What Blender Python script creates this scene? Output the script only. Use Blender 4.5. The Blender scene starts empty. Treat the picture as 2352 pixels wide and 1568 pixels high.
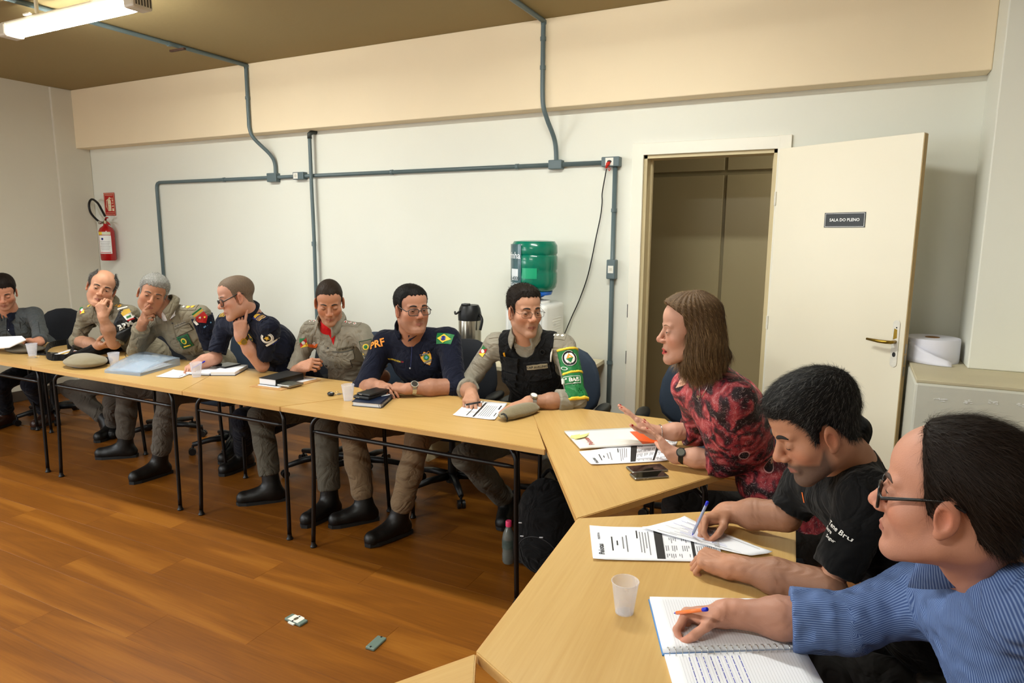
import bpy, bmesh, math, random
import numpy as np
from mathutils import Vector, Matrix
from mathutils.bvhtree import BVHTree

random.seed(7)
rng = np.random.default_rng(7)
SC = bpy.context.scene
COL = SC.collection
A_ = lambda *v: np.array(v, float)
nrm = lambda v: np.asarray(v, float) / (np.linalg.norm(v) + 1e-12)

# ------------------------------------------------------------------ camera
IMG_W, IMG_H, FPX = 2352.0, 1568.0, 1542.0
CAM_Z = 1.632
_y, _p, _r = math.radians(26.8), math.radians(-9.1), math.radians(0.3)
_f = A_(-math.sin(_y) * math.cos(_p), math.cos(_y) * math.cos(_p), math.sin(_p))
_rt = A_(math.cos(_y), math.sin(_y), 0)
_up = np.cross(_rt, _f)
CR = math.cos(_r) * _rt + math.sin(_r) * _up
CU = -math.sin(_r) * _rt + math.cos(_r) * _up
CAM = A_(0, 0, CAM_Z)
cam_data = bpy.data.cameras.new('camera')
cam_data.sensor_width = 36.0
cam_data.lens = FPX / IMG_W * 36.0
cam_data.clip_start = 0.05
cam = bpy.data.objects.new('camera', cam_data)
COL.objects.link(cam)
cam.matrix_world = Matrix(((CR[0], CU[0], -_f[0], 0), (CR[1], CU[1], -_f[1], 0), (CR[2], CU[2], -_f[2], CAM_Z), (0, 0, 0, 1)))
SC.camera = cam

def ray(x, y):
    return CR * ((x - IMG_W / 2) / FPX) - CU * ((y - IMG_H / 2) / FPX) + _f
def pz(x, y, z):
    d = ray(x, y); return CAM + d * ((z - CAM_Z) / d[2])
def py(x, y, Y):
    d = ray(x, y); return CAM + d * (Y / d[1])
def pxx(x, y, X):
    d = ray(x, y); return CAM + d * (X / d[0])
def pd(x, y, dep):
    return CAM + ray(x, y) * dep

# ------------------------------------------------------------------ world, light, exposure
W = bpy.data.worlds.new('world'); SC.world = W
W.use_nodes = True
_bg = W.node_tree.nodes['Background']
_bg.inputs[0].default_value = (0.75, 0.87, 1.0, 1)
_bg.inputs[1].default_value = 1.0
SC.view_settings.view_transform = 'Standard'
SC.view_settings.look = 'None'
SC.view_settings.gamma = 1.0
SC.view_settings.use_curve_mapping = False
SC.view_settings.exposure = -0.37
LAMP_W = 22.0       # watts of each ceiling luminaire
WIN_W = 78.0       # watts of daylight per window

def area_light(name, loc, size, watts, col, rot):
    l = bpy.data.lights.new(name, 'AREA'); l.shape = 'RECTANGLE'
    l.size, l.size_y = size; l.energy = watts; l.color = col
    o = bpy.data.objects.new(name, l); COL.objects.link(o)
    o.location = loc; o.rotation_euler = rot
    return o

X_LEFT, Y_BACK, X_RIGHT, Y_REAR, Z_CEIL = -7.15, 4.42, 1.95, -3.3, 3.03
# daylight enters through windows in the left wall (behind the far end of the tables) and one in the rear wall
SIDE_WINDOWS = [(-2.75, -1.05), (-0.55, 1.15)]
WINDOWS = [(-6.4, -4.4)]
for a, b in SIDE_WINDOWS:
    l = area_light('window_daylight', (X_LEFT + 0.03, (a + b) / 2, 1.78), (1.5, b - a), WIN_W, (0.92, 0.97, 1.0), (0, math.radians(-58), 0)); l.data.spread = math.radians(140)
for a, b in WINDOWS:
    l = area_light('window_daylight', ((a + b) / 2, Y_REAR + 0.03, 1.78), (b - a, 1.5), WIN_W * 1.2, (0.92, 0.97, 1.0), (math.radians(58), 0, 0)); l.data.spread = math.radians(140)

# ------------------------------------------------------------------ materials
def lin(c):
    c = np.asarray(c, float) / 255.0
    return tuple(np.where(c <= 0.04045, c / 12.92, ((c + 0.055) / 1.055) ** 2.4))
MATS = {}
def mat(name, col, rough=0.55, metal=0.0, var=0.07, vscale=9.0, bump=0.0, bscale=80.0, stretch=(1, 1, 1), attr=False, spec=0.5,
        emit=None, alpha=1.0, trans=0.0, ior=1.45, sheen=0.0, coat=0.0):
    if name in MATS: return MATS[name]
    m = bpy.data.materials.new(name); m.use_nodes = True; MATS[name] = m
    nt = m.node_tree; b = nt.nodes['Principled BSDF']; L = nt.links.new
    N = nt.nodes.new
    c = lin(col)
    b.inputs['Roughness'].default_value = rough; b.inputs['Metallic'].default_value = metal
    b.inputs['Specular IOR Level'].default_value = spec; b.inputs['IOR'].default_value = ior
    b.inputs['Transmission Weight'].default_value = trans; b.inputs['Alpha'].default_value = alpha
    b.inputs['Sheen Weight'].default_value = sheen; b.inputs['Coat Weight'].default_value = coat
    tc = N('ShaderNodeTexCoord'); mp = N('ShaderNodeMapping'); mp.inputs['Scale'].default_value = stretch
    L(tc.outputs['Object'], mp.inputs['Vector'])
    nz = N('ShaderNodeTexNoise'); nz.inputs['Scale'].default_value = vscale; nz.inputs['Detail'].default_value = 4
    L(mp.outputs['Vector'], nz.inputs['Vector'])
    mx = N('ShaderNodeMix'); mx.data_type = 'RGBA'
    L(nz.outputs['Fac'], mx.inputs['Factor'])
    if attr:
        va = N('ShaderNodeVertexColor'); va.layer_name = 'Col'
        lo = N('ShaderNodeMix'); lo.data_type = 'RGBA'; lo.blend_type = 'MULTIPLY'; lo.inputs['Factor'].default_value = 1
        L(va.outputs['Color'], lo.inputs['A']); lo.inputs['B'].default_value = (1 - var, 1 - var, 1 - var, 1)
        L(lo.outputs['Result'], mx.inputs['A']); L(va.outputs['Color'], mx.inputs['B'])
    else:
        mx.inputs['A'].default_value = tuple(max(0, x * (1 - var)) for x in c) + (1,)
        mx.inputs['B'].default_value = tuple(min(1, x * (1 + var)) for x in c) + (1,)
    L(mx.outputs['Result'], b.inputs['Base Color'])
    if bump:
        n2 = N('ShaderNodeTexNoise'); n2.inputs['Scale'].default_value = bscale; n2.inputs['Detail'].default_value = 5
        L(mp.outputs['Vector'], n2.inputs['Vector'])
        bp = N('ShaderNodeBump'); bp.inputs['Strength'].default_value = bump; bp.inputs['Distance'].default_value = 0.01
        L(n2.outputs['Fac'], bp.inputs['Height']); L(bp.outputs['Normal'], b.inputs['Normal'])
    if emit:
        b.inputs['Emission Color'].default_value = lin(emit[0]) + (1,); b.inputs['Emission Strength'].default_value = emit[1]
    return m

def wood_mat(name, c1, c2, c3, scale, rough, axis_x=True, grain=1.0, rand=True):
    m = bpy.data.materials.new(name); m.use_nodes = True; MATS[name] = m
    nt = m.node_tree; b = nt.nodes['Principled BSDF']; L = nt.links.new; N = nt.nodes.new
    tc = N('ShaderNodeTexCoord'); oi = N('ShaderNodeObjectInfo')
    mp = N('ShaderNodeMapping'); mp.inputs['Scale'].default_value = (0.35, 3.2, 1) if axis_x else (3.2, 0.35, 1)
    L(tc.outputs['Object'], mp.inputs['Vector'])
    add = N('ShaderNodeVectorMath'); add.operation = 'ADD'
    if rand:
        sc = N('ShaderNodeVectorMath'); sc.operation = 'SCALE'; sc.inputs[0].default_value = (7.3, 3.1, 1.7)
        L(oi.outputs['Random'], sc.inputs['Scale']); L(sc.outputs['Vector'], add.inputs[1])
    L(mp.outputs['Vector'], add.inputs[0])
    n1 = N('ShaderNodeTexNoise'); n1.inputs['Scale'].default_value = scale; n1.inputs['Detail'].default_value = 3; n1.inputs['Distortion'].default_value = 1.2
    L(add.outputs['Vector'], n1.inputs['Vector'])
    mul = N('ShaderNodeMath'); mul.operation = 'MULTIPLY'; mul.inputs[1].default_value = 9 * grain; L(n1.outputs['Fac'], mul.inputs[0])
    sn = N('ShaderNodeMath'); sn.operation = 'SINE'; L(mul.outputs[0], sn.inputs[0])
    st = N('ShaderNodeMapping'); st.inputs['Scale'].default_value = (2, 60, 1) if axis_x else (60, 2, 1); L(tc.outputs['Object'], st.inputs['Vector'])
    n2 = N('ShaderNodeTexNoise'); n2.inputs['Scale'].default_value = 2.2; n2.inputs['Detail'].default_value = 6; L(st.outputs['Vector'], n2.inputs['Vector'])
    ma = N('ShaderNodeMath'); ma.operation = 'MULTIPLY_ADD'; ma.inputs[1].default_value = 0.25; ma.inputs[2].default_value = 0.25; L(sn.outputs[0], ma.inputs[0])
    mb = N('ShaderNodeMath'); mb.operation = 'MULTIPLY_ADD'; mb.inputs[1].default_value = 0.5; L(n2.outputs['Fac'], mb.inputs[0]); L(ma.outputs[0], mb.inputs[2])
    cr = N('ShaderNodeValToRGB'); e = cr.color_ramp.elements
    e[0].position = 0.15; e[0].color = lin(c1) + (1,); e[1].position = 0.9; e[1].color = lin(c3) + (1,)
    k = cr.color_ramp.elements.new(0.5); k.color = lin(c2) + (1,)
    L(mb.outputs[0], cr.inputs['Fac']); L(cr.outputs['Color'], b.inputs['Base Color'])
    b.inputs['Roughness'].default_value = rough; b.inputs['Specular IOR Level'].default_value = 0.22
    return m

# ------------------------------------------------------------------ mesh helpers
def raw(name, verts, faces, m=None, parent=None, smooth=False, cols=None, mats=None, midx=None):
    me = bpy.data.meshes.new(name)
    me.from_pydata([tuple(map(float, v)) for v in verts], [], [tuple(map(int, f)) for f in faces])
    return link(name, me, m, parent, smooth, cols, mats, midx)
def link(name, me, m=None, parent=None, smooth=False, cols=None, mats=None, midx=None):
    o = bpy.data.objects.new(name, me); COL.objects.link(o)
    if parent is not None:
        o.parent = parent; o.matrix_parent_inverse = parent.matrix_world.inverted()
    if mats:
        for q in mats: me.materials.append(q)
        if midx is not None: me.polygons.foreach_set('material_index', np.asarray(midx, np.int32))
    elif m: me.materials.append(m)
    if smooth: me.polygons.foreach_set('use_smooth', np.ones(len(me.polygons), bool))
    if cols is not None:
        at = me.color_attributes.new('Col', 'FLOAT_COLOR', 'POINT')
        c4 = np.ones((len(cols), 4), np.float32); c4[:, :3] = cols
        at.data.foreach_set('color', c4.ravel())
    me.update()
    return o
def fast_mesh(name, V, F):
    me = bpy.data.meshes.new(name); n = len(V); q = len(F); k = F.shape[1]
    me.vertices.add(n); me.vertices.foreach_set('co', np.asarray(V, np.float32).ravel())
    me.loops.add(q * k); me.loops.foreach_set('vertex_index', np.asarray(F, np.int32).ravel())
    me.polygons.add(q); me.polygons.foreach_set('loop_start', np.arange(0, q * k, k, dtype=np.int32))
    me.update(calc_edges=True)
    return me
def tag(o, label, cat, group=None, kind=None):
    o['label'] = label; o['category'] = cat
    if group: o['group'] = group
    if kind: o['kind'] = kind
    return o
def structure(o, label=None, cat=None):
    o['kind'] = 'structure'
    if label: o['label'] = label
    if cat: o['category'] = cat
    return o
def empty(name, loc=(0, 0, 0), rz=0.0):
    o = bpy.data.objects.new(name, None); COL.objects.link(o)
    o.location = loc; o.rotation_euler = (0, 0, rz); o.empty_display_size = 0.05
    o.matrix_world = Matrix.Translation(Vector(loc)) @ Matrix.Rotation(rz, 4, 'Z')
    return o
def copy_tree(o, parent=None):
    c = o.copy(); COL.objects.link(c); c.parent = parent
    for ch in [x for x in o.children]: copy_tree(ch, c)
    return c
def place(o, loc, rz):
    o.location = loc; o.rotation_euler = (0, 0, rz)

class MB:
    """collects shapes into one mesh (world or local coordinates)"""
    def __init__(s): s.bm = bmesh.new()
    def box(s, c, size, R=None, bevel=0.0, seg=2):
        r = bmesh.ops.create_cube(s.bm, size=1.0)
        vs = r['verts']
        M = Matrix.Translation(Vector(c)) @ (Matrix(R).to_4x4() if R is not None else Matrix.Identity(4)) @ Matrix.Diagonal((*size, 1))
        bmesh.ops.transform(s.bm, matrix=M, verts=vs)
        if bevel:
            ed = list({e for v in vs for e in v.link_edges})
            bmesh.ops.bevel(s.bm, geom=ed, offset=bevel, segments=seg, affect='EDGES', profile=0.5)
        return s
    def cyl(s, a, b, r0, r1=None, n=16, caps=True):
        a = Vector(a); b = Vector(b); d = b - a; L = d.length
        q = d.to_track_quat('Z', 'Y').to_matrix().to_4x4()
        r = bmesh.ops.create_cone(s.bm, cap_ends=caps, segments=n, radius1=r0, radius2=r0 if r1 is None else r1, depth=L)
        bmesh.ops.transform(s.bm, matrix=Matrix.Translation((a + b) / 2) @ q, verts=r['verts'])
        return s
    def sph(s, c, r, R=None, u=16, v=10):
        q = bmesh.ops.create_uvsphere(s.bm, u_segments=u, v_segments=v, radius=1.0)
        rr = (r, r, r) if np.isscalar(r) else r
        M = Matrix.Translation(Vector(c)) @ (Matrix(R).to_4x4() if R is not None else Matrix.Identity(4)) @ Matrix.Diagonal((*rr, 1))
        bmesh.ops.transform(s.bm, matrix=M, verts=q['verts'])
        return s
    def tube(s, pts, r, n=10, closed=False, caps=True):
        P = [np.asarray(p, float) for p in pts]; m = len(P)
        rs = [r] * m if np.isscalar(r) else list(r)
        T = []
        for i in range(m):
            if closed: t = P[(i + 1) % m] - P[i - 1]
            else: t = P[min(i + 1, m - 1)] - P[max(i - 1, 0)]
            T.append(nrm(t))
        u = np.cross(T[0], A_(0, 0, 1)); u = nrm(u) if np.linalg.norm(u) > 1e-3 else A_(1, 0, 0)
        rings = []
        for i in range(m):
            u = nrm(u - T[i] * np.dot(u, T[i])); w = np.cross(T[i], u)
            rings.append([s.bm.verts.new(P[i] + rs[i] * (math.cos(2 * math.pi * j / n) * u + math.sin(2 * math.pi * j / n) * w)) for j in range(n)])
        for i in range(m if closed else m - 1):
            a, b = rings[i], rings[(i + 1) % m]
            for j in range(n): s.bm.faces.new((a[j], a[(j + 1) % n], b[(j + 1) % n], b[j]))
        if caps and not closed:
            s.bm.faces.new(rings[0][::-1]); s.bm.faces.new(rings[-1])
        return s
    def prism(s, pts, z0, z1):
        lo = [s.bm.verts.new((p[0], p[1], z0)) for p in pts]; hi = [s.bm.verts.new((p[0], p[1], z1)) for p in pts]
        s.bm.faces.new(hi); s.bm.faces.new(lo[::-1]); n = len(pts)
        for i in range(n): s.bm.faces.new((lo[i], lo[(i + 1) % n], hi[(i + 1) % n], hi[i]))
        return s
    def lathe(s, prof, c=(0, 0, 0), n=24, closed=False):
        rings = []
        for r, z in prof:
            rings.append([s.bm.verts.new((c[0] + r * math.cos(2 * math.pi * j / n), c[1] + r * math.sin(2 * math.pi * j / n), c[2] + z)) for j in range(n)])
        for a, b in zip(rings, rings[1:]):
            for j in range(n): s.bm.faces.new((a[j], a[(j + 1) % n], b[(j + 1) % n], b[j]))
        if closed:
            s.bm.faces.new(rings[0][::-1]); s.bm.faces.new(rings[-1])
        return s
    def xform(s, M):
        bmesh.ops.transform(s.bm, matrix=M, verts=s.bm.verts); return s
    def build(s, name, m, parent=None, smooth=False, auto=None):
        bmesh.ops.recalc_face_normals(s.bm, faces=s.bm.faces)
        me = bpy.data.meshes.new(name); s.bm.to_mesh(me); s.bm.free()
        o = link(name, me, m, parent, smooth)
        if smooth and auto:
            me.set_sharp_from_angle(angle=math.radians(auto))
        return o

def catmull(P, k=6, closed=False):
    P = [np.asarray(p, float) for p in P]; out = []; n = len(P)
    for i in range(n if closed else n - 1):
        p0 = P[i - 1] if (closed or i > 0) else P[i]; p1 = P[i]; p2 = P[(i + 1) % n]
        p3 = P[(i + 2) % n] if (closed or i + 2 < n) else p2
        for j in range(k):
            t = j / k
            out.append(0.5 * (2 * p1 + (p2 - p0) * t + (2 * p0 - 5 * p1 + 4 * p2 - p3) * t * t + (3 * p1 - p0 - 3 * p2 + p3) * t ** 3))
    if not closed: out.append(P[-1])
    return out

_tc = {}
def text2d(s, size, bold=0.0, align='CENTER'):
    """flat letters as (verts2d, faces)"""
    key = (s, size, bold, align)
    if key in _tc: return _tc[key]
    cu = bpy.data.curves.new('t', 'FONT'); cu.body = s; cu.size = size; cu.align_x = align; cu.align_y = 'CENTER'
    cu.fill_mode = 'FRONT'; cu.offset = bold; cu.resolution_u = 2
    o = bpy.data.objects.new('t', cu); COL.objects.link(o)
    dg = bpy.context.evaluated_depsgraph_get(); dg.update()
    me = bpy.data.meshes.new_from_object(o.evaluated_get(dg))
    V = np.array([v.co[:2] for v in me.vertices]).reshape(-1, 2); F = [tuple(p.vertices) for p in me.polygons]
    bpy.data.objects.remove(o); bpy.data.curves.remove(cu); bpy.data.meshes.remove(me)
    _tc[key] = (V, F); return V, F
def poly2d(pts, cuts=0):
    bm = bmesh.new(); f = bm.faces.new([bm.verts.new((p[0], p[1], 0)) for p in pts])
    bmesh.ops.triangulate(bm, faces=[f])
    for _ in range(cuts): bmesh.ops.subdivide_edges(bm, edges=bm.edges[:], cuts=1, use_grid_fill=True)
    bm.verts.index_update()
    V = np.array([v.co[:2] for v in bm.verts]); F = [tuple(v.index for v in q.verts) for q in bm.faces]; bm.free()
    return V, F
def rect2d(w, h, cx=0, cy=0, nx=1, ny=1):
    V = np.array([(cx - w / 2 + w * i / nx, cy - h / 2 + h * j / ny) for j in range(ny + 1) for i in range(nx + 1)])
    F = [(j * (nx + 1) + i, j * (nx + 1) + i + 1, (j + 1) * (nx + 1) + i + 1, (j + 1) * (nx + 1) + i) for j in range(ny) for i in range(nx)]
    return V, F
def disc2d(r, cx=0, cy=0, n=20, ry=None, r0=0.0):
    ry = r if ry is None else ry
    V = []; F = []
    rad = [r0 + (r - r0) * q / 4 for q in range(5)]
    for q in rad:
        for j in range(n): V.append((cx + q * math.cos(2 * math.pi * j / n), cy + q * ry / r * math.sin(2 * math.pi * j / n)))
    for a in range(4):
        for j in range(n): F.append((a * n + j, a * n + n + j, a * n + n + (j + 1) % n, a * n + (j + 1) % n))
    return np.array(V), F
def shift2d(s, dx, dy): return s[0] + np.array([dx, dy]), s[1]
def star2d(r, k=5, cx=0, cy=0, q=0.42):
    return poly2d([(cx + (r if i % 2 == 0 else r * q) * math.sin(math.pi * i / k), cy + (r if i % 2 == 0 else r * q) * math.cos(math.pi * i / k)) for i in range(2 * k)])
def flat(name, layers, O, U, V, parent, n=None):
    """layers [(shape2d, material, height)] laid on the plane O + u U + v V"""
    U = nrm(U); V = nrm(V); Nn = np.cross(U, V) if n is None else nrm(n)
    vs = []; fs = []; ms = []; mi = []
    for sh, m, h in layers:
        if m not in ms: ms.append(m)
        b = len(vs)
        for p in sh[0]: vs.append(O + U * p[0] + V * p[1] + Nn * h)
        for f in sh[1]: fs.append([b + i for i in f]); mi.append(ms.index(m))
    return raw(name, vs, fs, None, parent, False, None, ms, mi)

# ================================================================== the setting
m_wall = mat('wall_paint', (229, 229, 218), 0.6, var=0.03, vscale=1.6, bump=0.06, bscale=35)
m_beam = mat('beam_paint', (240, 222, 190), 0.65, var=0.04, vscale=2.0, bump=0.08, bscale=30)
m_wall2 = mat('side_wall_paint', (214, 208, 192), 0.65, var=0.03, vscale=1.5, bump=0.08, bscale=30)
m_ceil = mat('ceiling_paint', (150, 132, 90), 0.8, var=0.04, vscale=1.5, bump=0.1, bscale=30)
m_floor = wood_mat('floor_laminate', (112, 64, 15), (134, 80, 21), (152, 96, 31), 1.5, 0.42, grain=1.25)
m_trimw = mat('door_paint', (238, 230, 208), 0.35, var=0.03, vscale=3, bump=0.03, bscale=20)
m_frame = mat('door_frame_paint', (240, 236, 222), 0.35, var=0.03, vscale=3)
m_edge = mat('door_edge_wood', (176, 150, 104), 0.6, var=0.15, vscale=14)
m_plinth = mat('plinth_paint', (206, 205, 192), 0.6, var=0.06, vscale=3, bump=0.2, bscale=18)
m_plinthtop = mat('plinth_top', (196, 186, 156), 0.6, var=0.12, vscale=5, bump=0.1, bscale=20)

fl = MB().box(((X_LEFT + X_RIGHT) / 2, (Y_REAR + Y_BACK) / 2, -0.054), (X_RIGHT - X_LEFT + 0.4, Y_BACK - Y_REAR + 0.4, 0.1)).build('floor', m_floor)
structure(fl, 'orange-brown wood laminate floor with swirling grain', 'floor')
PL, PW = 1.32, 0.192
pm = MB().box((0, 0, -0.003), (PL - 0.0007, PW - 0.0007, 0.006), bevel=0.0004, seg=1).build('plank', m_floor, fl)
pmesh = pm.data; first = True
row = 0; y = 0.86
while y < 4.4:
    x = -7.05 + (row * 0.47) % PL - PL
    while x < -0.2:
        cx = x + PL / 2
        if X_LEFT + PL / 2 + 0.005 < cx < 0.6:
            o = pm if first else pm.copy()
            if not first: COL.objects.link(o); o.parent = fl
            o.location = (cx, y, 0); first = False
        x += PL
    y += PW; row += 1
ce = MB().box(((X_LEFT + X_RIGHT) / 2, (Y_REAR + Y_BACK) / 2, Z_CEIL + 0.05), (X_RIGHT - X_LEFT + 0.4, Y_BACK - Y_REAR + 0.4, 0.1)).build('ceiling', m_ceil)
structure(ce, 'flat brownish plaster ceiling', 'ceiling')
DX0, DX1, DZ = -1.275, -0.452, 2.145
wb = MB()
T = 0.14; yc = Y_BACK + T / 2
wb.box(((X_LEFT - 0.2 + DX0) / 2, yc, Z_CEIL / 2), (DX0 - X_LEFT + 0.2, T, Z_CEIL))
wb.box(((DX1 + 1.0) / 2, yc, Z_CEIL / 2), (1.0 - DX1, T, Z_CEIL))
wb.box(((DX0 + DX1) / 2, yc, (DZ + Z_CEIL) / 2), (DX1 - DX0, T, Z_CEIL - DZ))
structure(wb.build('wall_back', m_wall), 'long off-white back wall with conduits and a door', 'wall')
structure(MB().box(((X_LEFT + 0.551) / 2, (4.28 + Y_BACK) / 2, (2.465 + Z_CEIL) / 2), (0.551 - X_LEFT, Y_BACK - 4.28, Z_CEIL - 2.465), bevel=0.006).build('trim_1', m_beam), 'cream plaster beam running along the top of the back wall', 'beam')
wl = MB(); ys_ = [Y_REAR] + [q for w_ in SIDE_WINDOWS for q in w_] + [Y_BACK]
for i in range(0, len(ys_), 2): wl.box((X_LEFT - 0.05, (ys_[i] + ys_[i + 1]) / 2, Z_CEIL / 2), (0.1, ys_[i + 1] - ys_[i], Z_CEIL))
for a, b in SIDE_WINDOWS: wl.box((X_LEFT - 0.05, (a + b) / 2, 0.5), (0.1, b - a, 1.0)).box((X_LEFT - 0.05, (a + b) / 2, 2.79), (0.1, b - a, 0.48))
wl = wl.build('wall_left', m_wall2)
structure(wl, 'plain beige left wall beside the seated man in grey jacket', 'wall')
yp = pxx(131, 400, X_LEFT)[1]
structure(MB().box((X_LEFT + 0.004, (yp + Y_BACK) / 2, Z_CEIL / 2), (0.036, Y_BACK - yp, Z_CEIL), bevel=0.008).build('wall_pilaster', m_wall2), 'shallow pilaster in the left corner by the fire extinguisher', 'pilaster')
structure(MB().box((X_LEFT + 0.008, (Y_REAR + yp) / 2, 0.05), (0.016, yp - Y_REAR, 0.1)).build('baseboard_left', mat('baseboard', (70, 60, 50), 0.5)), 'dark low baseboard along the left wall', 'baseboard')
# right corner: column on a plinth, side wall, soffit
structure(MB().box(((0.551 + 1.0) / 2, (4.0 + Y_BACK) / 2, (0.975 + Z_CEIL) / 2), (1.0 - 0.551, Y_BACK - 4.0, Z_CEIL - 0.975), bevel=0.006).build('wall_column', m_wall), 'off-white square column standing on the corner plinth', 'column')
pl = MB().box(((0.297 + 1.0) / 2, (3.575 + Y_BACK) / 2, 0.48), (1.0 - 0.297, Y_BACK - 3.575, 0.96), bevel=0.012).build('wall_plinth', m_plinth)
structure(pl, 'waist-high painted masonry plinth in the right corner', 'plinth')
MB().box(((0.302 + 1.0) / 2, (3.58 + 4.0) / 2 + 0.21, 0.9665), (1.0 - 0.302, 0.84, 0.017), bevel=0.004).build('top_ledge', m_plinthtop, pl)
m_scuff = mat('white_paint_daub', (242, 243, 240), 0.6)
for px_, py_, sx in ((2155, 917, 0.042), (2218, 922, 0.04), (2277, 924, 0.032), (2345, 931, 0.04)):
    c = py(px_, py_, 3.574); lay = []
    r_ = random.Random(px_)
    for k in range(9):
        w_ = sx * r_.uniform(0.15, 0.5); u_ = r_.uniform(-sx / 2, sx / 2); v_ = r_.uniform(-0.008, 0.008)
        lay.append((poly2d([(u_, v_), (u_ + w_, v_ + r_.uniform(-.003, .003)), (u_ + w_ * .8, v_ + 0.0035), (u_ + 0.1 * w_, v_ + 0.003)]), m_scuff, 0.0006 + k * 0.0001))
    flat('paint_daub', lay, c, A_(1, 0, 0), A_(0, 0, 1), pl, n=A_(0, -1, 0))
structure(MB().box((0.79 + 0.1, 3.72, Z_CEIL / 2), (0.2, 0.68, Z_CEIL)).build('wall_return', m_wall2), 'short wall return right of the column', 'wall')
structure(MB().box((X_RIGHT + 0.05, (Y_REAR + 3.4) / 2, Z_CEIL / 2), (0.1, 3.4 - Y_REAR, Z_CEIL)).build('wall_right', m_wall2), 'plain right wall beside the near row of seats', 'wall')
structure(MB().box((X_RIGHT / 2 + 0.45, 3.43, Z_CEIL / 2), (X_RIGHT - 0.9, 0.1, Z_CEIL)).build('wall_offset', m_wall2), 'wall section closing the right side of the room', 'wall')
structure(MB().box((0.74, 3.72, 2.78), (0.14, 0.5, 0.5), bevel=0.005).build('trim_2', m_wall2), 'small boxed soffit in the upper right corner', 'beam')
# rear wall, window frames
rw = MB(); xs = [X_LEFT] + [q for w_ in WINDOWS for q in w_] + [X_RIGHT]
for i in range(0, len(xs), 2):
    rw.box(((xs[i] + xs[i + 1]) / 2, Y_REAR - 0.05, Z_CEIL / 2), (xs[i + 1] - xs[i], 0.1, Z_CEIL))
for a, b in WINDOWS:
    rw.box(((a + b) / 2, Y_REAR - 0.05, 0.5), (b - a, 0.1, 1.0)); rw.box(((a + b) / 2, Y_REAR - 0.05, 2.79), (b - a, 0.1, 0.48))
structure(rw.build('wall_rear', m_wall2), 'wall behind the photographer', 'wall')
m_wf = mat('window_frame', (210, 212, 214), 0.4)
for i, (a, b) in enumerate(WINDOWS):
    f = MB()
    for q in (a, (a + b) / 2, b): f.box((q, Y_REAR - 0.05, 1.775), (0.05, 0.05, 1.55))
    for z in (1.0, 2.55): f.box(((a + b) / 2, Y_REAR - 0.05, z), (b - a, 0.05, 0.05))
    structure(f.build('window_%d' % (i + 1), m_wf), 'aluminium window frame in the rear wall', 'window')
for i, (a, b) in enumerate(SIDE_WINDOWS):
    f = MB()
    for q in (a, (a + b) / 2, b): f.box((X_LEFT - 0.05, q, 1.775), (0.05, 0.05, 1.55))
    for z in (1.0, 2.55): f.box((X_LEFT - 0.05, (a + b) / 2, z), (0.05, b - a, 0.05))
    structure(f.build('window_%d' % (i + 2), m_wf), 'aluminium window frame in the left wall, %s' % ('farther from the tables', 'nearer the tables')[i], 'window')
# corridor behind the door
m_panel = mat('corridor_panel', (178, 164, 126), 0.32, var=0.05, vscale=2.5)
m_rail = mat('corridor_rail', (150, 138, 104), 0.4)
YC = 5.75
cw = MB().box((-1.4, YC + 0.06, 1.55), (5.2, 0.06, 3.1)).build('wall_corridor', m_rail); structure(cw, 'panelled partition seen through the open doorway', 'wall')
zr = py(1600, 399, YC)[2]; xv = py(1662, 480, YC)[0]
for x0, x1 in ((xv - 2.4, xv - 1.25), (xv - 1.22, xv - 0.012), (xv + 0.012, xv + 1.22)):
    MB().box(((x0 + x1) / 2, YC + 0.022, zr / 2 - 0.008), (x1 - x0, 0.02, zr - 0.016), bevel=0.004).build('panel', m_panel, cw)
    MB().box(((x0 + x1) / 2, YC + 0.022, (zr + 3.0) / 2 + 0.01), (x1 - x0, 0.02, 3.0 - zr - 0.02), bevel=0.004).build('panel', m_panel, cw)
structure(MB().box((-1.4, (Y_BACK + YC) / 2 + 0.07, -0.05), (5.2, YC - Y_BACK - 0.14, 0.1)).build('floor_corridor', m_floor), 'corridor floor beyond the doorway', 'floor')
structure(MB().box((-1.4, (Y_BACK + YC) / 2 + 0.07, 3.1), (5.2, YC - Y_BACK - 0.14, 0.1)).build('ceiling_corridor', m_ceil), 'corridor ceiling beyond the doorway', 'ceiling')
structure(MB().box((-4.0, (Y_BACK + YC) / 2 + 0.07, 1.5), (0.1, YC - Y_BACK - 0.14, 3.0)).build('wall_corridor_end', m_wall2), 'end wall of the corridor', 'wall')
structure(MB().box((1.2, (Y_BACK + YC) / 2 + 0.07, 1.5), (0.1, YC - Y_BACK - 0.14, 3.0)).build('wall_corridor_far_end', m_wall2), 'far end wall of the corridor', 'wall')
area_light('corridor_lamp', (0.35, 5.1, 2.9), (1.0, 0.15), 16.0, (1.0, 0.95, 0.85), (0, 0, 0))

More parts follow.
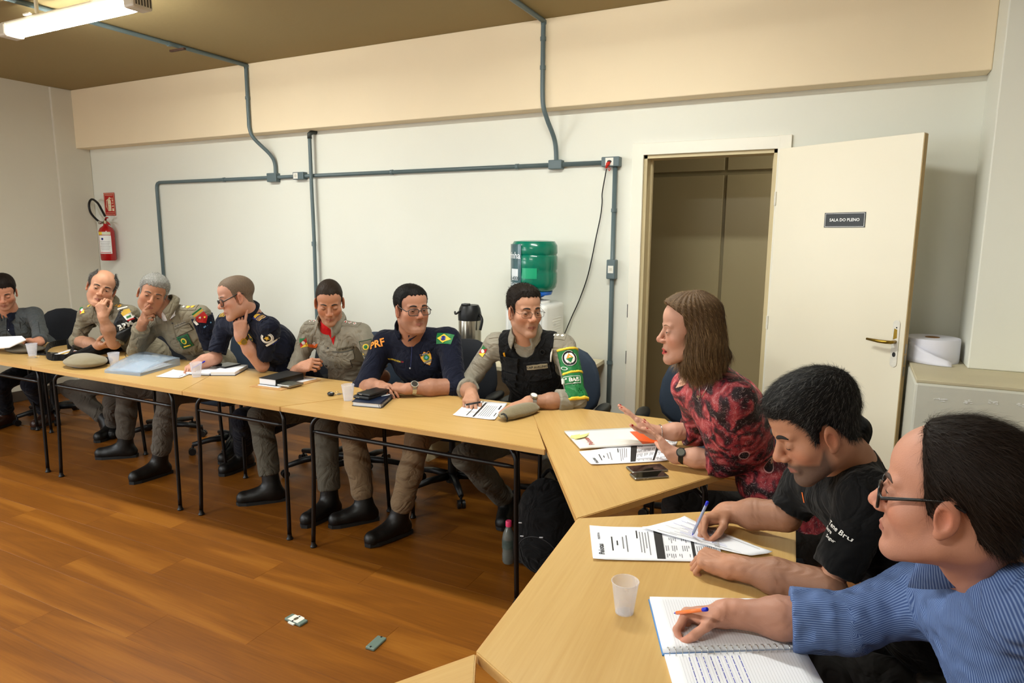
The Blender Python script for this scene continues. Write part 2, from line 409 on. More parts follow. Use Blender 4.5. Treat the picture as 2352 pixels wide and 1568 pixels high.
# door
d1 = empty('door_1', (DX1, Y_BACK, 0)); structure(d1, 'cream flush door standing open beside the woman', 'door')
fr = MB()
fo = 0.075
fr.box((DX0 - fo / 2 + 0.003, Y_BACK - 0.008, (DZ + fo) / 2), (fo, 0.022, DZ + fo), bevel=0.003)
fr.box((DX1 + fo / 2 - 0.003, Y_BACK - 0.008, (DZ + fo) / 2), (fo, 0.022, DZ + fo), bevel=0.003)
fr.box(((DX0 + DX1) / 2, Y_BACK - 0.0085, DZ + fo / 2 - 0.003), (DX1 - DX0 + 0.02, 0.022, fo), bevel=0.003)
fr.build('architrave', m_frame, d1)
jb = MB()
for xx in (DX0 + 0.012, DX1 - 0.012): jb.box((xx, Y_BACK + 0.07, DZ / 2), (0.024, 0.135, DZ))
jb.box(((DX0 + DX1) / 2, Y_BACK + 0.07, DZ - 0.012), (DX1 - DX0, 0.135, 0.024))
for xx in (DX0 + 0.03, DX1 - 0.03): jb.box((xx, Y_BACK + 0.1, DZ / 2), (0.014, 0.03, DZ))
jb.build('jamb', mat('jamb_paint', (206, 190, 150), 0.5, var=0.06), d1)
hinge = A_(DX1 + 0.005, Y_BACK - 0.022, 0); free = A_(0.256, 4.0, 0)
du = nrm(free - hinge); dn = A_(du[1], -du[0], 0); dn = dn if dn[1] < 0 else -dn
LW = 0.82; LT = 0.036
RL = np.stack([du, -dn, A_(0, 0, 1)], 1)
MB().box(hinge + du * LW / 2 - dn * LT / 2 + A_(0, 0, 1.075), (LW - 0.006, LT, 2.13), R=RL.tolist(), bevel=0.002).build('leaf', m_trimw, d1)
MB().box(hinge + du * (LW - 0.0015) - dn * LT / 2 + A_(0, 0, 1.075), (0.004, LT - 0.003, 2.12), R=RL.tolist()).build('edge_strip', m_edge, d1)
def on_door(u, z, h=0.0): return hinge + du * u + A_(0, 0, z) + dn * h
def door_uv(x, y):
    d = ray(x, y); t = np.dot(hinge - CAM, dn) / np.dot(d, dn); P = CAM + d * t
    return float(np.dot(P - hinge, du)), float(P[2])
pu, pzv = door_uv(2056, 789)
m_plate = mat('worn_white_metal', (226, 222, 210), 0.35, var=0.25, vscale=30)
m_brass = mat('old_brass', (150, 122, 48), 0.32, 0.9, var=0.25, vscale=20)
m_blackp = mat('black_plastic', (16, 16, 17), 0.42, var=0.1)
pp = [(0.018 * math.cos(a) * 1.0, (0.105 if math.sin(a) > 0 else -0.105) + 0.02 * math.sin(a)) for a in np.linspace(0, 2 * math.pi, 20, endpoint=False)]
flat('handle_plate', [(poly2d(pp), m_plate, 0.0035), (disc2d(0.004, 0.002, 0.085, 10), m_blackp, 0.004), (disc2d(0.009, 0, -0.058, 14, 0.013), m_blackp, 0.004),
      (poly2d([(-0.012, 0.02), (0.008, 0.03), (0.006, 0.075), (-0.01, 0.08)]), m_brass, 0.0038)], on_door(pu, pzv), du, A_(0, 0, 1), d1, n=dn)
hz = door_uv(2045, 783)[1]
MB().tube([on_door(pu, hz, 0.0), on_door(pu, hz, 0.045), on_door(pu - 0.02, hz, 0.055), on_door(pu - 0.06, hz, 0.057), on_door(pu - 0.125, hz + 0.004, 0.052)], [0.009, 0.009, 0.0095, 0.009, 0.0065], 12).build('handle', m_brass, d1, True)
for k, zz in enumerate((1.02, 0.96, 0.9)):
    MB().box(on_door(LW + 0.0008, zz + 0.03, -LT / 2), (0.002, 0.016, 0.05), R=RL.tolist()).build('lock_plate', mat('lock_steel', (150, 146, 130), 0.35, 0.7), d1)
for zz in (0.35, 1.1, 1.85):
    MB().cyl(hinge + A_(-0.004, 0.002, zz - 0.04), hinge + A_(-0.004, 0.002, zz + 0.04), 0.007).build('hinge', m_plate, d1)
for zz in (0.8, 1.12):
    MB().box((DX0 - 0.0715, Y_BACK - 0.012, zz), (0.004, 0.018, 0.09)).build('strike_plate', m_blackp, d1)
# door sign
su, sz = door_uv(1940, 505); ua, _ = door_uv(1893, 505); ub, _ = door_uv(1987, 505); sw = ub - ua; sh = sw * 0.345
m_signk = mat('sign_black', (24, 26, 24), 0.35); m_white = mat('print_white', (240, 240, 238), 0.5, var=0.02)
ds = flat('door_sign', [(rect2d(sw, sh), m_signk, 0.003), (rect2d(sw * 0.95, sh * 0.026, 0, sh * 0.44), m_white, 0.0034), (rect2d(sw * 0.95, sh * 0.026, 0, -sh * 0.44), m_white, 0.0034),
      (rect2d(sh * 0.026, sh * 0.88, sw * 0.475, 0), m_white, 0.0034), (rect2d(sh * 0.026, sh * 0.88, -sw * 0.475, 0), m_white, 0.0034),
      (text2d('SALA DO PLENO', sw * 0.098, 0.0006), m_white, 0.0036)], on_door(su, sz), du, A_(0, 0, 1), None, n=dn)
tag(ds, 'small black sign reading SALA DO PLENO stuck on the open door', 'sign')

# ================================================================== ceiling lights
m_lampbody = mat('lamp_housing', (226, 218, 200), 0.4, var=0.04)
m_lampend = mat('lamp_end', (200, 192, 176), 0.45)
m_diff = mat('lamp_diffuser', (255, 255, 255), 0.3, emit=((252, 255, 248), 105.0))
def ceiling_light(x, y, label):
    t = empty('ceiling_light', (x, y, 2.84)); L = 1.27
    MB().box((x, y, 2.885), (L, 0.1, 0.045), bevel=0.012).build('housing', m_lampbody, t)
    prof = [(-0.055, 0.012), (-0.05, -0.012), (-0.025, -0.026), (0.025, -0.026), (0.05, -0.012), (0.055, 0.012)]
    vs = []; fs = []
    for sx in (-L / 2 + 0.06, L / 2 - 0.1):
        for p in prof: vs.append((x + sx, y + p[0], 2.85 + p[1]))
    n = len(prof)
    for i in range(n - 1): fs.append((i, i + 1, n + i + 1, n + i))
    fs += [tuple(range(n))[::-1], tuple(range(n, 2 * n))]
    raw('diffuser', vs, fs, m_diff, t)
    for s in (-1, 1):
        e = MB().box((x + s * (L / 2 - 0.02), y, 2.862), (0.09, 0.118, 0.08), bevel=0.014).build('end_cap', m_lampend, t)
        g = MB()
        for k in range(6): g.box((x + s * (L / 2 + 0.0255), y - 0.042 + k * 0.017, 2.862), (0.002, 0.005, 0.05))
        g.build('vent_slots', m_blackp, e)
    for s in (-0.32, 0.32):
        MB().box((x + s, y, 2.912), (0.07, 0.13, 0.012), bevel=0.004).cyl((x + s, y, 2.915), (x + s, y, 3.03), 0.011).build('bracket', m_lampbody, t)
    tag(t, label, 'ceiling light', 'fluorescent ceiling lights')
    area_light('luminaire_glow', (x, y, 2.815), (1.1, 0.1), LAMP_W, (0.97, 1.0, 0.95), (0, 0, 0))
    return t
ceiling_light(-4.19, 2.55, 'white fluorescent ceiling light, lit, at the upper left above the tables')
ceiling_light(-1.2, 2.55, 'white fluorescent ceiling light above the woman, out of frame')
ceiling_light(-4.19, -0.6, 'white fluorescent ceiling light behind the photographer on the left')
ceiling_light(-1.2, -0.6, 'white fluorescent ceiling light behind the photographer on the right')

# ================================================================== conduits
m_cond = mat('conduit_grey', (92, 108, 112), 0.38, var=0.08, vscale=12)
m_condw = mat('socket_white', (232, 230, 220), 0.4)
YW = Y_BACK - 0.022; RC = 0.0155
ec = empty('electrical_conduit', (-4.6, Y_BACK, 2.1))
def W2(x, y, off=0.022): return py(x, y, Y_BACK - off)
ZH = 2.105
xa = W2(360, 430)[0]; xb = W2(1413, 383)[0]
def pipe(pts, par=ec, r=RC, nm='pipe'): return MB().tube(pts, r, 12).build(nm, m_cond, par, True)
def bend(p, q, r, rad=0.05): pass
pipe([A_(xa, YW, 0.02), A_(xa, YW, ZH - 0.05), A_(xa + 0.005, YW, ZH - 0.025), A_(xa + 0.018, YW, ZH - 0.008), A_(xa + 0.045, YW, ZH), A_(xb, YW, ZH)])
pipe([A_(xb, YW, ZH), A_(xb, YW, 0.02)])
# ceiling drop one: along the ceiling, down the beam, swan-neck back to the wall
x2 = -4.66; YB = 4.28 - 0.018
pipe(catmull([A_(x2, -0.2, 3.012), A_(x2, 2.5, 3.012), A_(x2, YB - 0.06, 3.012), A_(x2, YB - 0.005, 2.995), A_(x2, YB, 2.93), A_(x2, YB, 2.6), A_(x2 + 0.004, YB, 2.5), A_(x2 + 0.03, YB + 0.02, 2.42), A_(x2 + 0.11, YW - 0.03, 2.3), A_(x2 + 0.135, YW, 2.22), A_(x2 + 0.135, YW, ZH)], 5))
x4 = -1.935
pipe(catmull([A_(x4, 2.0, 3.012), A_(x4, YB - 0.06, 3.012), A_(x4, YB - 0.005, 2.995), A_(x4, YB, 2.93), A_(x4, YB, 2.7), A_(x4 + 0.004, YB, 2.5), A_(x4 + 0.02, YB + 0.03, 2.4), A_(x4 + 0.045, YW - 0.02, 2.26), A_(x4 + 0.05, YW, ZH)], 5))
def box_(c, s, nm='junction_box', m=None): return MB().box(c, s, bevel=0.006).build(nm, m or m_cond, ec)
box_((x2 + 0.115, YW - 0.004, ZH - 0.002), (0.11, 0.055, 0.075))
jb2 = box_((W2(690, 405)[0], YW - 0.004, ZH + 0.002), (0.12, 0.055, 0.062))
flat('socket_plate', [(rect2d(0.05, 0.048), m_condw, 0.001), (disc2d(0.014, n=16), mat('socket_grey', (205, 203, 190), 0.4), 0.0014)], A_(W2(685, 405)[0], YW - 0.0318, ZH + 0.002), A_(1, 0, 0), A_(0, 0, 1), jb2, n=A_(0, -1, 0))
box_((x4 + 0.05, YW - 0.004, ZH), (0.1, 0.055, 0.062))
jb3 = box_((xb - 0.025, YW - 0.004, ZH + 0.002), (0.125, 0.06, 0.064))
flat('socket_plate', [(rect2d(0.055, 0.05), m_condw, 0.001), (disc2d(0.016, n=16, ry=0.01), m_blackp, 0.0015)], A_(xb - 0.03, YW - 0.034, ZH + 0.002), A_(1, 0, 0), A_(0, 0, 1), jb3, n=A_(0, -1, 0))
zs = W2(1403, 618)[2]
jb4 = box_((xb, YW - 0.006, zs), (0.062, 0.06, 0.13))
flat('socket_plate', [(rect2d(0.038, 0.05), m_condw, 0.001), (rect2d(0.02, 0.02), mat('socket_grey', (205, 203, 190), 0.4), 0.0014)], A_(xb, YW - 0.036, zs), A_(1, 0, 0), A_(0, 0, 1), jb4, n=A_(0, -1, 0))
for c, d_ in (((W2(515, 414)[0], YW, ZH), 0), ((W2(900, 393)[0], YW, ZH), 0), ((W2(1188, 380)[0], YW, ZH), 0), ((xb, YW, W2(1405, 483)[2]), 2), ((xb, YW, W2(1397, 832)[2]), 2), ((x2, YB, 2.75), 2), ((x4, YB, 2.72), 2), ((x2, 3.55, 3.012), 1), ((x4, YB, 2.9), 2)):
    v = [A_(1, 0, 0), A_(0, 1, 0), A_(0, 0, 1)][d_]
    MB().cyl(np.array(c) - v * 0.012, np.array(c) + v * 0.012, RC + 0.004, n=14).build('clamp', m_cond, ec, True, 40)
MB().box((x2 + 0.0, 3.62, 2.985), (0.16, 0.02, 0.014)).build('clamp_strap', mat('rust', (70, 44, 30), 0.7), ec)
tag(ec, 'grey conduit piping with junction boxes running over the back wall and ceiling', 'conduit')
e3 = empty('riser_pipe', (W2(719, 387)[0], Y_BACK, 0))
x3 = W2(719, 350)[0]
MB().tube(catmull([A_(x3, YW - 0.033, 0.02), A_(x3, YW - 0.033, 1.0), A_(x3 + 0.004, YW - 0.033, 1.6), A_(x3, YW - 0.033, 2.0), A_(x3, YW - 0.033, 2.42)], 5), RC, 12).build('pipe', m_cond, e3, True)
MB().tube([A_(x3, YW - 0.033, 2.40), A_(x3, YW - 0.033, 2.435), A_(x3 + 0.012, YW - 0.012, 2.455), A_(x3 + 0.02, Y_BACK, 2.458)], RC + 0.004, 12).build('elbow', mat('conduit_dark', (52, 58, 56), 0.5), e3, True)
MB().cyl((x3, YW - 0.033, W2(729, 565)[2]), (x3, YW - 0.033, W2(729, 560)[2] + 0.02), RC + 0.004, n=14).build('clamp', m_cond, e3)
tag(e3, 'single grey riser pipe on the back wall behind the man in red undershirt', 'pipe')
# black cable with red connector
cb = empty('power_cable', tuple(W2(1394, 378)))
m_cable = mat('cable_black', (14, 14, 15), 0.45); m_red = mat('plug_red', (205, 40, 22), 0.4)
MB().tube(catmull([W2(1393, 388, .05), W2(1388, 415, .05), W2(1383, 445, .03), W2(1383, 465, .03), W2(1379, 498, .03), W2(1369, 545, .03), W2(1360, 590, .03), W2(1348, 640, .03), W2(1330, 690, .03), W2(1312, 730, .03), W2(1296, 768, .06)], 4), 0.0038, 8).build('cord', m_cable, cb, True)
MB().tube([W2(1400, 373, .05), W2(1396, 376, .07), W2(1392, 386, .06)], [0.011, 0.012, 0.007], 10).build('plug', m_red, cb, True)
MB().tube(catmull([W2(1395, 384, .06), W2(1401, 386, .06), W2(1400, 392, .06), W2(1396, 388, .06)], 4), 0.002, 6).build('loop', m_red, cb)
tag(cb, 'black power cable with red plug hanging from the socket above the water cooler', 'cable')

# ================================================================== tables
m_top = wood_mat('table_laminate', (180, 140, 80), (193, 155, 93), (205, 170, 110), 1.1, 0.32, grain=0.6)
m_band = wood_mat('table_edge', (190, 144, 82), (202, 158, 96), (212, 170, 108), 1.1, 0.4, grain=0.5)
m_steel = mat('black_tube', (13, 13, 14), 0.34, 0.2, var=0.1)
TZ, TL, TS, TD = 0.75, 1.485, 0.743, 0.632
def make_table():
    t = empty('trapezoid_table')
    c = [(-TL / 2, 0), (TL / 2, 0), (TS / 2, TD), (-TS / 2, TD)]
    def inset(k):
        f = k * 1.732 
        return [(-TL / 2 + f, k), (TL / 2 - f, k), (TS / 2 - k * 0.577, TD - k), (-TS / 2 + k * 0.577, TD - k)]
    top = MB().prism(c, TZ - 0.026, TZ); bmesh.ops.bevel(top.bm, geom=top.bm.edges[:], offset=0.0018, segments=2, affect='EDGES')
    o = top.build('tabletop', m_top, t)
    band = MB()
    for i in range(4):
        a = np.array(c[i]); b = np.array(c[(i + 1) % 4]); u = (b - a) / np.linalg.norm(b - a); n = np.array([u[1], -u[0]])
        m_ = (a + b) / 2 + n * 0.0006
        band.box((m_[0], m_[1], TZ - 0.013), (np.linalg.norm(b - a) - 0.006, 0.0016, 0.0225), R=Matrix.Rotation(math.atan2(u[1], u[0]), 3, 'Z'))
    band.build('edge_band', m_band, t)
    for sx, lx, ly, sy in ((-1, 0.585, 0.05, 1), (1, 0.585, 0.05, 1), (-1, 0.335, TD - 0.06, -1), (1, 0.335, TD - 0.06, -1)):
        x = sx * lx; fx = x + sx * 0.012; fy = ly - sy * 0.012
        pts = catmull([A_(fx, fy, 0.022), A_(x, ly, 0.4), A_(x, ly, 0.62), A_(x - sx * 0.008, ly + sy * 0.004, 0.675), A_(x - sx * 0.05, ly + sy * 0.02, 0.711), A_(x - sx * 0.14, ly + sy * 0.06, 0.711)], 5)
        lg = MB().tube(pts, 0.0112, 12).build('leg', m_steel, t, True)
        MB().lathe([(0.0, 0.0), (0.016, 0.0), (0.018, 0.006), (0.0115, 0.018), (0.0115, 0.032)], (fx, fy, 0)).build('foot_cap', m_blackp, lg, True, 40)
    for lx, ly in ((0.585, 0.05), (0.335, TD - 0.06)):
        MB().tube([A_(-lx, ly, 0.63), A_(-lx + 0.05, ly, 0.63), A_(lx - 0.05, ly, 0.63), A_(lx, ly, 0.63)], [0.006, 0.0105, 0.0105, 0.006], 10).build('crossbar', m_steel, t, True)
    return t
table0 = make_table(); _first = [True]
def table(cx, cy, ang, label):
    """(cx, cy): middle of the long edge; ang: direction of local +x"""
    t = table0 if _first[0] else copy_tree(table0); _first[0] = False
    place(t, (cx, cy, 0), ang); tag(t, label, 'table', 'trapezoid meeting tables'); return t
YF = 2.455
table(-1.826, YF, 0, 'pale wood trapezoid table holding the navy spiral notebook and folded beret')
table(-4.062, YF, 0, 'pale wood trapezoid table holding the transparent blue folder and khaki beret')
table(-2.948, YF + TD, math.pi, 'pale wood trapezoid table holding the clipboard with black book')
table(-5.178, YF + TD, math.pi, 'pale wood trapezoid table holding the flat beret and cup, far left')
table(-6.30, YF, 0, 'pale wood trapezoid table in front of the man in grey jacket')
u4 = nrm(A_(-0.524, 0.852, 0)); n4 = A_(0.715, 1.877, 0) * A_(-1, 1, 0); c4 = n4 + u4 * TL / 2
table(c4[0], c4[1], math.atan2(-u4[1], -u4[0]), 'pale wood trapezoid table with two phones in front of the woman')
table(-0.055, 1.557, math.atan2(0.997, -0.076), 'pale wood trapezoid table shared by the two men writing in the foreground')
u6 = nrm(A_(-0.53, -0.85, 0)); c6 = A_(-0.655, 1.132, 0) + u6 * TL / 2
table(c6[0], c6[1], math.atan2(u6[1], u6[0]), 'pale wood trapezoid table corner at the bottom edge of the picture')

# ================================================================== office chairs
m_fab = mat('chair_fabric', (26, 29, 36), 0.85, var=0.12, vscale=30, bump=0.15, bscale=300)
m_fabb = mat('chair_fabric_blue', (44, 56, 72), 0.8, var=0.1, vscale=30, bump=0.15, bscale=300)
m_chair = mat('chair_plastic', (15, 16, 18), 0.45, var=0.1)
def cushion(w, d, h, power=3.0, n=20, crown=0.25):
    vs = []; fs = []
    rings = [(0.0, -1), (0.55, -1), (0.9, -0.85), (1.0, -0.3), (1.0, 0.3), (0.9, 0.85), (0.55, 1.05), (0.0, 1.0 + crown * 0)]
    for q, z in rings:
        for j in range(n):
            a = 2 * math.pi * j / n; ca, sa = math.cos(a), math.sin(a)
            k = (abs(ca) ** power + abs(sa) ** power) ** (-1 / power)
            vs.append((w / 2 * q * k * ca, d / 2 * q * k * sa, h / 2 * z))
    for i in range(len(rings) - 1):
        for j in range(n): fs.append((i * n + j, i * n + (j + 1) % n, (i + 1) * n + (j + 1) % n, (i + 1) * n + j))
    return np.array(vs), fs
def make_chair(fab, arms):
    t = empty('office_chair')          # faces local -y
    V, F = cushion(0.47, 0.45, 0.075); V[:, 2] += 0.445 - 0.02 * (V[:, 1] < -0.15)
    raw('seat', V, F, fab, t, True)
    V, F = cushion(0.44, 0.42, 0.06, 2.6); B = V.copy()
    B[:, 0] = V[:, 0] * (1 - 0.1 * (V[:, 1] / 0.21)); B[:, 2] = 0.74 + V[:, 1]; B[:, 1] = 0.255 + V[:, 2] + 0.12 * (V[:, 1]) * 0.5 - 0.9 * V[:, 0] ** 2
    raw('backrest', B, F, fab, t, True)
    MB().tube(catmull([A_(0, 0.05, 0.395), A_(0, 0.24, 0.4), A_(0, 0.305, 0.47), A_(0, 0.31, 0.62), A_(0, 0.305, 0.75)], 4), [0.02] * 17, 10).build('back_bracket', m_chair, t, True)
    MB().box((0, 0, 0.392), (0.22, 0.24, 0.03), bevel=0.008).build('seat_plate', m_chair, t)
    MB().cyl((0, 0, 0.09), (0, 0, 0.26), 0.03).cyl((0, 0, 0.25), (0, 0, 0.385), 0.02).build('gas_column', m_chair, t, True, 40)
    MB().cyl((0, 0, 0.065), (0, 0, 0.125), 0.042).build('hub', m_chair, t, True, 40)
    for k in range(5):
        a = 2 * math.pi * k / 5 + 0.3; ca, sa = math.cos(a), math.sin(a)
        b = MB().tube([A_(0.03 * ca, 0.03 * sa, 0.105), A_(0.16 * ca, 0.16 * sa, 0.1), A_(0.285 * ca, 0.285 * sa, 0.078)], [0.026, 0.022, 0.017], 8).build('base_spoke', m_chair, t, True)
        w = MB()
        for s in (-1, 1):
            p = A_(0.29 * ca - s * 0.014 * sa, 0.29 * sa + s * 0.014 * ca, 0.026)
            w.cyl(p - A_(-sa, ca, 0) * 0.009, p + A_(-sa, ca, 0) * 0.009, 0.026, n=16)
        w.cyl((0.285 * ca, 0.285 * sa, 0.03), (0.285 * ca, 0.285 * sa, 0.075), 0.008)
        w.build('caster', m_blackp, b, True, 40)
    if arms:
        for s in (-1, 1):
            MB().tube(catmull([A_(s * 0.12, 0.03, 0.392), A_(s * 0.26, 0.03, 0.395), A_(s * 0.29, 0.03, 0.45), A_(s * 0.29, 0.02, 0.63)], 4), 0.017, 8).build('arm_post', m_chair, t, True)
            V, F = cushion(0.075, 0.25, 0.036, 2.4); V[:, 0] += s * 0.29; V[:, 2] += 0.645
            raw('armrest', V, F, m_chair, t, True)
    return t
chair_a = make_chair(m_fab, True); chair_b = make_chair(m_fabb, True); _ca = {'a': True, 'b': True}
def chair(kind, x, y, rz, label):
    src = chair_a if kind == 'a' else chair_b
    o = src if _ca[kind] else copy_tree(src); _ca[kind] = False
    place(o, (x, y, 0), rz); tag(o, label, 'chair', 'swivel office chairs around the tables'); return o

# ================================================================== implicit-surface modelling
class SDF:
    def __init__(s, h): s.h = h; s.ops = []; s.disp = None
    def rc(s, a, b, ra, rb, k=0.02, m=1):
        a = np.asarray(a, float); b = np.asarray(b, float); R = max(ra, rb)
        s.ops.append(('rc', np.minimum(a, b) - R, np.maximum(a, b) + R, k, m, (a, b, ra, rb))); return s
    def cy(s, a, b, ra, rb, k=0.01, m=1):
        a = np.asarray(a, float); b = np.asarray(b, float); R = max(ra, rb)
        s.ops.append(('cy', np.minimum(a, b) - R, np.maximum(a, b) + R, k, m, (a, b, ra, rb))); return s
    def el(s, c, r, R=None, k=0.02, m=1):
        c = np.asarray(c, float); r = np.asarray(r, float) * np.ones(3); Q = float(r.max())
        ext = r if R is None else np.abs(np.asarray(R)) @ r
        s.ops.append(('el', c - ext, c + ext, k, m, (c, r, None if R is None else np.asarray(R, float)))); return s
    def pl(s, n, p, k=0.004, lo=None, hi=None):
        """keep the side where n.(x-p) < 0"""
        s.ops.append(('pl', lo, hi, k, -2, (nrm(n), np.asarray(p, float)))); return s
    def bounds(s, pad):
        lo = np.min([o[1] for o in s.ops if o[4] == 1], 0) - pad; hi = np.max([o[2] for o in s.ops if o[4] == 1], 0) + pad
        return lo, hi
    def grid(s, lo, hi):
        s.lo = lo; s.n = np.ceil((hi - lo) / s.h).astype(int) + 1
        s.ax = [(lo[i] + s.h * np.arange(s.n[i])).astype(np.float32) for i in range(3)]
        s.D = np.full(s.n, 1.0, np.float32)
    def run(s, ops):
        h = s.h
        for kind, lo, hi, k, m, P in ops:
            sl = []
            for i in range(3):
                if lo is None: sl.append(slice(0, s.n[i])); continue
                mg = k + 3 * h
                i0 = max(0, int((lo[i] - mg - s.lo[i]) / h)); i1 = min(int(s.n[i]), int((hi[i] + mg - s.lo[i]) / h) + 2)
                sl.append(slice(i0, max(i0, i1)))
            sl = tuple(sl)
            if any(q.stop <= q.start for q in sl): continue
            X = s.ax[0][sl[0]][:, None, None]; Y = s.ax[1][sl[1]][None, :, None]; Z = s.ax[2][sl[2]][None, None, :]
            if kind in ('rc', 'cy'):
                a, b, ra, rb = P; ba = (b - a).astype(np.float32); L2 = float(ba @ ba) + 1e-12
                px, py_, pz_ = X - a[0], Y - a[1], Z - a[2]
                t = (px * ba[0] + py_ * ba[1] + pz_ * ba[2]) / L2
                tc = np.clip(t, 0, 1)
                if kind == 'rc':
                    d = np.sqrt((px - tc * ba[0]) ** 2 + (py_ - tc * ba[1]) ** 2 + (pz_ - tc * ba[2]) ** 2) - (ra + (rb - ra) * tc)
                else:
                    d = np.sqrt(np.maximum((px - t * ba[0]) ** 2 + (py_ - t * ba[1]) ** 2 + (pz_ - t * ba[2]) ** 2, 0)) - (ra + (rb - ra) * tc)
                    d = np.maximum(d, (np.abs(t - 0.5) - 0.5) * math.sqrt(L2))
            elif kind == 'el':
                c, r, R = P
                x, y, z = X - c[0], Y - c[1], Z - c[2]
                if R is not None:
                    x, y, z = (x * R[0, 0] + y * R[1, 0] + z * R[2, 0], x * R[0, 1] + y * R[1, 1] + z * R[2, 1], x * R[0, 2] + y * R[1, 2] + z * R[2, 2])
                k0 = np.sqrt((x / r[0]) ** 2 + (y / r[1]) ** 2 + (z / r[2]) ** 2)
                k1 = np.sqrt((x / r[0] ** 2) ** 2 + (y / r[1] ** 2) ** 2 + (z / r[2] ** 2) ** 2) + 1e-9
                d = k0 * (k0 - 1) / k1
            else:
                n, p = P; d = (X - p[0]) * n[0] + (Y - p[1]) * n[1] + (Z - p[2]) * n[2]
            D = s.D[sl]
            if m == 1:
                w = np.clip(0.5 + 0.5 * (d - D) / k, 0, 1); s.D[sl] = d + (D - d) * w - k * w * (1 - w)
            else:
                e = -d if m == -1 else d
                w = np.clip(0.5 - 0.5 * (e - D) / k, 0, 1); s.D[sl] = e + (D - e) * w + k * w * (1 - w)
    def mesh(s, pad=0.02):
        s.grid(*s.bounds(pad)); s.run(s.ops)
        if s.disp is not None:
            s.D += s.disp(s.ax[0][:, None, None], s.ax[1][None, :, None], s.ax[2][None, None, :]).astype(np.float32)
        return surfnet(s.D, s.lo, s.h)

def surfnet(D, lo, h):
    D = np.clip(D, -2.5 * h, 2.5 * h)
    D[0] = D[-1] = h; D[:, 0] = D[:, -1] = h; D[:, :, 0] = D[:, :, -1] = h
    S = D < 0
    cnt = np.zeros(np.array(D.shape) - 1, np.int8); nx, ny, nz = cnt.shape
    off = [(i, j, k) for i in (0, 1) for j in (0, 1) for k in (0, 1)]
    for i, j, k in off: cnt += S[i:i + nx, j:j + ny, k:k + nz]
    act = (cnt > 0) & (cnt < 8)
    idx = np.argwhere(act)
    if len(idx) == 0: return np.zeros((0, 3)), np.zeros((0, 4), int)
    val = {o: D[idx[:, 0] + o[0], idx[:, 1] + o[1], idx[:, 2] + o[2]] for o in off}
    acc = np.zeros((len(idx), 3)); c = np.zeros(len(idx))
    for o in off:
        for ax in range(3):
            if o[ax]: continue
            q = list(o); q[ax] = 1; q = tuple(q)
            v0, v1 = val[o], val[q]; m = (v0 < 0) != (v1 < 0)
            t = np.where(m, v0 / np.where(m, v0 - v1, 1), 0)
            p = np.tile(np.array(o, float), (len(idx), 1)); p[:, ax] += t
            acc[m] += p[m]; c[m] += 1
    V = lo + h * (idx + acc / c[:, None])
    I = np.full(act.shape, -1, np.int32); I[act] = np.arange(len(idx))
    F = []
    for ax in range(3):
        a, b = [(1, 2), (2, 0), (0, 1)][ax]
        sl0 = [slice(1, -1)] * 3; sl1 = [slice(1, -1)] * 3
        sl0[ax] = slice(0, -1); sl1[ax] = slice(1, None)
        s0 = S[tuple(sl0)]; s1 = S[tuple(sl1)]
        e = np.argwhere(s0 != s1); off0 = np.ones(3, int); off0[ax] = 0; e0 = e + off0
        fl = s0[tuple(e.T)]
        da = np.zeros(3, int); da[a] = 1; db = np.zeros(3, int); db[b] = 1
        g = lambda q: I[q[:, 0], q[:, 1], q[:, 2]]
        Q = np.stack([g(e0 - da - db), g(e0 - db), g(e0), g(e0 - da)], 1)
        Q[~fl] = Q[~fl][:, ::-1]
        F.append(Q)
    F = np.concatenate(F); F = F[(F >= 0).all(1)]
    return V, F

def fold_noise(amp, freq, seed, axis=(0, 0, 1)):
    r = np.random.default_rng(seed); ks = []
    for i in range(6):
        d = nrm(r.normal(size=3) + np.array(axis) * 1.2); f = freq * r.uniform(0.6, 1.7)
        ks.append((d * f, r.uniform(0, 6.28), r.uniform(0.5, 1)))
    w = r.normal(size=3) * freq * 0.25
    def fn(X, Y, Z):
        wob = 1.3 * np.sin(X * w[0] + Y * w[1] + Z * w[2])
        o = 0
        for d, p, a in ks: o = o + a * np.sin(X * d[0] + Y * d[1] + Z * d[2] + p + wob)
        o = o / 3.0
        return amp * (0.45 * o + 1.1 * np.abs(o) - 0.35)
    return fn

# ================================================================== people
def frame(fwd, up=(0, 0, 1), roll=0.0):
    """columns: right, forward, up"""
    f = nrm(fwd); r = nrm(np.cross(f, up)); u = np.cross(r, f)
    if roll:
        c, s_ = math.cos(roll), math.sin(roll); r, u = c * r + s_ * u, -s_ * r + c * u
    return np.stack([r, f, u], 1)
def ik(a, c, l1, l2, pole):
    d = c - a; L = np.linalg.norm(d)
    if L > (l1 + l2) * 0.995: k = L / ((l1 + l2) * 0.995); l1 *= k; l2 *= k
    x = (l1 * l1 - l2 * l2 + L * L) / (2 * L); h = math.sqrt(max(0, l1 * l1 - x * x)); u = d / L
    p = np.asarray(pole, float); p = nrm(p - u * np.dot(p, u))
    return a + u * x + p * h

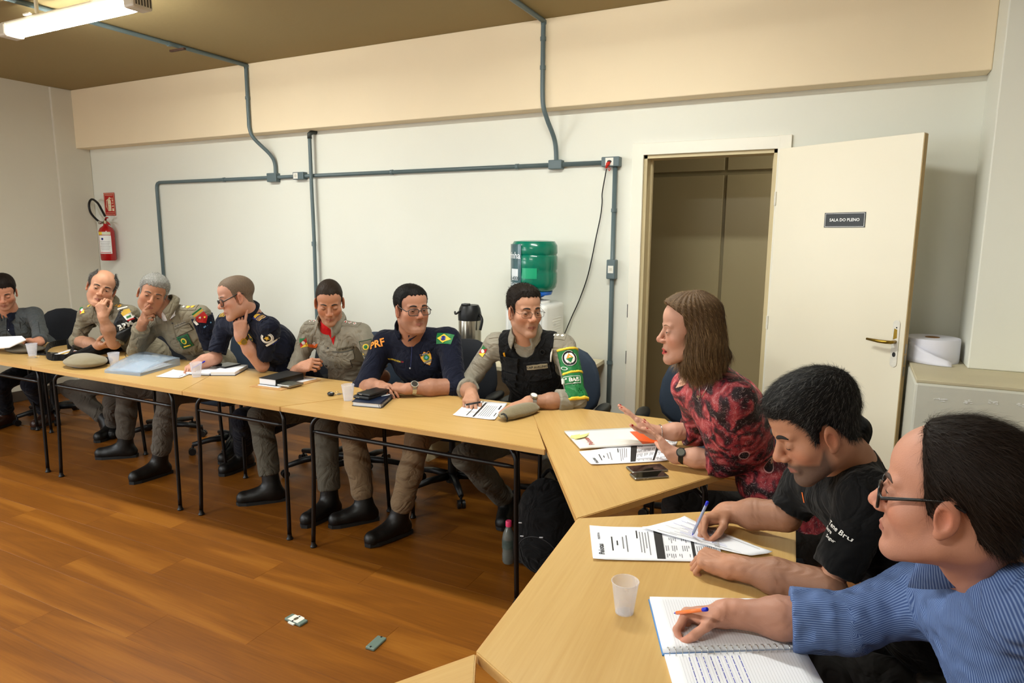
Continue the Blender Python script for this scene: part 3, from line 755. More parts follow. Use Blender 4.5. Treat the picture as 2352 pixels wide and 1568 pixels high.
POSES = {  # finger flexion in degrees (knuckle, middle, tip) from index to little finger, then thumb directions
    'flat': ([(12, 10, 6)] * 4, [(.78, .55, -.25), (.9, .4, -.1), (.96, .25, 0)]),
    'open': ([(-4, 8, 5), (-6, 8, 5), (-2, 8, 5), (4, 10, 6)], [(.55, .8, -.25), (.75, .65, -.1), (.85, .5, 0)]),
    'relax': ([(28, 30, 18), (32, 34, 20), (36, 36, 22), (40, 36, 22)], [(.72, .5, -.42), (.85, .25, -.35), (.92, .1, -.3)]),
    'curl': ([(50, 65, 35), (55, 70, 38), (58, 72, 40), (60, 70, 40)], [(.72, .45, -.5), (.82, 0, -.5), (.8, -.35, -.4)]),
    'fist': ([(75, 95, 55), (78, 98, 55), (80, 98, 55), (82, 92, 55)], [(.75, .4, -.5), (.72, -.3, -.55), (.45, -.8, -.35)]),
    'pen': ([(52, 48, 20), (58, 60, 26), (66, 72, 36), (72, 74, 40)], [(.7, .48, -.52), (.86, .0, -.5), (.9, -.25, -.35)]),
    'point': ([(8, 10, 6), (60, 80, 40), (66, 84, 42), (70, 80, 42)], [(.72, .45, -.5), (.85, -.05, -.5), (.8, -.4, -.4)]),
    'grip': ([(48, 28, 12), (50, 32, 14), (52, 34, 16), (56, 36, 18)], [(.66, .52, -.5), (.9, .1, -.42), (.95, -.05, -.3)]),
}
def hand_ops(S, pose, side, sc, spread=5.0, wristR=0.027):
    """hand in its own frame: x towards the fingertips, y*side towards the thumb, z out of the back of the hand"""
    curls, thumb = POSES[pose]; tips = []
    ys = [0.030, 0.0105, -0.0095, -0.0275]; L = [(.043, .026, .021), (.047, .029, .022), (.044, .027, .022), (.034, .021, .019)]
    mx = [0.088, 0.092, 0.087, 0.079]; R = [.0088, .0090, .0086, .0076]
    v = lambda x, y, z: A_(x, y * side, z) * sc
    S.rc(v(-0.012, 0, 0), v(0.012, 0, 0), wristR * sc * 0.95, 0.026 * sc, 0.02)
    for i in range(4):
        S.rc(v(0.012, ys[i] * 0.55, 0), v(mx[i], ys[i], 0.002), 0.0155 * sc, 0.0122 * sc, 0.014 * sc)
    S.rc(v(0.02, 0.02, -0.012), v(0.06, 0.028, -0.010), 0.017 * sc, 0.013 * sc, 0.014 * sc)
    S.rc(v(0.02, -0.018, -0.010), v(0.06, -0.022, -0.008), 0.016 * sc, 0.012 * sc, 0.014 * sc)
    for i in range(4):
        p = A_(mx[i], ys[i], 0.002); ang = 0.0; yaw = math.radians(spread * (1.4 - i) * 0.9)
        for j in range(3):
            ang += math.radians(curls[i][j])
            d = A_(math.cos(ang) * math.cos(yaw), math.cos(ang) * math.sin(yaw), -math.sin(ang))
            q = p + d * L[i][j]; r0 = R[i] * (1 - 0.07 * j); r1 = R[i] * (1 - 0.07 * (j + 1))
            S.rc(v(*p), v(*q), r0 * sc * 1.06, r1 * sc, 0.0035 * sc)
            p = q
        nd = A_(math.sin(ang), 0, math.cos(ang)); tips.append((v(*(p + nd * R[i] * 0.62 - d * 0.004)), v(*d) / sc, v(*nd) / sc, R[i] * sc))
    p = A_(0.020, 0.024, -0.010)
    for j, (Lt, r0, r1) in enumerate(((.044, .0145, .0112), (.033, .0108, .0100), (.027, .0098, .0078))):
        d = nrm(thumb[j]); q = p + d * Lt; S.rc(v(*p), v(*q), r0 * sc, r1 * sc, (0.012 if j == 0 else 0.0035) * sc); p = q
    nd = nrm(np.cross(np.cross(d, A_(0.2, 0.75, 0.6)), d)); tips.append((v(*(p + nd * 0.0055 - d * 0.004)), v(*d) / sc, v(*nd) / sc, 0.0085 * sc))
    return tips

def arm_mesh(h, elbow, wrist, hdir, palm, pose, side, sc=1.0, fr=0.046, spread=5.0):
    """forearm and hand as one surface; returns world verts, faces, nails"""
    x = nrm(hdir); z = -np.asarray(palm, float); z = nrm(z - x * np.dot(z, x)); y = np.cross(z, x)
    Rm = np.stack([x, y, z], 1)
    S = SDF(h)
    tips = hand_ops(S, pose, side, sc)
    el = Rm.T @ (elbow - wrist); mid = el * 0.45
    S.rc((0, 0, 0), mid, 0.0265 * sc, fr * 0.92 * sc, 0.02); S.rc(mid, el, fr * 0.95 * sc, fr * sc, 0.02)
    S.disp = lambda X, Y, Z: 0.0006 * np.sin(X * 230 + 3 * np.sin(Y * 160)) * np.sin(Y * 190 + Z * 120)
    V, F = S.mesh(0.01)
    return V @ Rm.T + wrist, F, [(Rm @ t[0] + wrist, Rm @ t[1], Rm @ t[2], t[3]) for t in tips]

FACE = dict(w=1.0, fat=0.0, jaw=1.0, chin=1.0, nose=1.0, brow=1.0, neck=0.056, mouth=0.0, lid=0.5, lidlow=0.62, smile=0.0, ears=1.0, female=False)
SKN = A_(0.93, 0.915, 0.905)
def head_build(h, pos, R, sc, face, hair, skin, stubble, neckbase, browcol, lipcol=(150, 92, 80), lookdown=0.0, gaze=(0, 1, 0)):
    f = dict(FACE); f.update(face); w = f['w']; fat = f['fat']
    toL = lambda p: (R.T @ (np.asarray(p, float) - pos)) / sc
    S = SDF(h / sc)
    lo = A_(-0.13, -0.165, -0.24); hi = A_(0.13, 0.15, 0.175)
    S.el((0, -0.014, 0.048), (0.0745 * w, 0.097, 0.080), k=0.02)
    S.el((0, 0.028, 0.052), (0.064 * w, 0.062, 0.060), k=0.03)
    S.el((0, 0.030, -0.030), (0.061 * w + 0.004 * fat, 0.060, 0.078), k=0.03)
    S.rc((0.048 * w * f['jaw'], 0.014, -0.060), (0.015, 0.070, -0.100), 0.018 + 0.005 * fat, 0.016, 0.03)
    S.rc((-0.048 * w * f['jaw'], 0.014, -0.060), (-0.015, 0.070, -0.100), 0.018 + 0.005 * fat, 0.016, 0.03)
    S.el((0, 0.080, -0.101), (0.019 * f['chin'], 0.0150 * f['chin'], 0.016), k=0.016)
    for s in (-1, 1):
        S.el((s * 0.043 * w, 0.056, -0.022), (0.023, 0.022, 0.020), k=0.03)
        if fat > 0.2: S.el((s * (0.036 + 0.006 * fat) * w, 0.046, -0.058), (0.018 + 0.007 * fat, 0.024, 0.028), k=0.025)
    if fat > 0.5: S.el((0, 0.040, -0.104), (0.044, 0.042, 0.022 * fat), k=0.03)
    nb = toL(neckbase)
    S.rc((0, -0.022, -0.045), nb * 0.62 + A_(0, -0.022, -0.045) * 0.38, f['neck'], f['neck'] * 1.02, 0.03)
    S.rc(nb * 0.62 + A_(0, -0.022, -0.045) * 0.38, nb, f['neck'] * 1.02, f['neck'] * 1.25, 0.03)
    S.grid(np.minimum(lo, nb - 0.09), np.maximum(hi, nb + 0.09)); S.run(S.ops)
    scalp = S.D.copy()
    S.ops = []
    for s in (-1, 1):
        S.rc((s * 0.014, 0.086, 0.024), (s * 0.044 * w, 0.075, 0.026), 0.0075 * f['brow'], 0.006, 0.014)          # brow
        S.el((s * 0.0325, 0.0985, 0.003), (0.0165, 0.0150, 0.0120), k=0.010, m=-1)                                # socket
    S.rc((0, 0.084, 0.018), (0, 0.1070, -0.022), 0.0072, 0.0108 * f['nose'], 0.009)
    S.el((0, 0.1090, -0.0275), (0.0122 * f['nose'], 0.0118 * f['nose'], 0.0105), k=0.008)
    for s in (-1, 1): S.el((s * 0.0135 * f['nose'], 0.0985, -0.0320), (0.0082, 0.0118, 0.0082), k=0.006)
    for s in (-1, 1): S.el((s * 0.0072, 0.1045, -0.0405), (0.0034, 0.0050, 0.0030), k=0.002, m=-1)
    S.el((0, 0.0830, -0.062), (0.025, 0.0125, 0.022), k=0.012)                                                     # muzzle
    my = 0.0940; mo = f['mouth']
    for s in (-1, 1):
        S.rc((0, my + 0.0008, -0.0615), (s * 0.0225, my - 0.0125, -0.0655 + 0.004 * f['smile']), 0.0050, 0.0024, 0.003)
        S.rc((0, my - 0.0008, -0.0715 - mo), (s * 0.0205, my - 0.0125, -0.0672 + 0.004 * f['smile'] - mo * 0.3), 0.0060, 0.0026, 0.003)
    S.rc((-0.019, my - 0.006, -0.0665 - mo / 2), (0.019, my - 0.006, -0.0665 - mo / 2), 0.0019 + mo * 0.45, 0.0019 + mo * 0.45, 0.0015, m=-1)
    ez = 0.003
    for s in (-1, 1):
        c = A_(s * 0.0325, 0.0782, ez)
        S.el(c, (0.0138, 0.0132, 0.0132), k=0.004)
        a = math.radians(-12 + 34 * f['lid'] - 30 * lookdown); b = math.radians(-24 * f['lidlow'] - 14 * lookdown)
        # opening between the lids: wedge subtracted in front of the eyeball
        S.rc(c + A_(-0.0095, 0.0125, 0) + A_(0, 0, math.sin((a + b) / 2) * 0.012), c + A_(0.0095, 0.0118, 0) + A_(0, 0, math.sin((a + b) / 2) * 0.012), max(0.0012, 0.0125 * (math.sin(a) - math.sin(b)) / 2), max(0.0010, 0.0110 * (math.sin(a) - math.sin(b)) / 2), 0.0015, m=-1)
        es = f['ears']
        e = A_(s * 0.0750 * w, 0.006, -0.002)
        ce, se = math.cos(0.35 * s), math.sin(0.35 * s); Re = np.array([[ce, -se, 0], [se, ce, 0], [0, 0, 1]]).T
        S.el(e + A_(s * 0.006, -0.006, 0), (0.0068, 0.0185 * es, 0.0300 * es), Re, k=0.008)
        S.el(e + A_(s * 0.004, 0.001, -0.027), (0.006, 0.009, 0.010), Re, k=0.008)
        S.el(e + A_(s * 0.0125, -0.001, -0.002), (0.0055, 0.0095 * es, 0.0165 * es), Re, k=0.005, m=-1)
    S.run(S.ops)
    V, F = surfnet(S.D.copy(), S.lo, S.h)
    # vertex colour of the head: lips, flush, beard shadow, darker round the eyes
    x, y, z = V.T
    skin = tuple(np.array(skin) * SKN); base = np.array(lin(skin)); C = np.tile(base, (len(V), 1))
    def mixc(mask, col, t):
        nonlocal C
        m_ = np.clip(mask, 0, 1)[:, None] * t; C = C * (1 - m_) + np.array(lin(col)) * m_
    red = tuple(np.clip(np.array(skin) * np.array([1.0, 0.80, 0.74]), 0, 255))
    g = lambda cx, cy_, cz, r: np.exp(-(((np.abs(x) - cx) ** 2 + (y - cy_) ** 2 + (z - cz) ** 2) / r ** 2))
    mixc(g(0.042, 0.07, -0.028, 0.024), red, 0.55); mixc(g(0, 0.11, -0.028, 0.016), red, 0.6); mixc(g(0.085, 0.002, 0.0, 0.03) , red, 0.6)
    lip = (np.exp(-((z + 0.0668 + mo / 2) / ((0.0078 + mo * 0.5) * (1.05 - 0.45 * np.clip(np.abs(x) / 0.022, 0, 1)))) ** 6) * np.exp(-(x / 0.0215) ** 8) * (y > 0.078)); mixc(lip * 1.4, lipcol, 0.95)
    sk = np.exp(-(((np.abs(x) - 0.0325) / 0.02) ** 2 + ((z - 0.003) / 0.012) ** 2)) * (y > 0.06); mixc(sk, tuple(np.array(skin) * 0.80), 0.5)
    if stubble:
        sc_, t = stubble
        bz = np.interp(y, [0.0, 0.025, 0.045, 0.075, 0.11], [-0.005, -0.02, -0.050, -0.044, -0.044])
        m_ = np.clip((bz - z) / 0.012, 0, 1) * np.clip((z + 0.128) / 0.02, 0, 1) * np.clip((y - 0.008) / 0.02, 0, 1) * (1 - np.clip(lip, 0, 1))
        mixc(m_, sc_, t)
    # hair
    hv = None
    if hair:
        D = scalp - 0
        X = S.ax[0][:, None, None]; Y = S.ax[1][None, :, None]; Z = S.ax[2][None, None, :]
        hv = hair(X, Y, Z, D, S)
        hv = surfnet(np.asarray(hv, np.float32), S.lo, S.h)
    out = lambda P: (P * sc) @ R.T + pos
    bv = BVHTree.FromPolygons([tuple(p) for p in V], [tuple(int(i) for i in q) for q in F])
    brows = []
    for s in (-1, 1):
        pts = []
        for t in np.linspace(0, 1, 7):
            q = A_(s * (0.014 + 0.034 * t) * w, 0, 0.0255 + 0.006 * math.sin(t * 2.6) - 0.004 * t)
            hit = bv.ray_cast(Vector((q[0], 0.2, q[2])), Vector((0, -1, 0)))
            pts.append(out(np.array(hit[0]) + A_(0, -0.0006, 0)) if hit[0] else out(A_(q[0], 0.085, q[2])))
        brows.append((pts, [0.0034 * sc * k * (0.75 if f['female'] else 1.15) * f['brow'] for k in (0.8, 1.15, 1.2, 1.1, 0.95, 0.75, 0.45)]))
    lash = []
    a_ = math.radians(-12 + 34 * f['lid'] - 30 * lookdown)
    for s in (-1, 1):
        pts = []
        for t in np.linspace(-1, 1, 9):
            xx = 0.0112 * t; zz = ez + math.sin(a_) * 0.0128 * math.sqrt(max(0, 1 - 0.72 * t * t)) + (0.0004 if lookdown < 0.3 else 0.0)
            hit = bv.ray_cast(Vector((s * 0.0325 + xx, 0.2, zz)), Vector((0, -1, 0))); yy = hit[0][1] if hit[0] else 0.088
            pts.append(out(A_(s * 0.0325 + xx, yy + 0.0002, zz)))
        lash.append(pts)
    eyes = [out(A_(s * 0.0325, 0.0782, ez)) for s in (-1, 1)]
    return dict(V=out(V), F=F, C=C, hair=None if hv is None else (out(hv[0]), hv[1]), brows=brows, lash=lash, eyes=eyes, out=out, bvh=bv)

def short_hair(line, t=0.006, top=None, rough=0.0007, seed=1, side_min=None, part=0.0):
    """line: [(y, z)] hairline height by depth; top(x, y, z) -> extra thickness; side_min: bare above this |x| test"""
    ly = [p[0] for p in line]; lz = [p[1] for p in line]
    def fn(X, Y, Z, D, S):
        zl = np.interp(Y, ly, lz).astype(np.float32)
        th = t + 0 * Z
        if top is not None: th = th + top(X, Y, Z)
        q = rough * (np.sin(X * 420 + 5 * np.sin(Y * 60)) * np.sin(Y * 260 + Z * 310) + 0.6 * np.sin(X * 900 + Z * 520 + Y * 310))
        th = th * (0.22 + 0.78 * np.clip((Z - zl) / 0.035, 0, 1))
        d = np.maximum(D - th - q, (zl - Z) + 0.0025 * np.sin(X * 300) + 0.002 * np.sin(Y * 520 + X * 200))
        if side_min is not None: d = np.maximum(d, side_min(X, Y, Z))
        d = np.maximum(d, -(D + 0.004))
        return d
    return fn
LINE = [(-0.12, -0.055), (-0.085, -0.062), (-0.04, -0.035), (-0.022, 0.008), (0.0, 0.034), (0.016, 0.022), (0.026, -0.012), (0.034, 0.004), (0.042, 0.045), (0.055, 0.064), (0.068, 0.078), (0.12, 0.080)]

m_skin = mat('skin', (200, 150, 120), 0.52, var=0.06, vscale=60, bump=0.12, bscale=420, attr=True, spec=0.4)
m_eyew = mat('eye', (240, 240, 240), 0.12, var=0.0, attr=True)
def eye_obj(c, gaze, r, iris, parent):
    n, m_ = 18, 12; g = nrm(gaze); Rm = frame(g)
    vs = []; cs = []; fs = []
    for i in range(m_ + 1):
        a = math.pi * i / m_ * 0.62
        for j in range(n):
            b = 2 * math.pi * j / n; d = A_(math.sin(a) * math.cos(b), math.cos(a), math.sin(a) * math.sin(b))
            vs.append(c + Rm @ d * r)
            cs.append(lin((12, 10, 10)) if a < 0.25 else (lin(iris) if a < 0.56 else lin((206, 198, 190))))
    for i in range(m_):
        for j in range(n): fs.append((i * n + j, (i + 1) * n + j, (i + 1) * n + (j + 1) % n, i * n + (j + 1) % n))
    return raw('eye', vs, fs, m_eyew, parent, True, np.array(cs))

def glasses(out, parent, m_frame_, m_lens, w=0.052, h=0.034, thick=0.0016, cy=0.103, cz=0.0, rim=True, rim_bottom=True, power=3.0, tipz=0.006, hw=1.0):
    g = empty('glasses', tuple(out(A_(0, cy, cz)))); g.parent = parent
    g.matrix_parent_inverse = parent.matrix_world.inverted()
    for s in (-1, 1):
        loop = []
        for k in range(28):
            a = 2 * math.pi * k / 28; ca, sa = math.cos(a), math.sin(a)
            q = (abs(ca) ** power + abs(sa) ** power) ** (-1 / power)
            xx = w / 2 * q * ca; loop.append(out(A_(s * (0.0345 * hw) + xx, cy - 0.0016 * ((s * 0.0345 + xx) / 0.03) ** 2, cz + h / 2 * q * sa)))
        if rim: MB().tube(loop, thick, 6, closed=True).build('rim', m_frame_, g, True)
        le = raw('lens', loop + [np.mean(loop, 0)], [(i, (i + 1) % 28, 28) for i in range(28)], m_lens, g)
        e0 = A_(s * (0.0345 * hw + w / 2), cy - 0.007, cz + h * 0.3)
        MB().tube([out(e0), out(A_(s * 0.071 * hw, cy - 0.012, cz + tipz)), out(A_(s * 0.0785 * hw, 0.03, cz + tipz + 0.016)), out(A_(s * 0.0805 * hw, 0.002, cz + tipz + 0.022)), out(A_(s * 0.079 * hw, -0.022, cz + tipz + 0.012))], [thick * 1.1, thick * 1.2, thick, thick, thick], 6).build('temple', m_frame_, g, True)
    MB().tube([out(A_(-0.0345 * hw + w / 2, cy - 0.001, cz + h * 0.18)), out(A_(0, cy + 0.0035, cz + h * 0.27)), out(A_(0.0345 * hw - w / 2, cy - 0.001, cz + h * 0.18))], thick, 6).build('bridge', m_frame_, g, True)
    return g

def bvh_of(V, F): return BVHTree.FromPolygons([tuple(p) for p in V], [tuple(int(i) for i in q) for q in F])
def decal(name, surf, at, layers, parent, up=(0, 0, 1), rot=0.0, thick=0.0, lift=0.0015, n=None, reach=0.07, back=0.10, direction=None):
    """lay flat shapes onto a garment: at = pixel (x, y) looked up along the view ray, or a 3-D point with a direction"""
    if len(at) == 2:
        d = nrm(ray(*at)); hit = surf.ray_cast(Vector(CAM), Vector(d))
        if hit[0] is None:
            q = surf.find_nearest(Vector(pd(at[0], at[1], 3.0))); hit = (q[0], q[1], q[2], 0)
            if hit[0] is None: return None
        c = np.array(hit[0]); nn = np.array(hit[1])
        if np.dot(nn, d) > 0: nn = -nn
    else:
        c = np.asarray(at, float); nn = np.asarray(direction, float)
    nn = nrm(nn) if n is None else nrm(n)
    V_ = np.asarray(up, float); V_ = nrm(V_ - nn * np.dot(V_, nn)); U_ = np.cross(V_, nn)
    if rot:
        cr, sr = math.cos(rot), math.sin(rot); U_, V_ = cr * U_ + sr * V_, -sr * U_ + cr * V_
    vs = []; fs = []; ms = []; mi = []
    def drop(p, hgt):
        o = c + U_ * p[0] + V_ * p[1]
        hit = surf.ray_cast(Vector(o + nn * reach), Vector(-nn), reach + back)
        if hit[0] is None: return o + nn * hgt
        hn = np.array(hit[1]); hn = hn if np.dot(hn, nn) > 0 else -hn
        return np.array(hit[0]) + nrm(hn + 0.8 * nn) * hgt
    for li, (sh, m, hgt) in enumerate(layers):
        if m not in ms: ms.append(m)
        b = len(vs); base = lift + hgt * 2.2
        for p in sh[0]: vs.append(drop(p, base))
        for f_ in sh[1]: fs.append([b + i for i in f_]); mi.append(ms.index(m))
        if thick and li == 0:
            ec = {}
            for f_ in sh[1]:
                for a, e in zip(f_, f_[1:] + f_[:1]): ec[(a, e)] = 1
            b2 = len(vs); mp = {}
            for (a, e) in ec:
                if (e, a) in ec: continue
                for q in (a, e):
                    if q not in mp: mp[q] = len(vs); vs.append(np.array(vs[b + q]) - nn * (thick + 0.003))
                fs.append([b + e, b + a, mp[a], mp[e]]); mi.append(ms.index(m))
    return raw(name, vs, fs, None, parent, False, None, ms, mi)

def collar(N, axis, fwd, parent, m, r=0.066, height=0.034, open_deg=26, drop=0.045, tip=0.05, name='collar', flare=0.018, tilt=0.0):
    """folded shirt collar around the neck"""
    a = nrm(axis); f = nrm(np.asarray(fwd, float) - a * np.dot(fwd, a)); rt = np.cross(f, a)
    n = 40; rows = []
    for i in range(n + 1):
        th = math.radians(open_deg + (360 - 2 * open_deg) * i / n); front = max(0.0, math.cos(th))
        d = f * math.cos(th) * 1.08 + rt * math.sin(th)
        e = abs(i / n - 0.5) * 2; e3 = e ** 3
        hgt = height * (1 - 0.45 * e3)
        rows.append([N + d * (r + 0.004) + a * (-0.018), N + d * r + a * hgt * 0.6, N + d * (r + 0.003) + a * hgt, N + d * (r + 0.009) + a * (hgt - 0.003),
                     N + d * (r + flare * 0.8) + a * (hgt - 0.02 - 0.01 * e3), N + d * (r + flare + 0.012 * e3) + a * (hgt - drop * (0.75 + 0.4 * e3)) + f * 0.012 * e3])
    vs = [p for r_ in rows for p in r_]; k = 6
    fs = [(i * k + j, i * k + j + 1, (i + 1) * k + j + 1, (i + 1) * k + j) for i in range(n) for j in range(k - 1)]
    cc_ = None
    if m.name.startswith('blue_striped'): cc_ = np.array([[0.5 + 0.075 * math.radians(open_deg + (360 - 2 * open_deg) * i / n) + 0.004 * q] * 3 for i in range(n + 1) for q in range(6)])
    o = raw(name, vs, fs, m, parent, True, cc_)
    so = o.modifiers.new('thickness', 'SOLIDIFY'); so.thickness = 0.003; so.offset = 1
    return o

def cloth(name, col, seed=0, bump=0.35, rough=0.85, stretch=(1, 1, 1), bscale=26):
    if name in MATS: return MATS[name]
    m = mat(name, col, rough, var=0.08, vscale=20, spec=0.2, sheen=0.05)
    nt = m.node_tree; b = nt.nodes['Principled BSDF']; L = nt.links.new; N = nt.nodes.new
    tc = N('ShaderNodeTexCoord')
    n1 = N('ShaderNodeTexNoise'); n1.inputs['Scale'].default_value = 7.5; n1.inputs['Detail'].default_value = 3; n1.inputs['Roughness'].default_value = 0.45; n1.inputs['Distortion'].default_value = 1.6; L(tc.outputs['Object'], n1.inputs['Vector'])
    ab = N('ShaderNodeMath'); ab.operation = 'SUBTRACT'; ab.inputs[1].default_value = 0.5; L(n1.outputs['Fac'], ab.inputs[0]); a2 = N('ShaderNodeMath'); a2.operation = 'ABSOLUTE'; L(ab.outputs[0], a2.inputs[0])
    b1 = N('ShaderNodeBump'); b1.inputs['Strength'].default_value = min(1.0, bump * 2.2); b1.inputs['Distance'].default_value = 0.045; L(a2.outputs[0], b1.inputs['Height'])
    n2 = N('ShaderNodeTexNoise'); n2.inputs['Scale'].default_value = 420; L(tc.outputs['Object'], n2.inputs['Vector'])
    b2 = N('ShaderNodeBump'); b2.inputs['Strength'].default_value = 0.15; b2.inputs['Distance'].default_value = 0.002; L(n2.outputs['Fac'], b2.inputs['Height']); L(b1.outputs['Normal'], b2.inputs['Normal'])
    L(b2.outputs['Normal'], b.inputs['Normal'])
    return m

NEED = {}
m_lash = mat('lash', (38, 26, 22), 0.6)
m_hair = mat('hair', (40, 30, 24), 0.6, var=0.25, vscale=90, attr=True, spec=0.18)
def strands(V, F, R, pos, sc, flow, n, L, wd, col, grey, seed):
    r = np.random.default_rng(seed)
    T = np.concatenate([F[:, [0, 1, 2]], F[:, [0, 2, 3]]])
    a, b, c = V[T[:, 0]], V[T[:, 1]], V[T[:, 2]]
    nn = np.cross(b - a, c - a); ar = np.linalg.norm(nn, axis=1) + 1e-12
    # outer side only: normals that point away from the middle of the head
    cen = pos + R @ A_(0, -0.01, 0.02) * sc; mid = (a + b + c) / 3
    outm = np.einsum('ij,ij->i', nn, mid - cen) > 0; pr = ar * outm; pr /= pr.sum()
    k = r.choice(len(T), n, p=pr); u = r.random((n, 2)); fl = u.sum(1) > 1; u[fl] = 1 - u[fl]
    P = a[k] + (b[k] - a[k]) * u[:, :1] + (c[k] - a[k]) * u[:, 1:]; N_ = nn[k] / ar[k][:, None]
    loc = ((P - pos) @ R) / sc
    if flow == 'crown': d = loc - A_(0.012, -0.06, 0.12)
    elif flow == 'back': d = np.stack([0.25 * loc[:, 0] / 0.07, -np.ones(n), -0.55 - 4 * np.clip(0.05 - loc[:, 2], 0, 1)], 1)
    elif flow == 'forward': d = loc - A_(0.0, -0.09, 0.09)
    else:
        tp = np.clip((loc[:, 2] - 0.03) / 0.05, 0, 1); sx = np.where(loc[:, 0] > -0.015, 1.0, -1.0)
        d = np.stack([0.4 * loc[:, 0] / 0.09 * (1 - tp) + tp * sx * 0.9, -0.55 * tp + (1 - tp) * 0.18 * np.sin(loc[:, 2] * 45 + loc[:, 0] * 30), -1.0 + 0.45 * tp], 1)
    d = d @ R.T; d = d - N_ * np.einsum('ij,ij->i', d, N_)[:, None]
    d /= np.linalg.norm(d, axis=1)[:, None] + 1e-9
    d = d + r.normal(size=(n, 3)) * (0.09 if flow == 'down' else 0.2); d /= np.linalg.norm(d, axis=1)[:, None]
    ln = (L * sc * r.uniform(0.55, 1.15, n))[:, None]; ln = ln * (1 - 0.7 * tp)[:, None] if flow == 'down' else ln; w = np.cross(d, N_); w /= np.linalg.norm(w, axis=1)[:, None] + 1e-9; w = w * (wd * sc * r.uniform(0.6, 1.1, n))[:, None] / 2
    lift = (r.uniform(0.01, 0.06, n) if flow == 'down' else r.uniform(0.04, 0.2, n))[:, None] * ln
    p0 = P - N_ * 0.0015 * sc; p1 = p0 + d * ln * 0.5 + N_ * (lift * 0.9 + 0.0012 * sc); p2 = p0 + d * ln + N_ * lift * 0.7 + A_(0, 0, -0.12) * ln
    SV = np.stack([p0 - w, p0 + w, p1 - w * 0.9, p1 + w * 0.9, p2], 1).reshape(-1, 3)
    q = np.arange(n)[:, None] * 5 + len(V)
    SF = np.concatenate([q + [0, 1, 3], q + [0, 3, 2], q + [2, 3, 4]])
    base = np.array(lin(col)); sc_ = base * r.uniform(0.55, 1.6, n)[:, None]
    if grey is not None:
        g = r.random(n) < grey[1]; sc_[g] = np.array(lin(grey[0])) * r.uniform(0.7, 1.15, g.sum())[:, None]
    C = np.concatenate([np.tile(base * 0.75, (len(V), 1)), np.repeat(sc_, 5, 0)])
    return np.concatenate([V, SV]), np.concatenate([T, SF]), np.clip(C, 0, 1)
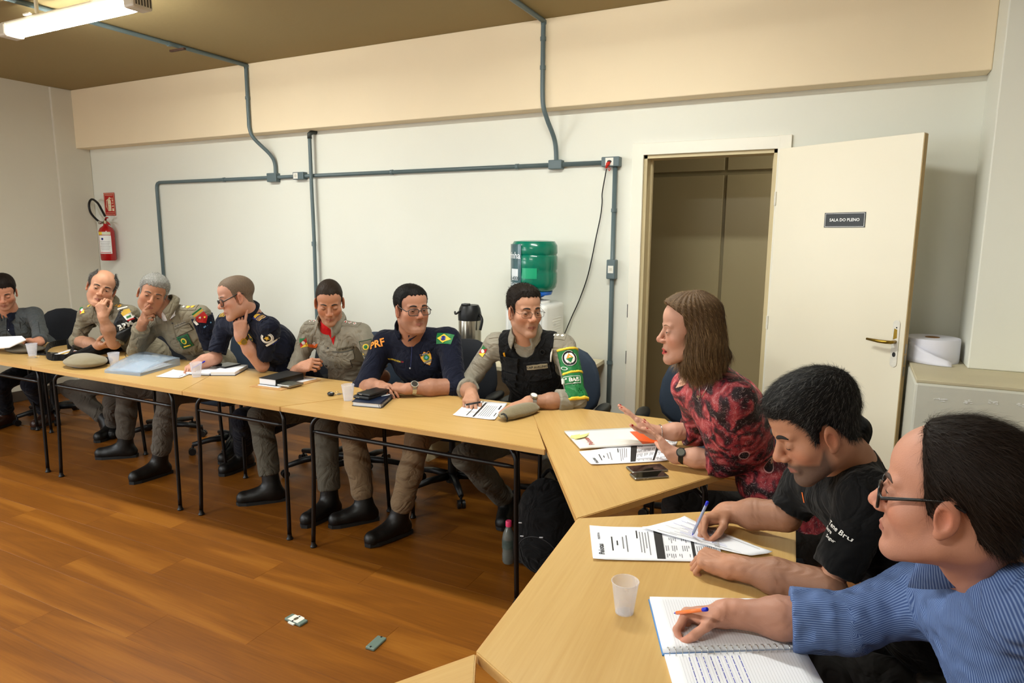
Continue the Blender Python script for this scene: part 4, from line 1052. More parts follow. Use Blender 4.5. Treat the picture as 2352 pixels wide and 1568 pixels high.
def person(key, label, head, look, neck, hip, face_dir, hair, skin=(206, 152, 120), face=None, roll=0.0, hsc=1.0, stubble=None, browcol=(40, 30, 24), haircol=(30, 24, 20),
           arms=None, shirt=None, trousers=None, legs=None, bulk=1.0, belly=1.0, lookdown=0.0, gaze=None, iris=(58, 40, 28), h=(0.0080, 0.0027, 0.0030), shw=0.185, shl=None, shr=None,
           hair_mat=None, hair_vscale=60, lipcol=(150, 92, 80), shirt_name='shirt', boots=True, bootmat=None, handsc=1.0, folds=0.006, armr=(0.056, 0.047), hem=0.13, nails=None, stripes=False, drape=False, flow='crown', nstr=2600, slen=0.016, swid=0.0011, grey=None, fa=0.046, sleeve_pad=0.012):
    skin0 = skin; skin = tuple(np.array(skin) * SKN)
    root = empty('person', (hip[0], hip[1], 0)); tag(root, label, 'person', 'people seated at the meeting tables')
    R = frame(look, roll=roll)
    fwd = nrm(A_(face_dir[0], face_dir[1], 0)); rt = np.cross(fwd, A_(0, 0, 1))
    up = nrm(neck - hip); fw = nrm(fwd - up * np.dot(fwd, up)); rr = np.cross(fw, up)
    sR = neck + rr * shw - up * 0.045 if shr is None else np.asarray(shr, float)
    sL = neck - rr * shw - up * 0.045 if shl is None else np.asarray(shl, float)
    B = np.stack([rr, fw, up], 1)
    hb = head_build(h[1], head, R, hsc, face or {}, hair, skin0, stubble, neck + (head - neck) * 0.0 - up * 0.02, browcol, lipcol, lookdown)
    Vs = [hb['V']]; Fs = [hb['F']]; Cs = [hb['C']]; n0 = len(hb['V'])
    # shirt
    S = SDF(h[0]); LEN = np.linalg.norm(neck - hip)
    at = lambda t, f_=0.0, s_=0.0: hip + up * LEN * t + fw * f_ + rr * s_
    b = bulk
    S.el(at(-0.02), (0.165 * b, 0.125 * b * belly ** 0.5, 0.13), B, k=0.05)
    S.el(at(0.27, 0.012 * belly), (0.155 * b * (0.6 + 0.4 * belly), 0.122 * b * belly, 0.17), B, k=0.06)
    S.el(at(0.68, 0.008), (0.165 * b, 0.115 * b, 0.17), B, k=0.06)
    S.rc(sL * 0.86 + sR * 0.14 - up * 0.014, sR * 0.86 + sL * 0.14 - up * 0.014, 0.060 * b ** 0.5, 0.060 * b ** 0.5, 0.05)
    for s_ in (sL, sR): S.rc(neck - up * 0.012, s_ * 0.94 + neck * 0.06 + up * 0.004, 0.060, 0.050, 0.04)
    if drape: S.el(at(0.80), (0.185 * b, 0.125 * b, 0.13), B, k=0.07)
    elbows = {}; nail_list = []
    for sd, sh in (('L', sL), ('R', sR)):
        a = (arms or {}).get(sd)
        if not a: continue
        w_ = np.asarray(a['w'], float); e = np.asarray(a['e'], float) if 'e' in a else ik(sh, w_, a.get('l1', 0.30), a.get('l2', 0.262), a['pole'])
        elbows[sd] = e; t = a.get('sleeve', 0.75)
        r0, r1 = armr[0] * b ** 0.5, armr[1] * b ** 0.5
        if t <= 1.0:
            end = sh + (e - sh) * t
            S.rc(sh, sh + (end - sh) * 0.35, r0, r0 * 0.97, 0.04); S.cy(sh + (end - sh) * 0.05, end, r0 * 0.97, r1 + 0.008, 0.012)
        else:
            end = e + (w_ - e) * (t - 1.0); ax = nrm(w_ - e)
            S.rc(sh, e, r0, r1, 0.07 if drape else 0.04); q = e + (end - e) * 0.72
            S.rc(e, e + (end - e) * 0.3, r1, r1 * 0.98, 0.025); rw = 0.034 + (fa - 0.034) * max(0, min(1, 2.15 - t)) + sleeve_pad
            S.cy(e, end, r1, rw, 0.012)
            if a.get('cuff', True):
                S.cy(end - ax * a.get('cuffw', 0.05), end + ax * 0.001, rw + a.get('cuffr', 0.006), rw + a.get('cuffr', 0.006) + 0.001, 0.004)
        if a.get('pose'):
            V, F, tips = arm_mesh(h[2], e, w_, a['dir'], a['palm'], a['pose'], (1 if sd == 'R' else -1), handsc, fa, a.get('spread', 5.0))
            Vs.append(V); Fs.append(F + sum(len(v) for v in Vs[:-1])); c = np.tile(np.array(lin(skin)), (len(V), 1))
            dt = np.full(len(V), 9.0)
            for tp in tips: dt = np.minimum(dt, np.linalg.norm(V - tp[0], axis=1))
            m_ = np.clip(1 - dt / 0.03, 0, 1)[:, None] * 0.35; red = np.array(lin(tuple(np.array(skin) * A_(1.0, 0.78, 0.72)))); c = c * (1 - m_) + red * m_
            ha = a.get('hairy', 0.0)
            if ha:
                d_ = np.linalg.norm(V - w_, axis=1); along = (V - w_) @ nrm(e - w_)
                m_ = (np.clip(along / 0.05, 0, 1) * ha)[:, None]; c = c * (1 - m_) + np.array(lin(tuple(np.array(skin) * 0.62))) * m_
            Cs.append(c); nail_list += tips
    for q in (('L', sL), ('R', sR)): pass
    S.rc(hip - up * 0.02, hip - up * 0.10, 0.12 * b, 0.12 * b, 0.05)
    S.pl(-up, hip - up * hem, 0.004)
    # room for the neck
    S.rc(neck + up * 0.03, neck + up * 0.16, 0.05, 0.07, 0.012, m=-1)
    if folds: S.disp = fold_noise(folds, 85, abs(hash(key)) % 997 if False else sum(map(ord, key)) * 7, (0.2, 0.2, 1))
    SV, SF = S.mesh(0.02)
    scol = None
    if stripes:
        ax_ = [(at(0.2), neck, rr, fw)]
        for sd, sh in (('L', sL), ('R', sR)):
            if sd in elbows:
                wv_ = np.asarray(arms[sd]['w'], float); e_ = elbows[sd]
                for p_, q_ in ((sh, e_), (e_, wv_)):
                    dd = nrm(q_ - p_); u_ = nrm(np.cross(dd, A_(0.1, 0.2, 1))); ax_.append((p_, q_, u_, np.cross(dd, u_)))
        best = np.full(len(SV), 9.0); sv = np.zeros(len(SV))
        for i_, (p_, q_, u_, v_) in enumerate(ax_):
            dd = q_ - p_; t_ = np.clip((SV - p_) @ dd / (dd @ dd), 0, 1); off_ = SV - p_ - t_[:, None] * dd; dist = np.linalg.norm(off_, axis=1) - (0.11 if i_ == 0 else 0.05)
            ang = np.arctan2(off_ @ u_, off_ @ v_) * (0.13 if i_ == 0 else 0.052)
            m_ = dist < best; best[m_] = dist[m_]; sv[m_] = ang[m_] + 0.5
        scol = np.stack([sv, sv, sv], 1)
    so = link(shirt_name, fast_mesh(shirt_name, SV, SF), shirt, root, True, scol)
    surf = bvh_of(SV, SF)
    # a simple trunk joins neck and arms under the clothes
    C = SDF(0.014)
    C.el(at(0.1), (0.12, 0.09, 0.14), B, k=0.05); C.el(at(0.6), (0.12, 0.08, 0.18), B, k=0.05); C.rc(neck - up * 0.03, head, 0.045, 0.03, 0.03)
    for sd, sh in (('L', sL), ('R', sR)):
        C.rc(at(0.85), sh, 0.05, 0.04, 0.03)
        if sd in elbows: C.rc(sh, elbows[sd], 0.035, 0.03, 0.03)
    V, F = C.mesh(0.02); Fs.append(F + sum(len(v) for v in Vs)); Vs.append(V); Cs.append(np.tile(np.array(lin(skin)), (len(V), 1)))
    body = link('body', fast_mesh('body', np.concatenate(Vs), np.concatenate(Fs)), m_skin, root, True, np.concatenate(Cs))
    if hb['hair'] is not None and len(hb['hair'][0]):
        HV, HF, HC = strands(hb['hair'][0], hb['hair'][1], R, head, hsc, flow, nstr, slen, swid, haircol, grey, sum(map(ord, key)))
        ho = link('hair', fast_mesh('hair', HV, HF), m_hair, root, True, HC); ho['kind'] = 'stuff'
    bm_ = mat('brow_%d_%d_%d' % browcol, browcol, 0.7, var=0.2, vscale=80)
    for pts, rs in hb['brows']: MB().tube(pts, rs, 6).build('eyebrow', bm_, root, True)
    for pts in hb['lash']: MB().tube(pts, [0.0005 * hsc] + [0.0011 * hsc] * 7 + [0.0005 * hsc], 5).build('eyelashes', m_lash, root, True)
    gz = R @ nrm(gaze) if gaze is not None else nrm(look)
    for c in hb['eyes']: eye_obj(c, gz, 0.0124 * hsc, iris, root)
    if nails:
        for c, d, nn, r in nail_list:
            x = nrm(d); z = nrm(nn - x * np.dot(nn, x)); y = np.cross(z, x)
            MB().sph(c, (r * 0.95, r * 0.72, r * 0.28), R=np.stack([x, y, z], 1).tolist(), u=10, v=6).build('fingernail', nails, root, True)
    # legs
    if legs:
        P = SDF(0.010)
        P.el(hip - up * 0.03, (0.17 * b, 0.13 * b, 0.10), B, k=0.05)
        for sd, q in legs.items():
            hp = hip + rr * (0.095 if sd == 'R' else -0.095) - up * 0.04 + fw * 0.02
            an = np.asarray(q['a'], float); kn = (py(q['kp'][0], q['kp'][1], an[1] + q['kp'][2]) if 'kp' in q else np.asarray(q['k'], float)) if ('k' in q or 'kp' in q) else ik(hp, an, 0.43, 0.42, q.get('pole', fw + A_(0, 0, 0.9)))
            P.rc(hp, kn, 0.088, 0.070, 0.04); e = kn + (an - kn) * q.get('hem', 0.86)
            P.rc(kn, kn + (e - kn) * 0.55, 0.068, 0.066, 0.03)
            if q.get('bloused'): P.rc(kn + (e - kn) * 0.5, e, 0.066, 0.062, 0.03); P.rc(e, e + (an - kn) * 0.04, 0.058, 0.05, 0.015)
            else: P.cy(kn + (e - kn) * 0.4, e, 0.066, 0.064, 0.01)
            td = nrm(A_(*q['toe'], 0)); fl = an.copy(); fl[2] = 0.0
            if boots:
                Bt = SDF(0.0065); ax = nrm(kn - an)
                Bt.rc(an + ax * 0.13, an - ax * 0.02, 0.052, 0.050, 0.02); hl = fl - td * 0.035 + A_(0, 0, 0.036 + (an[2] - 0.085))
                tz = q.get('toez', 0.0)
                Bt.rc(hl, fl + td * 0.165 + A_(0, 0, 0.040 + tz), 0.044, 0.043, 0.03); Bt.rc(an, fl + td * 0.10 + A_(0, 0, 0.05 + tz * 0.5), 0.042, 0.036, 0.03)
                if tz == 0 and an[2] < 0.1: Bt.pl((0, 0, -1), (0, 0, 0.002), 0.003)
                V, F = Bt.mesh(0.015); bo = link('boot', fast_mesh('boot', V, F), bootmat or m_boot, root, True)
                sw_ = np.cross(td, A_(0, 0, 1)); zb_ = max(0.0, an[2] - 0.092)
                MB().prism([tuple((fl + td * u + sw_ * v)[:2]) for u, v in ((-0.075, -0.03), (-0.08, 0.0), (-0.075, 0.03), (-0.02, 0.038), (0.06, 0.043), (0.15, 0.044), (0.195, 0.03), (0.21, 0.0), (0.195, -0.03), (0.15, -0.044), (0.06, -0.043), (-0.02, -0.038))], zb_, zb_ + 0.02).build('sole', m_boot2, bo)
                lc = MB()
                for k in range(5):
                    p = an + ax * (0.11 - k * 0.03) + td * 0.047 if k < 3 else fl + td * (0.065 + 0.02 * (k - 3)) + A_(0, 0, 0.088 - 0.012 * (k - 3) + (an[2] - 0.085) * 0.6)
                    s_ = np.cross(td, A_(0, 0, 1)); lc.tube([p - s_ * 0.024 - td * 0.004, p + td * 0.004, p + s_ * 0.024 - td * 0.004], 0.0028, 6)
                lc.build('laces', m_boot2, bo, True)
        P.disp = fold_noise(0.005, 34, sum(map(ord, key)) * 3, (0.2, 0.2, 0.6))
        P.pl((0, 0, 1), hip + A_(0, 0, 0.13), 0.004)
        V, F = P.mesh(0.02); link('trousers', fast_mesh('trousers', V, F), trousers, root, True)
    NEED[key] = dict(root=root, R=R, head=head, out=hb['out'], surf=surf, shirt=so, neck=neck, up=up, fw=fw, rr=rr, sL=sL, sR=sR, elbows=elbows, at=at, B=B, sdf=S, hip=hip, LEN=LEN, body=body, bodysurf=None)
    return NEED[key]
m_boot = mat('boot_leather', (9, 9, 9), 0.46, var=0.2, vscale=30, bump=0.1, bscale=60)
m_boot2 = mat('boot_lace', (22, 22, 22), 0.7)

# ------------------------------------------------------------------ wardrobe
c_khaki = cloth('uniform_khaki', (124, 116, 98)); c_khaki2 = cloth('uniform_grey', (142, 136, 122)); c_navy = cloth('navy_uniform', (20, 24, 40)); c_navy2 = cloth('navy_shirt', (17, 21, 38))
c_grey = cloth('jacket_grey', (70, 74, 76), rough=0.8); c_black = cloth('black_polo', (13, 13, 14)); c_trk = cloth('trousers_grey', (84, 78, 70)); c_trt = cloth('trousers_tan', (122, 102, 78))
c_trn = cloth('trousers_navy', (18, 20, 30)); c_trd = cloth('trousers_dark', (36, 34, 32)); c_trg = cloth('trousers_olive', (86, 82, 72))
# blouse: red paisley print
def blouse_mat():
    m = bpy.data.materials.new('blouse_print'); m.use_nodes = True; nt = m.node_tree; b = nt.nodes['Principled BSDF']; L = nt.links.new; N = nt.nodes.new
    tc = N('ShaderNodeTexCoord')
    n0 = N('ShaderNodeTexNoise'); n0.inputs['Scale'].default_value = 13; n0.inputs['Detail'].default_value = 5; n0.inputs['Distortion'].default_value = 1.5; L(tc.outputs['Object'], n0.inputs['Vector'])
    cr = N('ShaderNodeValToRGB'); e = cr.color_ramp.elements; e[0].position = 0.42; e[0].color = lin((34, 20, 26)) + (1,); e[1].position = 0.76; e[1].color = lin((216, 150, 154)) + (1,)
    for p, c in ((0.49, (84, 30, 42)), (0.55, (142, 44, 54)), (0.63, (178, 76, 80))): q = cr.color_ramp.elements.new(p); q.color = lin(c) + (1,)
    L(n0.outputs['Fac'], cr.inputs['Fac'])
    mp = N('ShaderNodeMapping'); mp.inputs['Scale'].default_value = (1, 1, 0.75); L(tc.outputs['Object'], mp.inputs['Vector'])
    vo = N('ShaderNodeTexVoronoi'); vo.inputs['Scale'].default_value = 11; vo.inputs['Randomness'].default_value = 0.9; L(mp.outputs['Vector'], vo.inputs['Vector'])
    vr = N('ShaderNodeValToRGB'); vr.color_ramp.interpolation = 'LINEAR'; ve = vr.color_ramp.elements
    ve[0].position = 0.0; ve[0].color = (1, 1, 1, 1); ve[1].position = 0.36; ve[1].color = (0, 0, 0, 1)
    for p, v in ((0.20, 1), (0.22, 0)): q = vr.color_ramp.elements.new(p); q.color = (v, v, v, 1)
    L(vo.outputs['Distance'], vr.inputs['Fac'])
    wc = N('ShaderNodeMath'); wc.operation = 'GREATER_THAN'; wc.inputs[1].default_value = 0.62
    sp = N('ShaderNodeSeparateColor'); L(vo.outputs['Color'], sp.inputs[0]); L(sp.outputs[0], wc.inputs[0])
    mu = N('ShaderNodeMath'); mu.operation = 'MULTIPLY'; L(vr.outputs['Color'], mu.inputs[0]); L(wc.outputs[0], mu.inputs[1])
    m1 = N('ShaderNodeMix'); m1.data_type = 'RGBA'; L(mu.outputs[0], m1.inputs['Factor']); L(cr.outputs['Color'], m1.inputs['A']); m1.inputs['B'].default_value = lin((34, 26, 32)) + (1,)
    # white outlines round the motifs
    ri = N('ShaderNodeMath'); ri.operation = 'COMPARE'; ri.inputs[1].default_value = 0.235; ri.inputs[2].default_value = 0.016; L(vo.outputs['Distance'], ri.inputs[0])
    rm = N('ShaderNodeMath'); rm.operation = 'MULTIPLY'; L(ri.outputs[0], rm.inputs[0]); L(wc.outputs[0], rm.inputs[1])
    n3 = N('ShaderNodeTexNoise'); n3.inputs['Scale'].default_value = 30; n3.inputs['Detail'].default_value = 3; n3.inputs['Distortion'].default_value = 2.5; L(tc.outputs['Object'], n3.inputs['Vector'])
    li = N('ShaderNodeMath'); li.operation = 'COMPARE'; li.inputs[1].default_value = 0.56; li.inputs[2].default_value = 0.006; L(n3.outputs['Fac'], li.inputs[0])
    mxm = N('ShaderNodeMath'); mxm.operation = 'MAXIMUM'; L(rm.outputs[0], mxm.inputs[0]); L(li.outputs[0], mxm.inputs[1])
    ml = N('ShaderNodeMath'); ml.operation = 'MULTIPLY'; ml.inputs[1].default_value = 0.6; L(mxm.outputs[0], ml.inputs[0])
    m2 = N('ShaderNodeMix'); m2.data_type = 'RGBA'; L(ml.outputs[0], m2.inputs['Factor']); L(m1.outputs['Result'], m2.inputs['A']); m2.inputs['B'].default_value = lin((224, 196, 196)) + (1,)
    L(m2.outputs['Result'], b.inputs['Base Color']); b.inputs['Roughness'].default_value = 0.6; b.inputs['Specular IOR Level'].default_value = 0.3
    return m
def stripe_mat():
    m = bpy.data.materials.new('blue_striped_shirt'); m.use_nodes = True; nt = m.node_tree; b = nt.nodes['Principled BSDF']; L = nt.links.new; N = nt.nodes.new
    tc = N('ShaderNodeTexCoord'); va = N('ShaderNodeVertexColor'); va.layer_name = 'Col'; sp = N('ShaderNodeSeparateColor'); L(va.outputs['Color'], sp.inputs[0])
    mu = N('ShaderNodeMath'); mu.operation = 'MULTIPLY'; mu.inputs[1].default_value = 2 * math.pi / 0.0035; L(sp.outputs[0], mu.inputs[0])
    sn = N('ShaderNodeMath'); sn.operation = 'SINE'; L(mu.outputs[0], sn.inputs[0]); ma = N('ShaderNodeMath'); ma.operation = 'MULTIPLY_ADD'; ma.inputs[1].default_value = 0.5; ma.inputs[2].default_value = 0.5; L(sn.outputs[0], ma.inputs[0])
    cr = N('ShaderNodeValToRGB'); e = cr.color_ramp.elements; e[0].position = 0.30; e[0].color = lin((62, 84, 132)) + (1,); e[1].position = 0.85; e[1].color = lin((112, 134, 176)) + (1,)
    L(ma.outputs[0], cr.inputs['Fac']); L(cr.outputs['Color'], b.inputs['Base Color']); b.inputs['Roughness'].default_value = 0.8; b.inputs['Specular IOR Level'].default_value = 0.2
    n2 = N('ShaderNodeTexNoise'); n2.inputs['Scale'].default_value = 18; L(tc.outputs['Object'], n2.inputs['Vector']); bp = N('ShaderNodeBump'); bp.inputs['Strength'].default_value = 0.4; bp.inputs['Distance'].default_value = 0.01
    L(n2.outputs['Fac'], bp.inputs['Height']); L(bp.outputs['Normal'], b.inputs['Normal'])
    return m
c_blouse = blouse_mat(); c_blue = stripe_mat()

def hair_line(front, temple=None):
    L_ = [list(p) for p in LINE]
    for p in L_:
        if p[0] >= 0.03: p[1] += front
    return [tuple(p) for p in L_]
# ------------------------------------------------------------------ the people
hip = lambda x, y, z=0.53: A_(x, y, z)
# A: man in grey jacket, cut by the left edge
nk = py(20, 722, 3.0)
w_ = py(90, 785, 2.82)
person('A', 'man in grey jacket and dark open shirt reading papers, cut by the left edge', py(8, 671, 2.92), A_(0.82, -0.52, -0.42), nk, hip(-6.2, 3.3), (0.5, -0.85),
       short_hair(hair_line(0.0), 0.007, lambda X, Y, Z: 0.008 * np.clip((Z - 0.06) / 0.06, 0, 1)), skin=(205, 146, 118), hsc=1.04, stubble=((120, 84, 68), 0.35), haircol=(34, 24, 20), lookdown=0.75,
       arms=dict(L=dict(w=w_, pole=(0.7, 0.2, -1), dir=A_(-0.75, -0.25, 0.12), palm=A_(0.1, -0.1, -1), pose='grip', sleeve=1.86, cuff=False, spread=2),
                 R=dict(w=py(-60, 790, 2.75), pole=(-0.7, 0.2, -1), dir=A_(0.6, -0.3, 0.1), palm=A_(0, 0, 1), pose='grip', sleeve=1.86, cuff=False)),
       shirt=c_grey, shirt_name='jacket', trousers=c_trn, legs=dict(L=dict(a=pz(108, 948, 0.09), toe=(0.5, -0.8)), R=dict(a=pz(15, 952, 0.09), toe=(0.3, -0.9))), bulk=1.08, folds=0.003, bootmat=mat('brown_shoe', (52, 28, 18), 0.35))
# B: grey-haired balding officer, chin on hand
person('B', 'balding officer in khaki uniform with black BPM armband resting chin on hand', py(233, 662, 2.95), A_(0.83, -0.54, -0.06), py(252, 708, 3.04), hip(-4.85, 3.4), (0.25, -0.97),
       short_hair([(-0.12, -0.05), (-0.085, -0.062), (-0.04, -0.03), (-0.022, 0.012), (0.0, 0.036), (0.016, 0.02), (0.026, -0.005), (0.034, 0.03), (0.044, 0.08), (0.06, 0.15), (0.12, 0.2)], 0.007,
                  lambda X, Y, Z: 0.006 * np.sin(X * 90) ** 2, side_min=lambda X, Y, Z: 0.052 - np.abs(X) + 0.9 * np.clip(-Y - 0.035, 0, 0.05), rough=0.001),
       nstr=2200, slen=0.02, grey=((150,148,144),.4), skin=(204, 152, 122), roll=math.radians(20), hsc=1.03, face=dict(fat=0.55, w=1.03, lid=0.62), haircol=(84, 80, 76), browcol=(44, 36, 32), gaze=(0.15, 1, 0),
       shl=py(300, 722, 3.08), shr=py(200, 720, 3.02),
       arms=dict(L=dict(w=py(236, 728, 2.87), e=py(262, 788, 2.95), dir=A_(0.0, -0.1, 1), palm=A_(-0.3, 0.85, 0.2), pose='curl', sleeve=0.95, hairy=0.25),
                 R=dict(w=py(226, 794, 2.92), e=py(180, 782, 3.0), dir=A_(0.9, 0.1, 0.12), palm=A_(-0.1, 0.4, 0.9), pose='relax', sleeve=1.1, hairy=0.25)),
       shirt=c_khaki, trousers=c_trk, legs=dict(R=dict(a=pz(243, 962, 0.13), kp=(163, 893, 0.0), toe=(0.9, -0.3), bloused=True), L=dict(a=pz(262, 975, 0.09), toe=(0.3, -0.9), bloused=True)), bulk=1.12, belly=1.2)
# C: white-haired officer leaning on his hand
person('C', 'white-haired officer in khaki uniform leaning sideways with fingers at mouth', py(350, 677, 2.93), A_(0.80, -0.58, -0.10), py(395, 716, 3.04), hip(-4.1, 3.42), (0.1, -1),
       short_hair(hair_line(-0.006), 0.009, lambda X, Y, Z: 0.006 * np.clip((Z - 0.03) / 0.06, 0, 1)),
       skin=(184, 132, 102), roll=math.radians(19), hsc=1.04, face=dict(fat=0.35, w=1.0, lid=0.45), haircol=(150, 148, 142), grey=((214,212,206),.5), flow='forward', slen=.02, browcol=(70, 60, 54), gaze=(0.05, 1, 0.05),
       shl=py(464, 722, 3.12), shr=py(356, 748, 3.04),
       arms=dict(R=dict(w=py(328, 738, 2.88), e=pz(311, 806, 0.80), dir=A_(0.17, -0.06, 0.10), palm=A_(0.3, 0.75, 0.1), pose='point', sleeve=1.80, cuffw=0.06),
                 L=dict(w=A_(-3.78, 3.12, 0.63), e=py(490, 806, 3.18), dir=A_(-0.5, -0.7, 0), palm=A_(0, 0, -1), pose='relax', sleeve=1.8)),
       shirt=c_khaki, trousers=c_trk, legs=dict(R=dict(a=pz(288, 1022, 0.09), kp=(292, 893, 0.02), toe=(-0.75, -0.6), bloused=True, hem=0.78), L=dict(a=pz(366, 1062, 0.09), kp=(388, 905, 0.02), toe=(-0.1, -1), bloused=True, hem=0.78)), bulk=1.1, belly=1.1, folds=0.005)
# D: navy officer in glasses, hand at ear
hd = py(545, 684, 2.93)
person('D', 'officer in navy uniform with black glasses and gold watch, hand at his ear', hd, A_(-0.42, -0.84, -0.22), py(577, 728, 3.03), hip(-3.25, 3.4), (-0.12, -1),
       short_hair(hair_line(0.012), 0.0025, rough=0.0003), skin=(206, 154, 130), roll=math.radians(-8), hsc=1.05, face=dict(fat=0.3, nose=1.05), slen=0.006, nstr=3000, grey=((160,150,138),.3), haircol=(128, 108, 90), browcol=(110, 90, 78), lookdown=0.7, stubble=((170, 140, 120), 0.3),
       shl=py(620, 752, 3.0), shr=py(518, 742, 3.04),
       arms=dict(L=dict(w=py(551, 772, 2.90), e=pz(602, 838, 0.80), dir=A_(0.06, 0.03, 1), palm=A_(-0.6, 0.7, 0), pose='point', sleeve=0.80, hairy=0.1),
                 R=dict(w=pz(450, 836, 0.79), e=pz(494, 822, 0.83), dir=pz(424, 856, 0.77) - pz(450, 836, 0.79), palm=A_(0, 0, -1), pose='relax', sleeve=0.85, hairy=0.15)),
       shirt=c_navy, trousers=c_trn, legs=dict(R=dict(a=pz(560, 1045, 0.09), toe=(0.0, -1)), L=dict(a=pz(548, 1020, 0.09), toe=(0.2, -1))), bulk=1.12, belly=1.05)
# E: officer looking down, red undershirt
person('E', 'officer in grey uniform with red undershirt looking down at his hand', py(757, 694, 3.12), A_(0.60, -0.72, -0.36), py(766, 748, 3.22), hip(-2.9, 3.46), (0.1, -1),
       short_hair(hair_line(0.008), 0.0035, rough=0.0004), skin=(200, 144, 114), hsc=1.04, face=dict(w=0.96, ears=1.12), slen=0.008, nstr=3200, haircol=(50, 38, 28), browcol=(48, 36, 30), lookdown=0.8, stubble=((130, 100, 84), 0.3),
       shw=0.195, arms=dict(R=dict(w=py(694, 842, 3.0), e=py(673, 868, 3.1), dir=A_(0.85, -0.1, 0.25), palm=A_(0.2, 0.8, -0.4), pose='curl', sleeve=0.86, hairy=0.2),
                 L=dict(w=A_(-2.62, 3.02, 0.70), pole=(0.7, 0.3, -1), dir=A_(-0.5, -0.6, 0), palm=A_(0, 0, -1), pose='relax', sleeve=0.85)),
       shirt=c_khaki2, trousers=c_trg, legs=dict(R=dict(a=pz(625, 1118, 0.09), kp=(598, 955, 0.02), toe=(-0.7, -0.7), hem=0.82), L=dict(a=pz(757, 1150, 0.09), kp=(748, 975, 0.02), toe=(-0.1, -1), hem=0.84)), bulk=1.0)
# F: highway officer, navy top, glasses
person('F', 'heavy-set man in navy long-sleeve top with gold badge, glasses and clasped hands', py(944, 711, 3.10), A_(0.88, -0.47, 0.0), py(950, 768, 3.21), hip(-2.25, 3.48), (0.12, -1),
       short_hair(hair_line(0.004), 0.006, lambda X, Y, Z: 0.003 * np.clip((Z - 0.05) / 0.05, 0, 1)), skin=(190, 138, 112), hsc=1.07, face=dict(fat=0.6, w=1.03, jaw=1.05, neck=0.064, lid=0.5), slen=0.012, flow='forward', haircol=(20, 17, 16), browcol=(30, 24, 22),
       stubble=((120, 92, 80), 0.28), gaze=(0.25, 1, 0.0), shw=0.215,
       arms=dict(R=dict(w=pz(872, 886, 0.795), pole=(-0.9, 0.3, -0.6), dir=A_(0.75, -0.5, 0.05), palm=A_(0.25, 0.2, -0.9), pose='relax', sleeve=1.08, hairy=0.2, cuffw=0.06),
                 L=dict(w=pz(940, 892, 0.80), pole=(0.9, 0.4, -0.6), dir=A_(-0.85, -0.2, 0.03), palm=A_(-0.2, 0.2, -0.9), pose='relax', sleeve=1.05, hairy=0.2, cuffw=0.06)),
       shirt=c_navy2, trousers=c_trt, legs=dict(R=dict(a=pz(838, 1162, 0.09), kp=(808, 985, 0.02), toe=(-0.6, -0.8), bloused=True, hem=0.80), L=dict(a=pz(915, 1192, 0.10), kp=(962, 1000, 0.06), toe=(-0.35, -0.95), bloused=True, hem=0.80)), bulk=1.2, belly=1.15, folds=0.004, armr=(0.064, 0.056), fa=0.05)
# G: officer in black vest
person('G', 'officer in black tactical vest with green armband and rimless glasses, pen in hand', py(1203, 716, 3.14), A_(0.80, -0.60, -0.02), py(1212, 778, 3.23), hip(-1.55, 3.5), (0.12, -1),
       short_hair(hair_line(0.004), 0.005, lambda X, Y, Z: 0.010 * np.clip((Z - 0.06) / 0.05, 0, 1)), skin=(200, 150, 122), hsc=1.05, face=dict(w=0.97, chin=1.1, lid=0.5), slen=0.022, flow='forward', haircol=(34, 26, 20), browcol=(34, 26, 20),
       stubble=((130, 104, 92), 0.28), gaze=(0.3, 1, 0.02), shw=0.20,
       arms=dict(R=dict(w=pz(1083, 905, 0.80), pole=(-0.8, 0.5, -0.6), dir=pz(1072, 944, 0.76) - pz(1083, 905, 0.80), palm=A_(0.1, -0.1, -1), pose='grip', sleeve=1.42, hairy=0.3, cuffw=0.07),
                 L=dict(w=pz(1216, 922, 0.795), pole=(0.9, 0.5, -0.6), dir=pz(1140, 950, 0.765) - pz(1216, 922, 0.795), palm=A_(0, 0, -1), pose='flat', sleeve=1.42, hairy=0.3, cuffw=0.07)),
       shirt=c_khaki2, trousers=c_trg, legs=dict(R=dict(a=pz(1165, 1150, 0.10), k=py(1070, 1050, 2.9), toe=(0.3, -0.9), bloused=True), L=dict(a=pz(1300, 1140, 0.1), toe=(0.2, -1), bloused=True)), bulk=1.1, folds=0.004)
# H: woman
def woman_hair(X, Y, Z, D, S):
    th = np.arctan2(X, Y + 0.02)
    st = 0.0016 * np.sin(th * 30 + 2.5 * np.sin(Z * 28)) + 0.0008 * np.sin(th * 71 + Z * 60)
    cap = D - 0.012 - 0.005 * np.clip((Z - 0.05) / 0.05, 0, 1)
    wv = 0.009 * np.sin(Z * 42 + th * 2) * np.clip((0.02 - Z) / 0.1, 0, 1)
    flare = 1 + 0.20 * np.clip((0.0 - Z) / 0.10, 0, 1) - 0.40 * np.clip((-0.085 - Z) / 0.07, 0, 1)
    q = np.sqrt((X / (0.092 * flare)) ** 2 + ((Y + 0.024 + wv) / (0.104 * flare)) ** 2 + (np.where(Z > 0.0, Z, 0.0) / 0.147) ** 2)
    body = (q - 1) * 0.09
    body = np.maximum(body, (-0.138 - Z) + 0.018 * np.sin(th * 7 + 1) + 0.008 * np.sin(th * 19))
    d = np.minimum(cap, body)
    # the face stays open: boundary sweeps from the parting down over the temple to the jaw
    yb = np.interp(Z, [-0.2, -0.12, -0.06, 0.0, 0.04, 0.07, 0.092, 0.108, 0.12], [0.020, 0.036, 0.030, 0.026, 0.030, 0.046, 0.066, 0.087, 0.3]) + 0.25 * np.clip(np.abs(X) - 0.055, 0, 1) * (Z < -0.03)
    d = np.maximum(d, (Y - yb) + 0.003 * np.sin(Z * 120))
    d = np.maximum(d, -(D + 0.004))
    return d + st
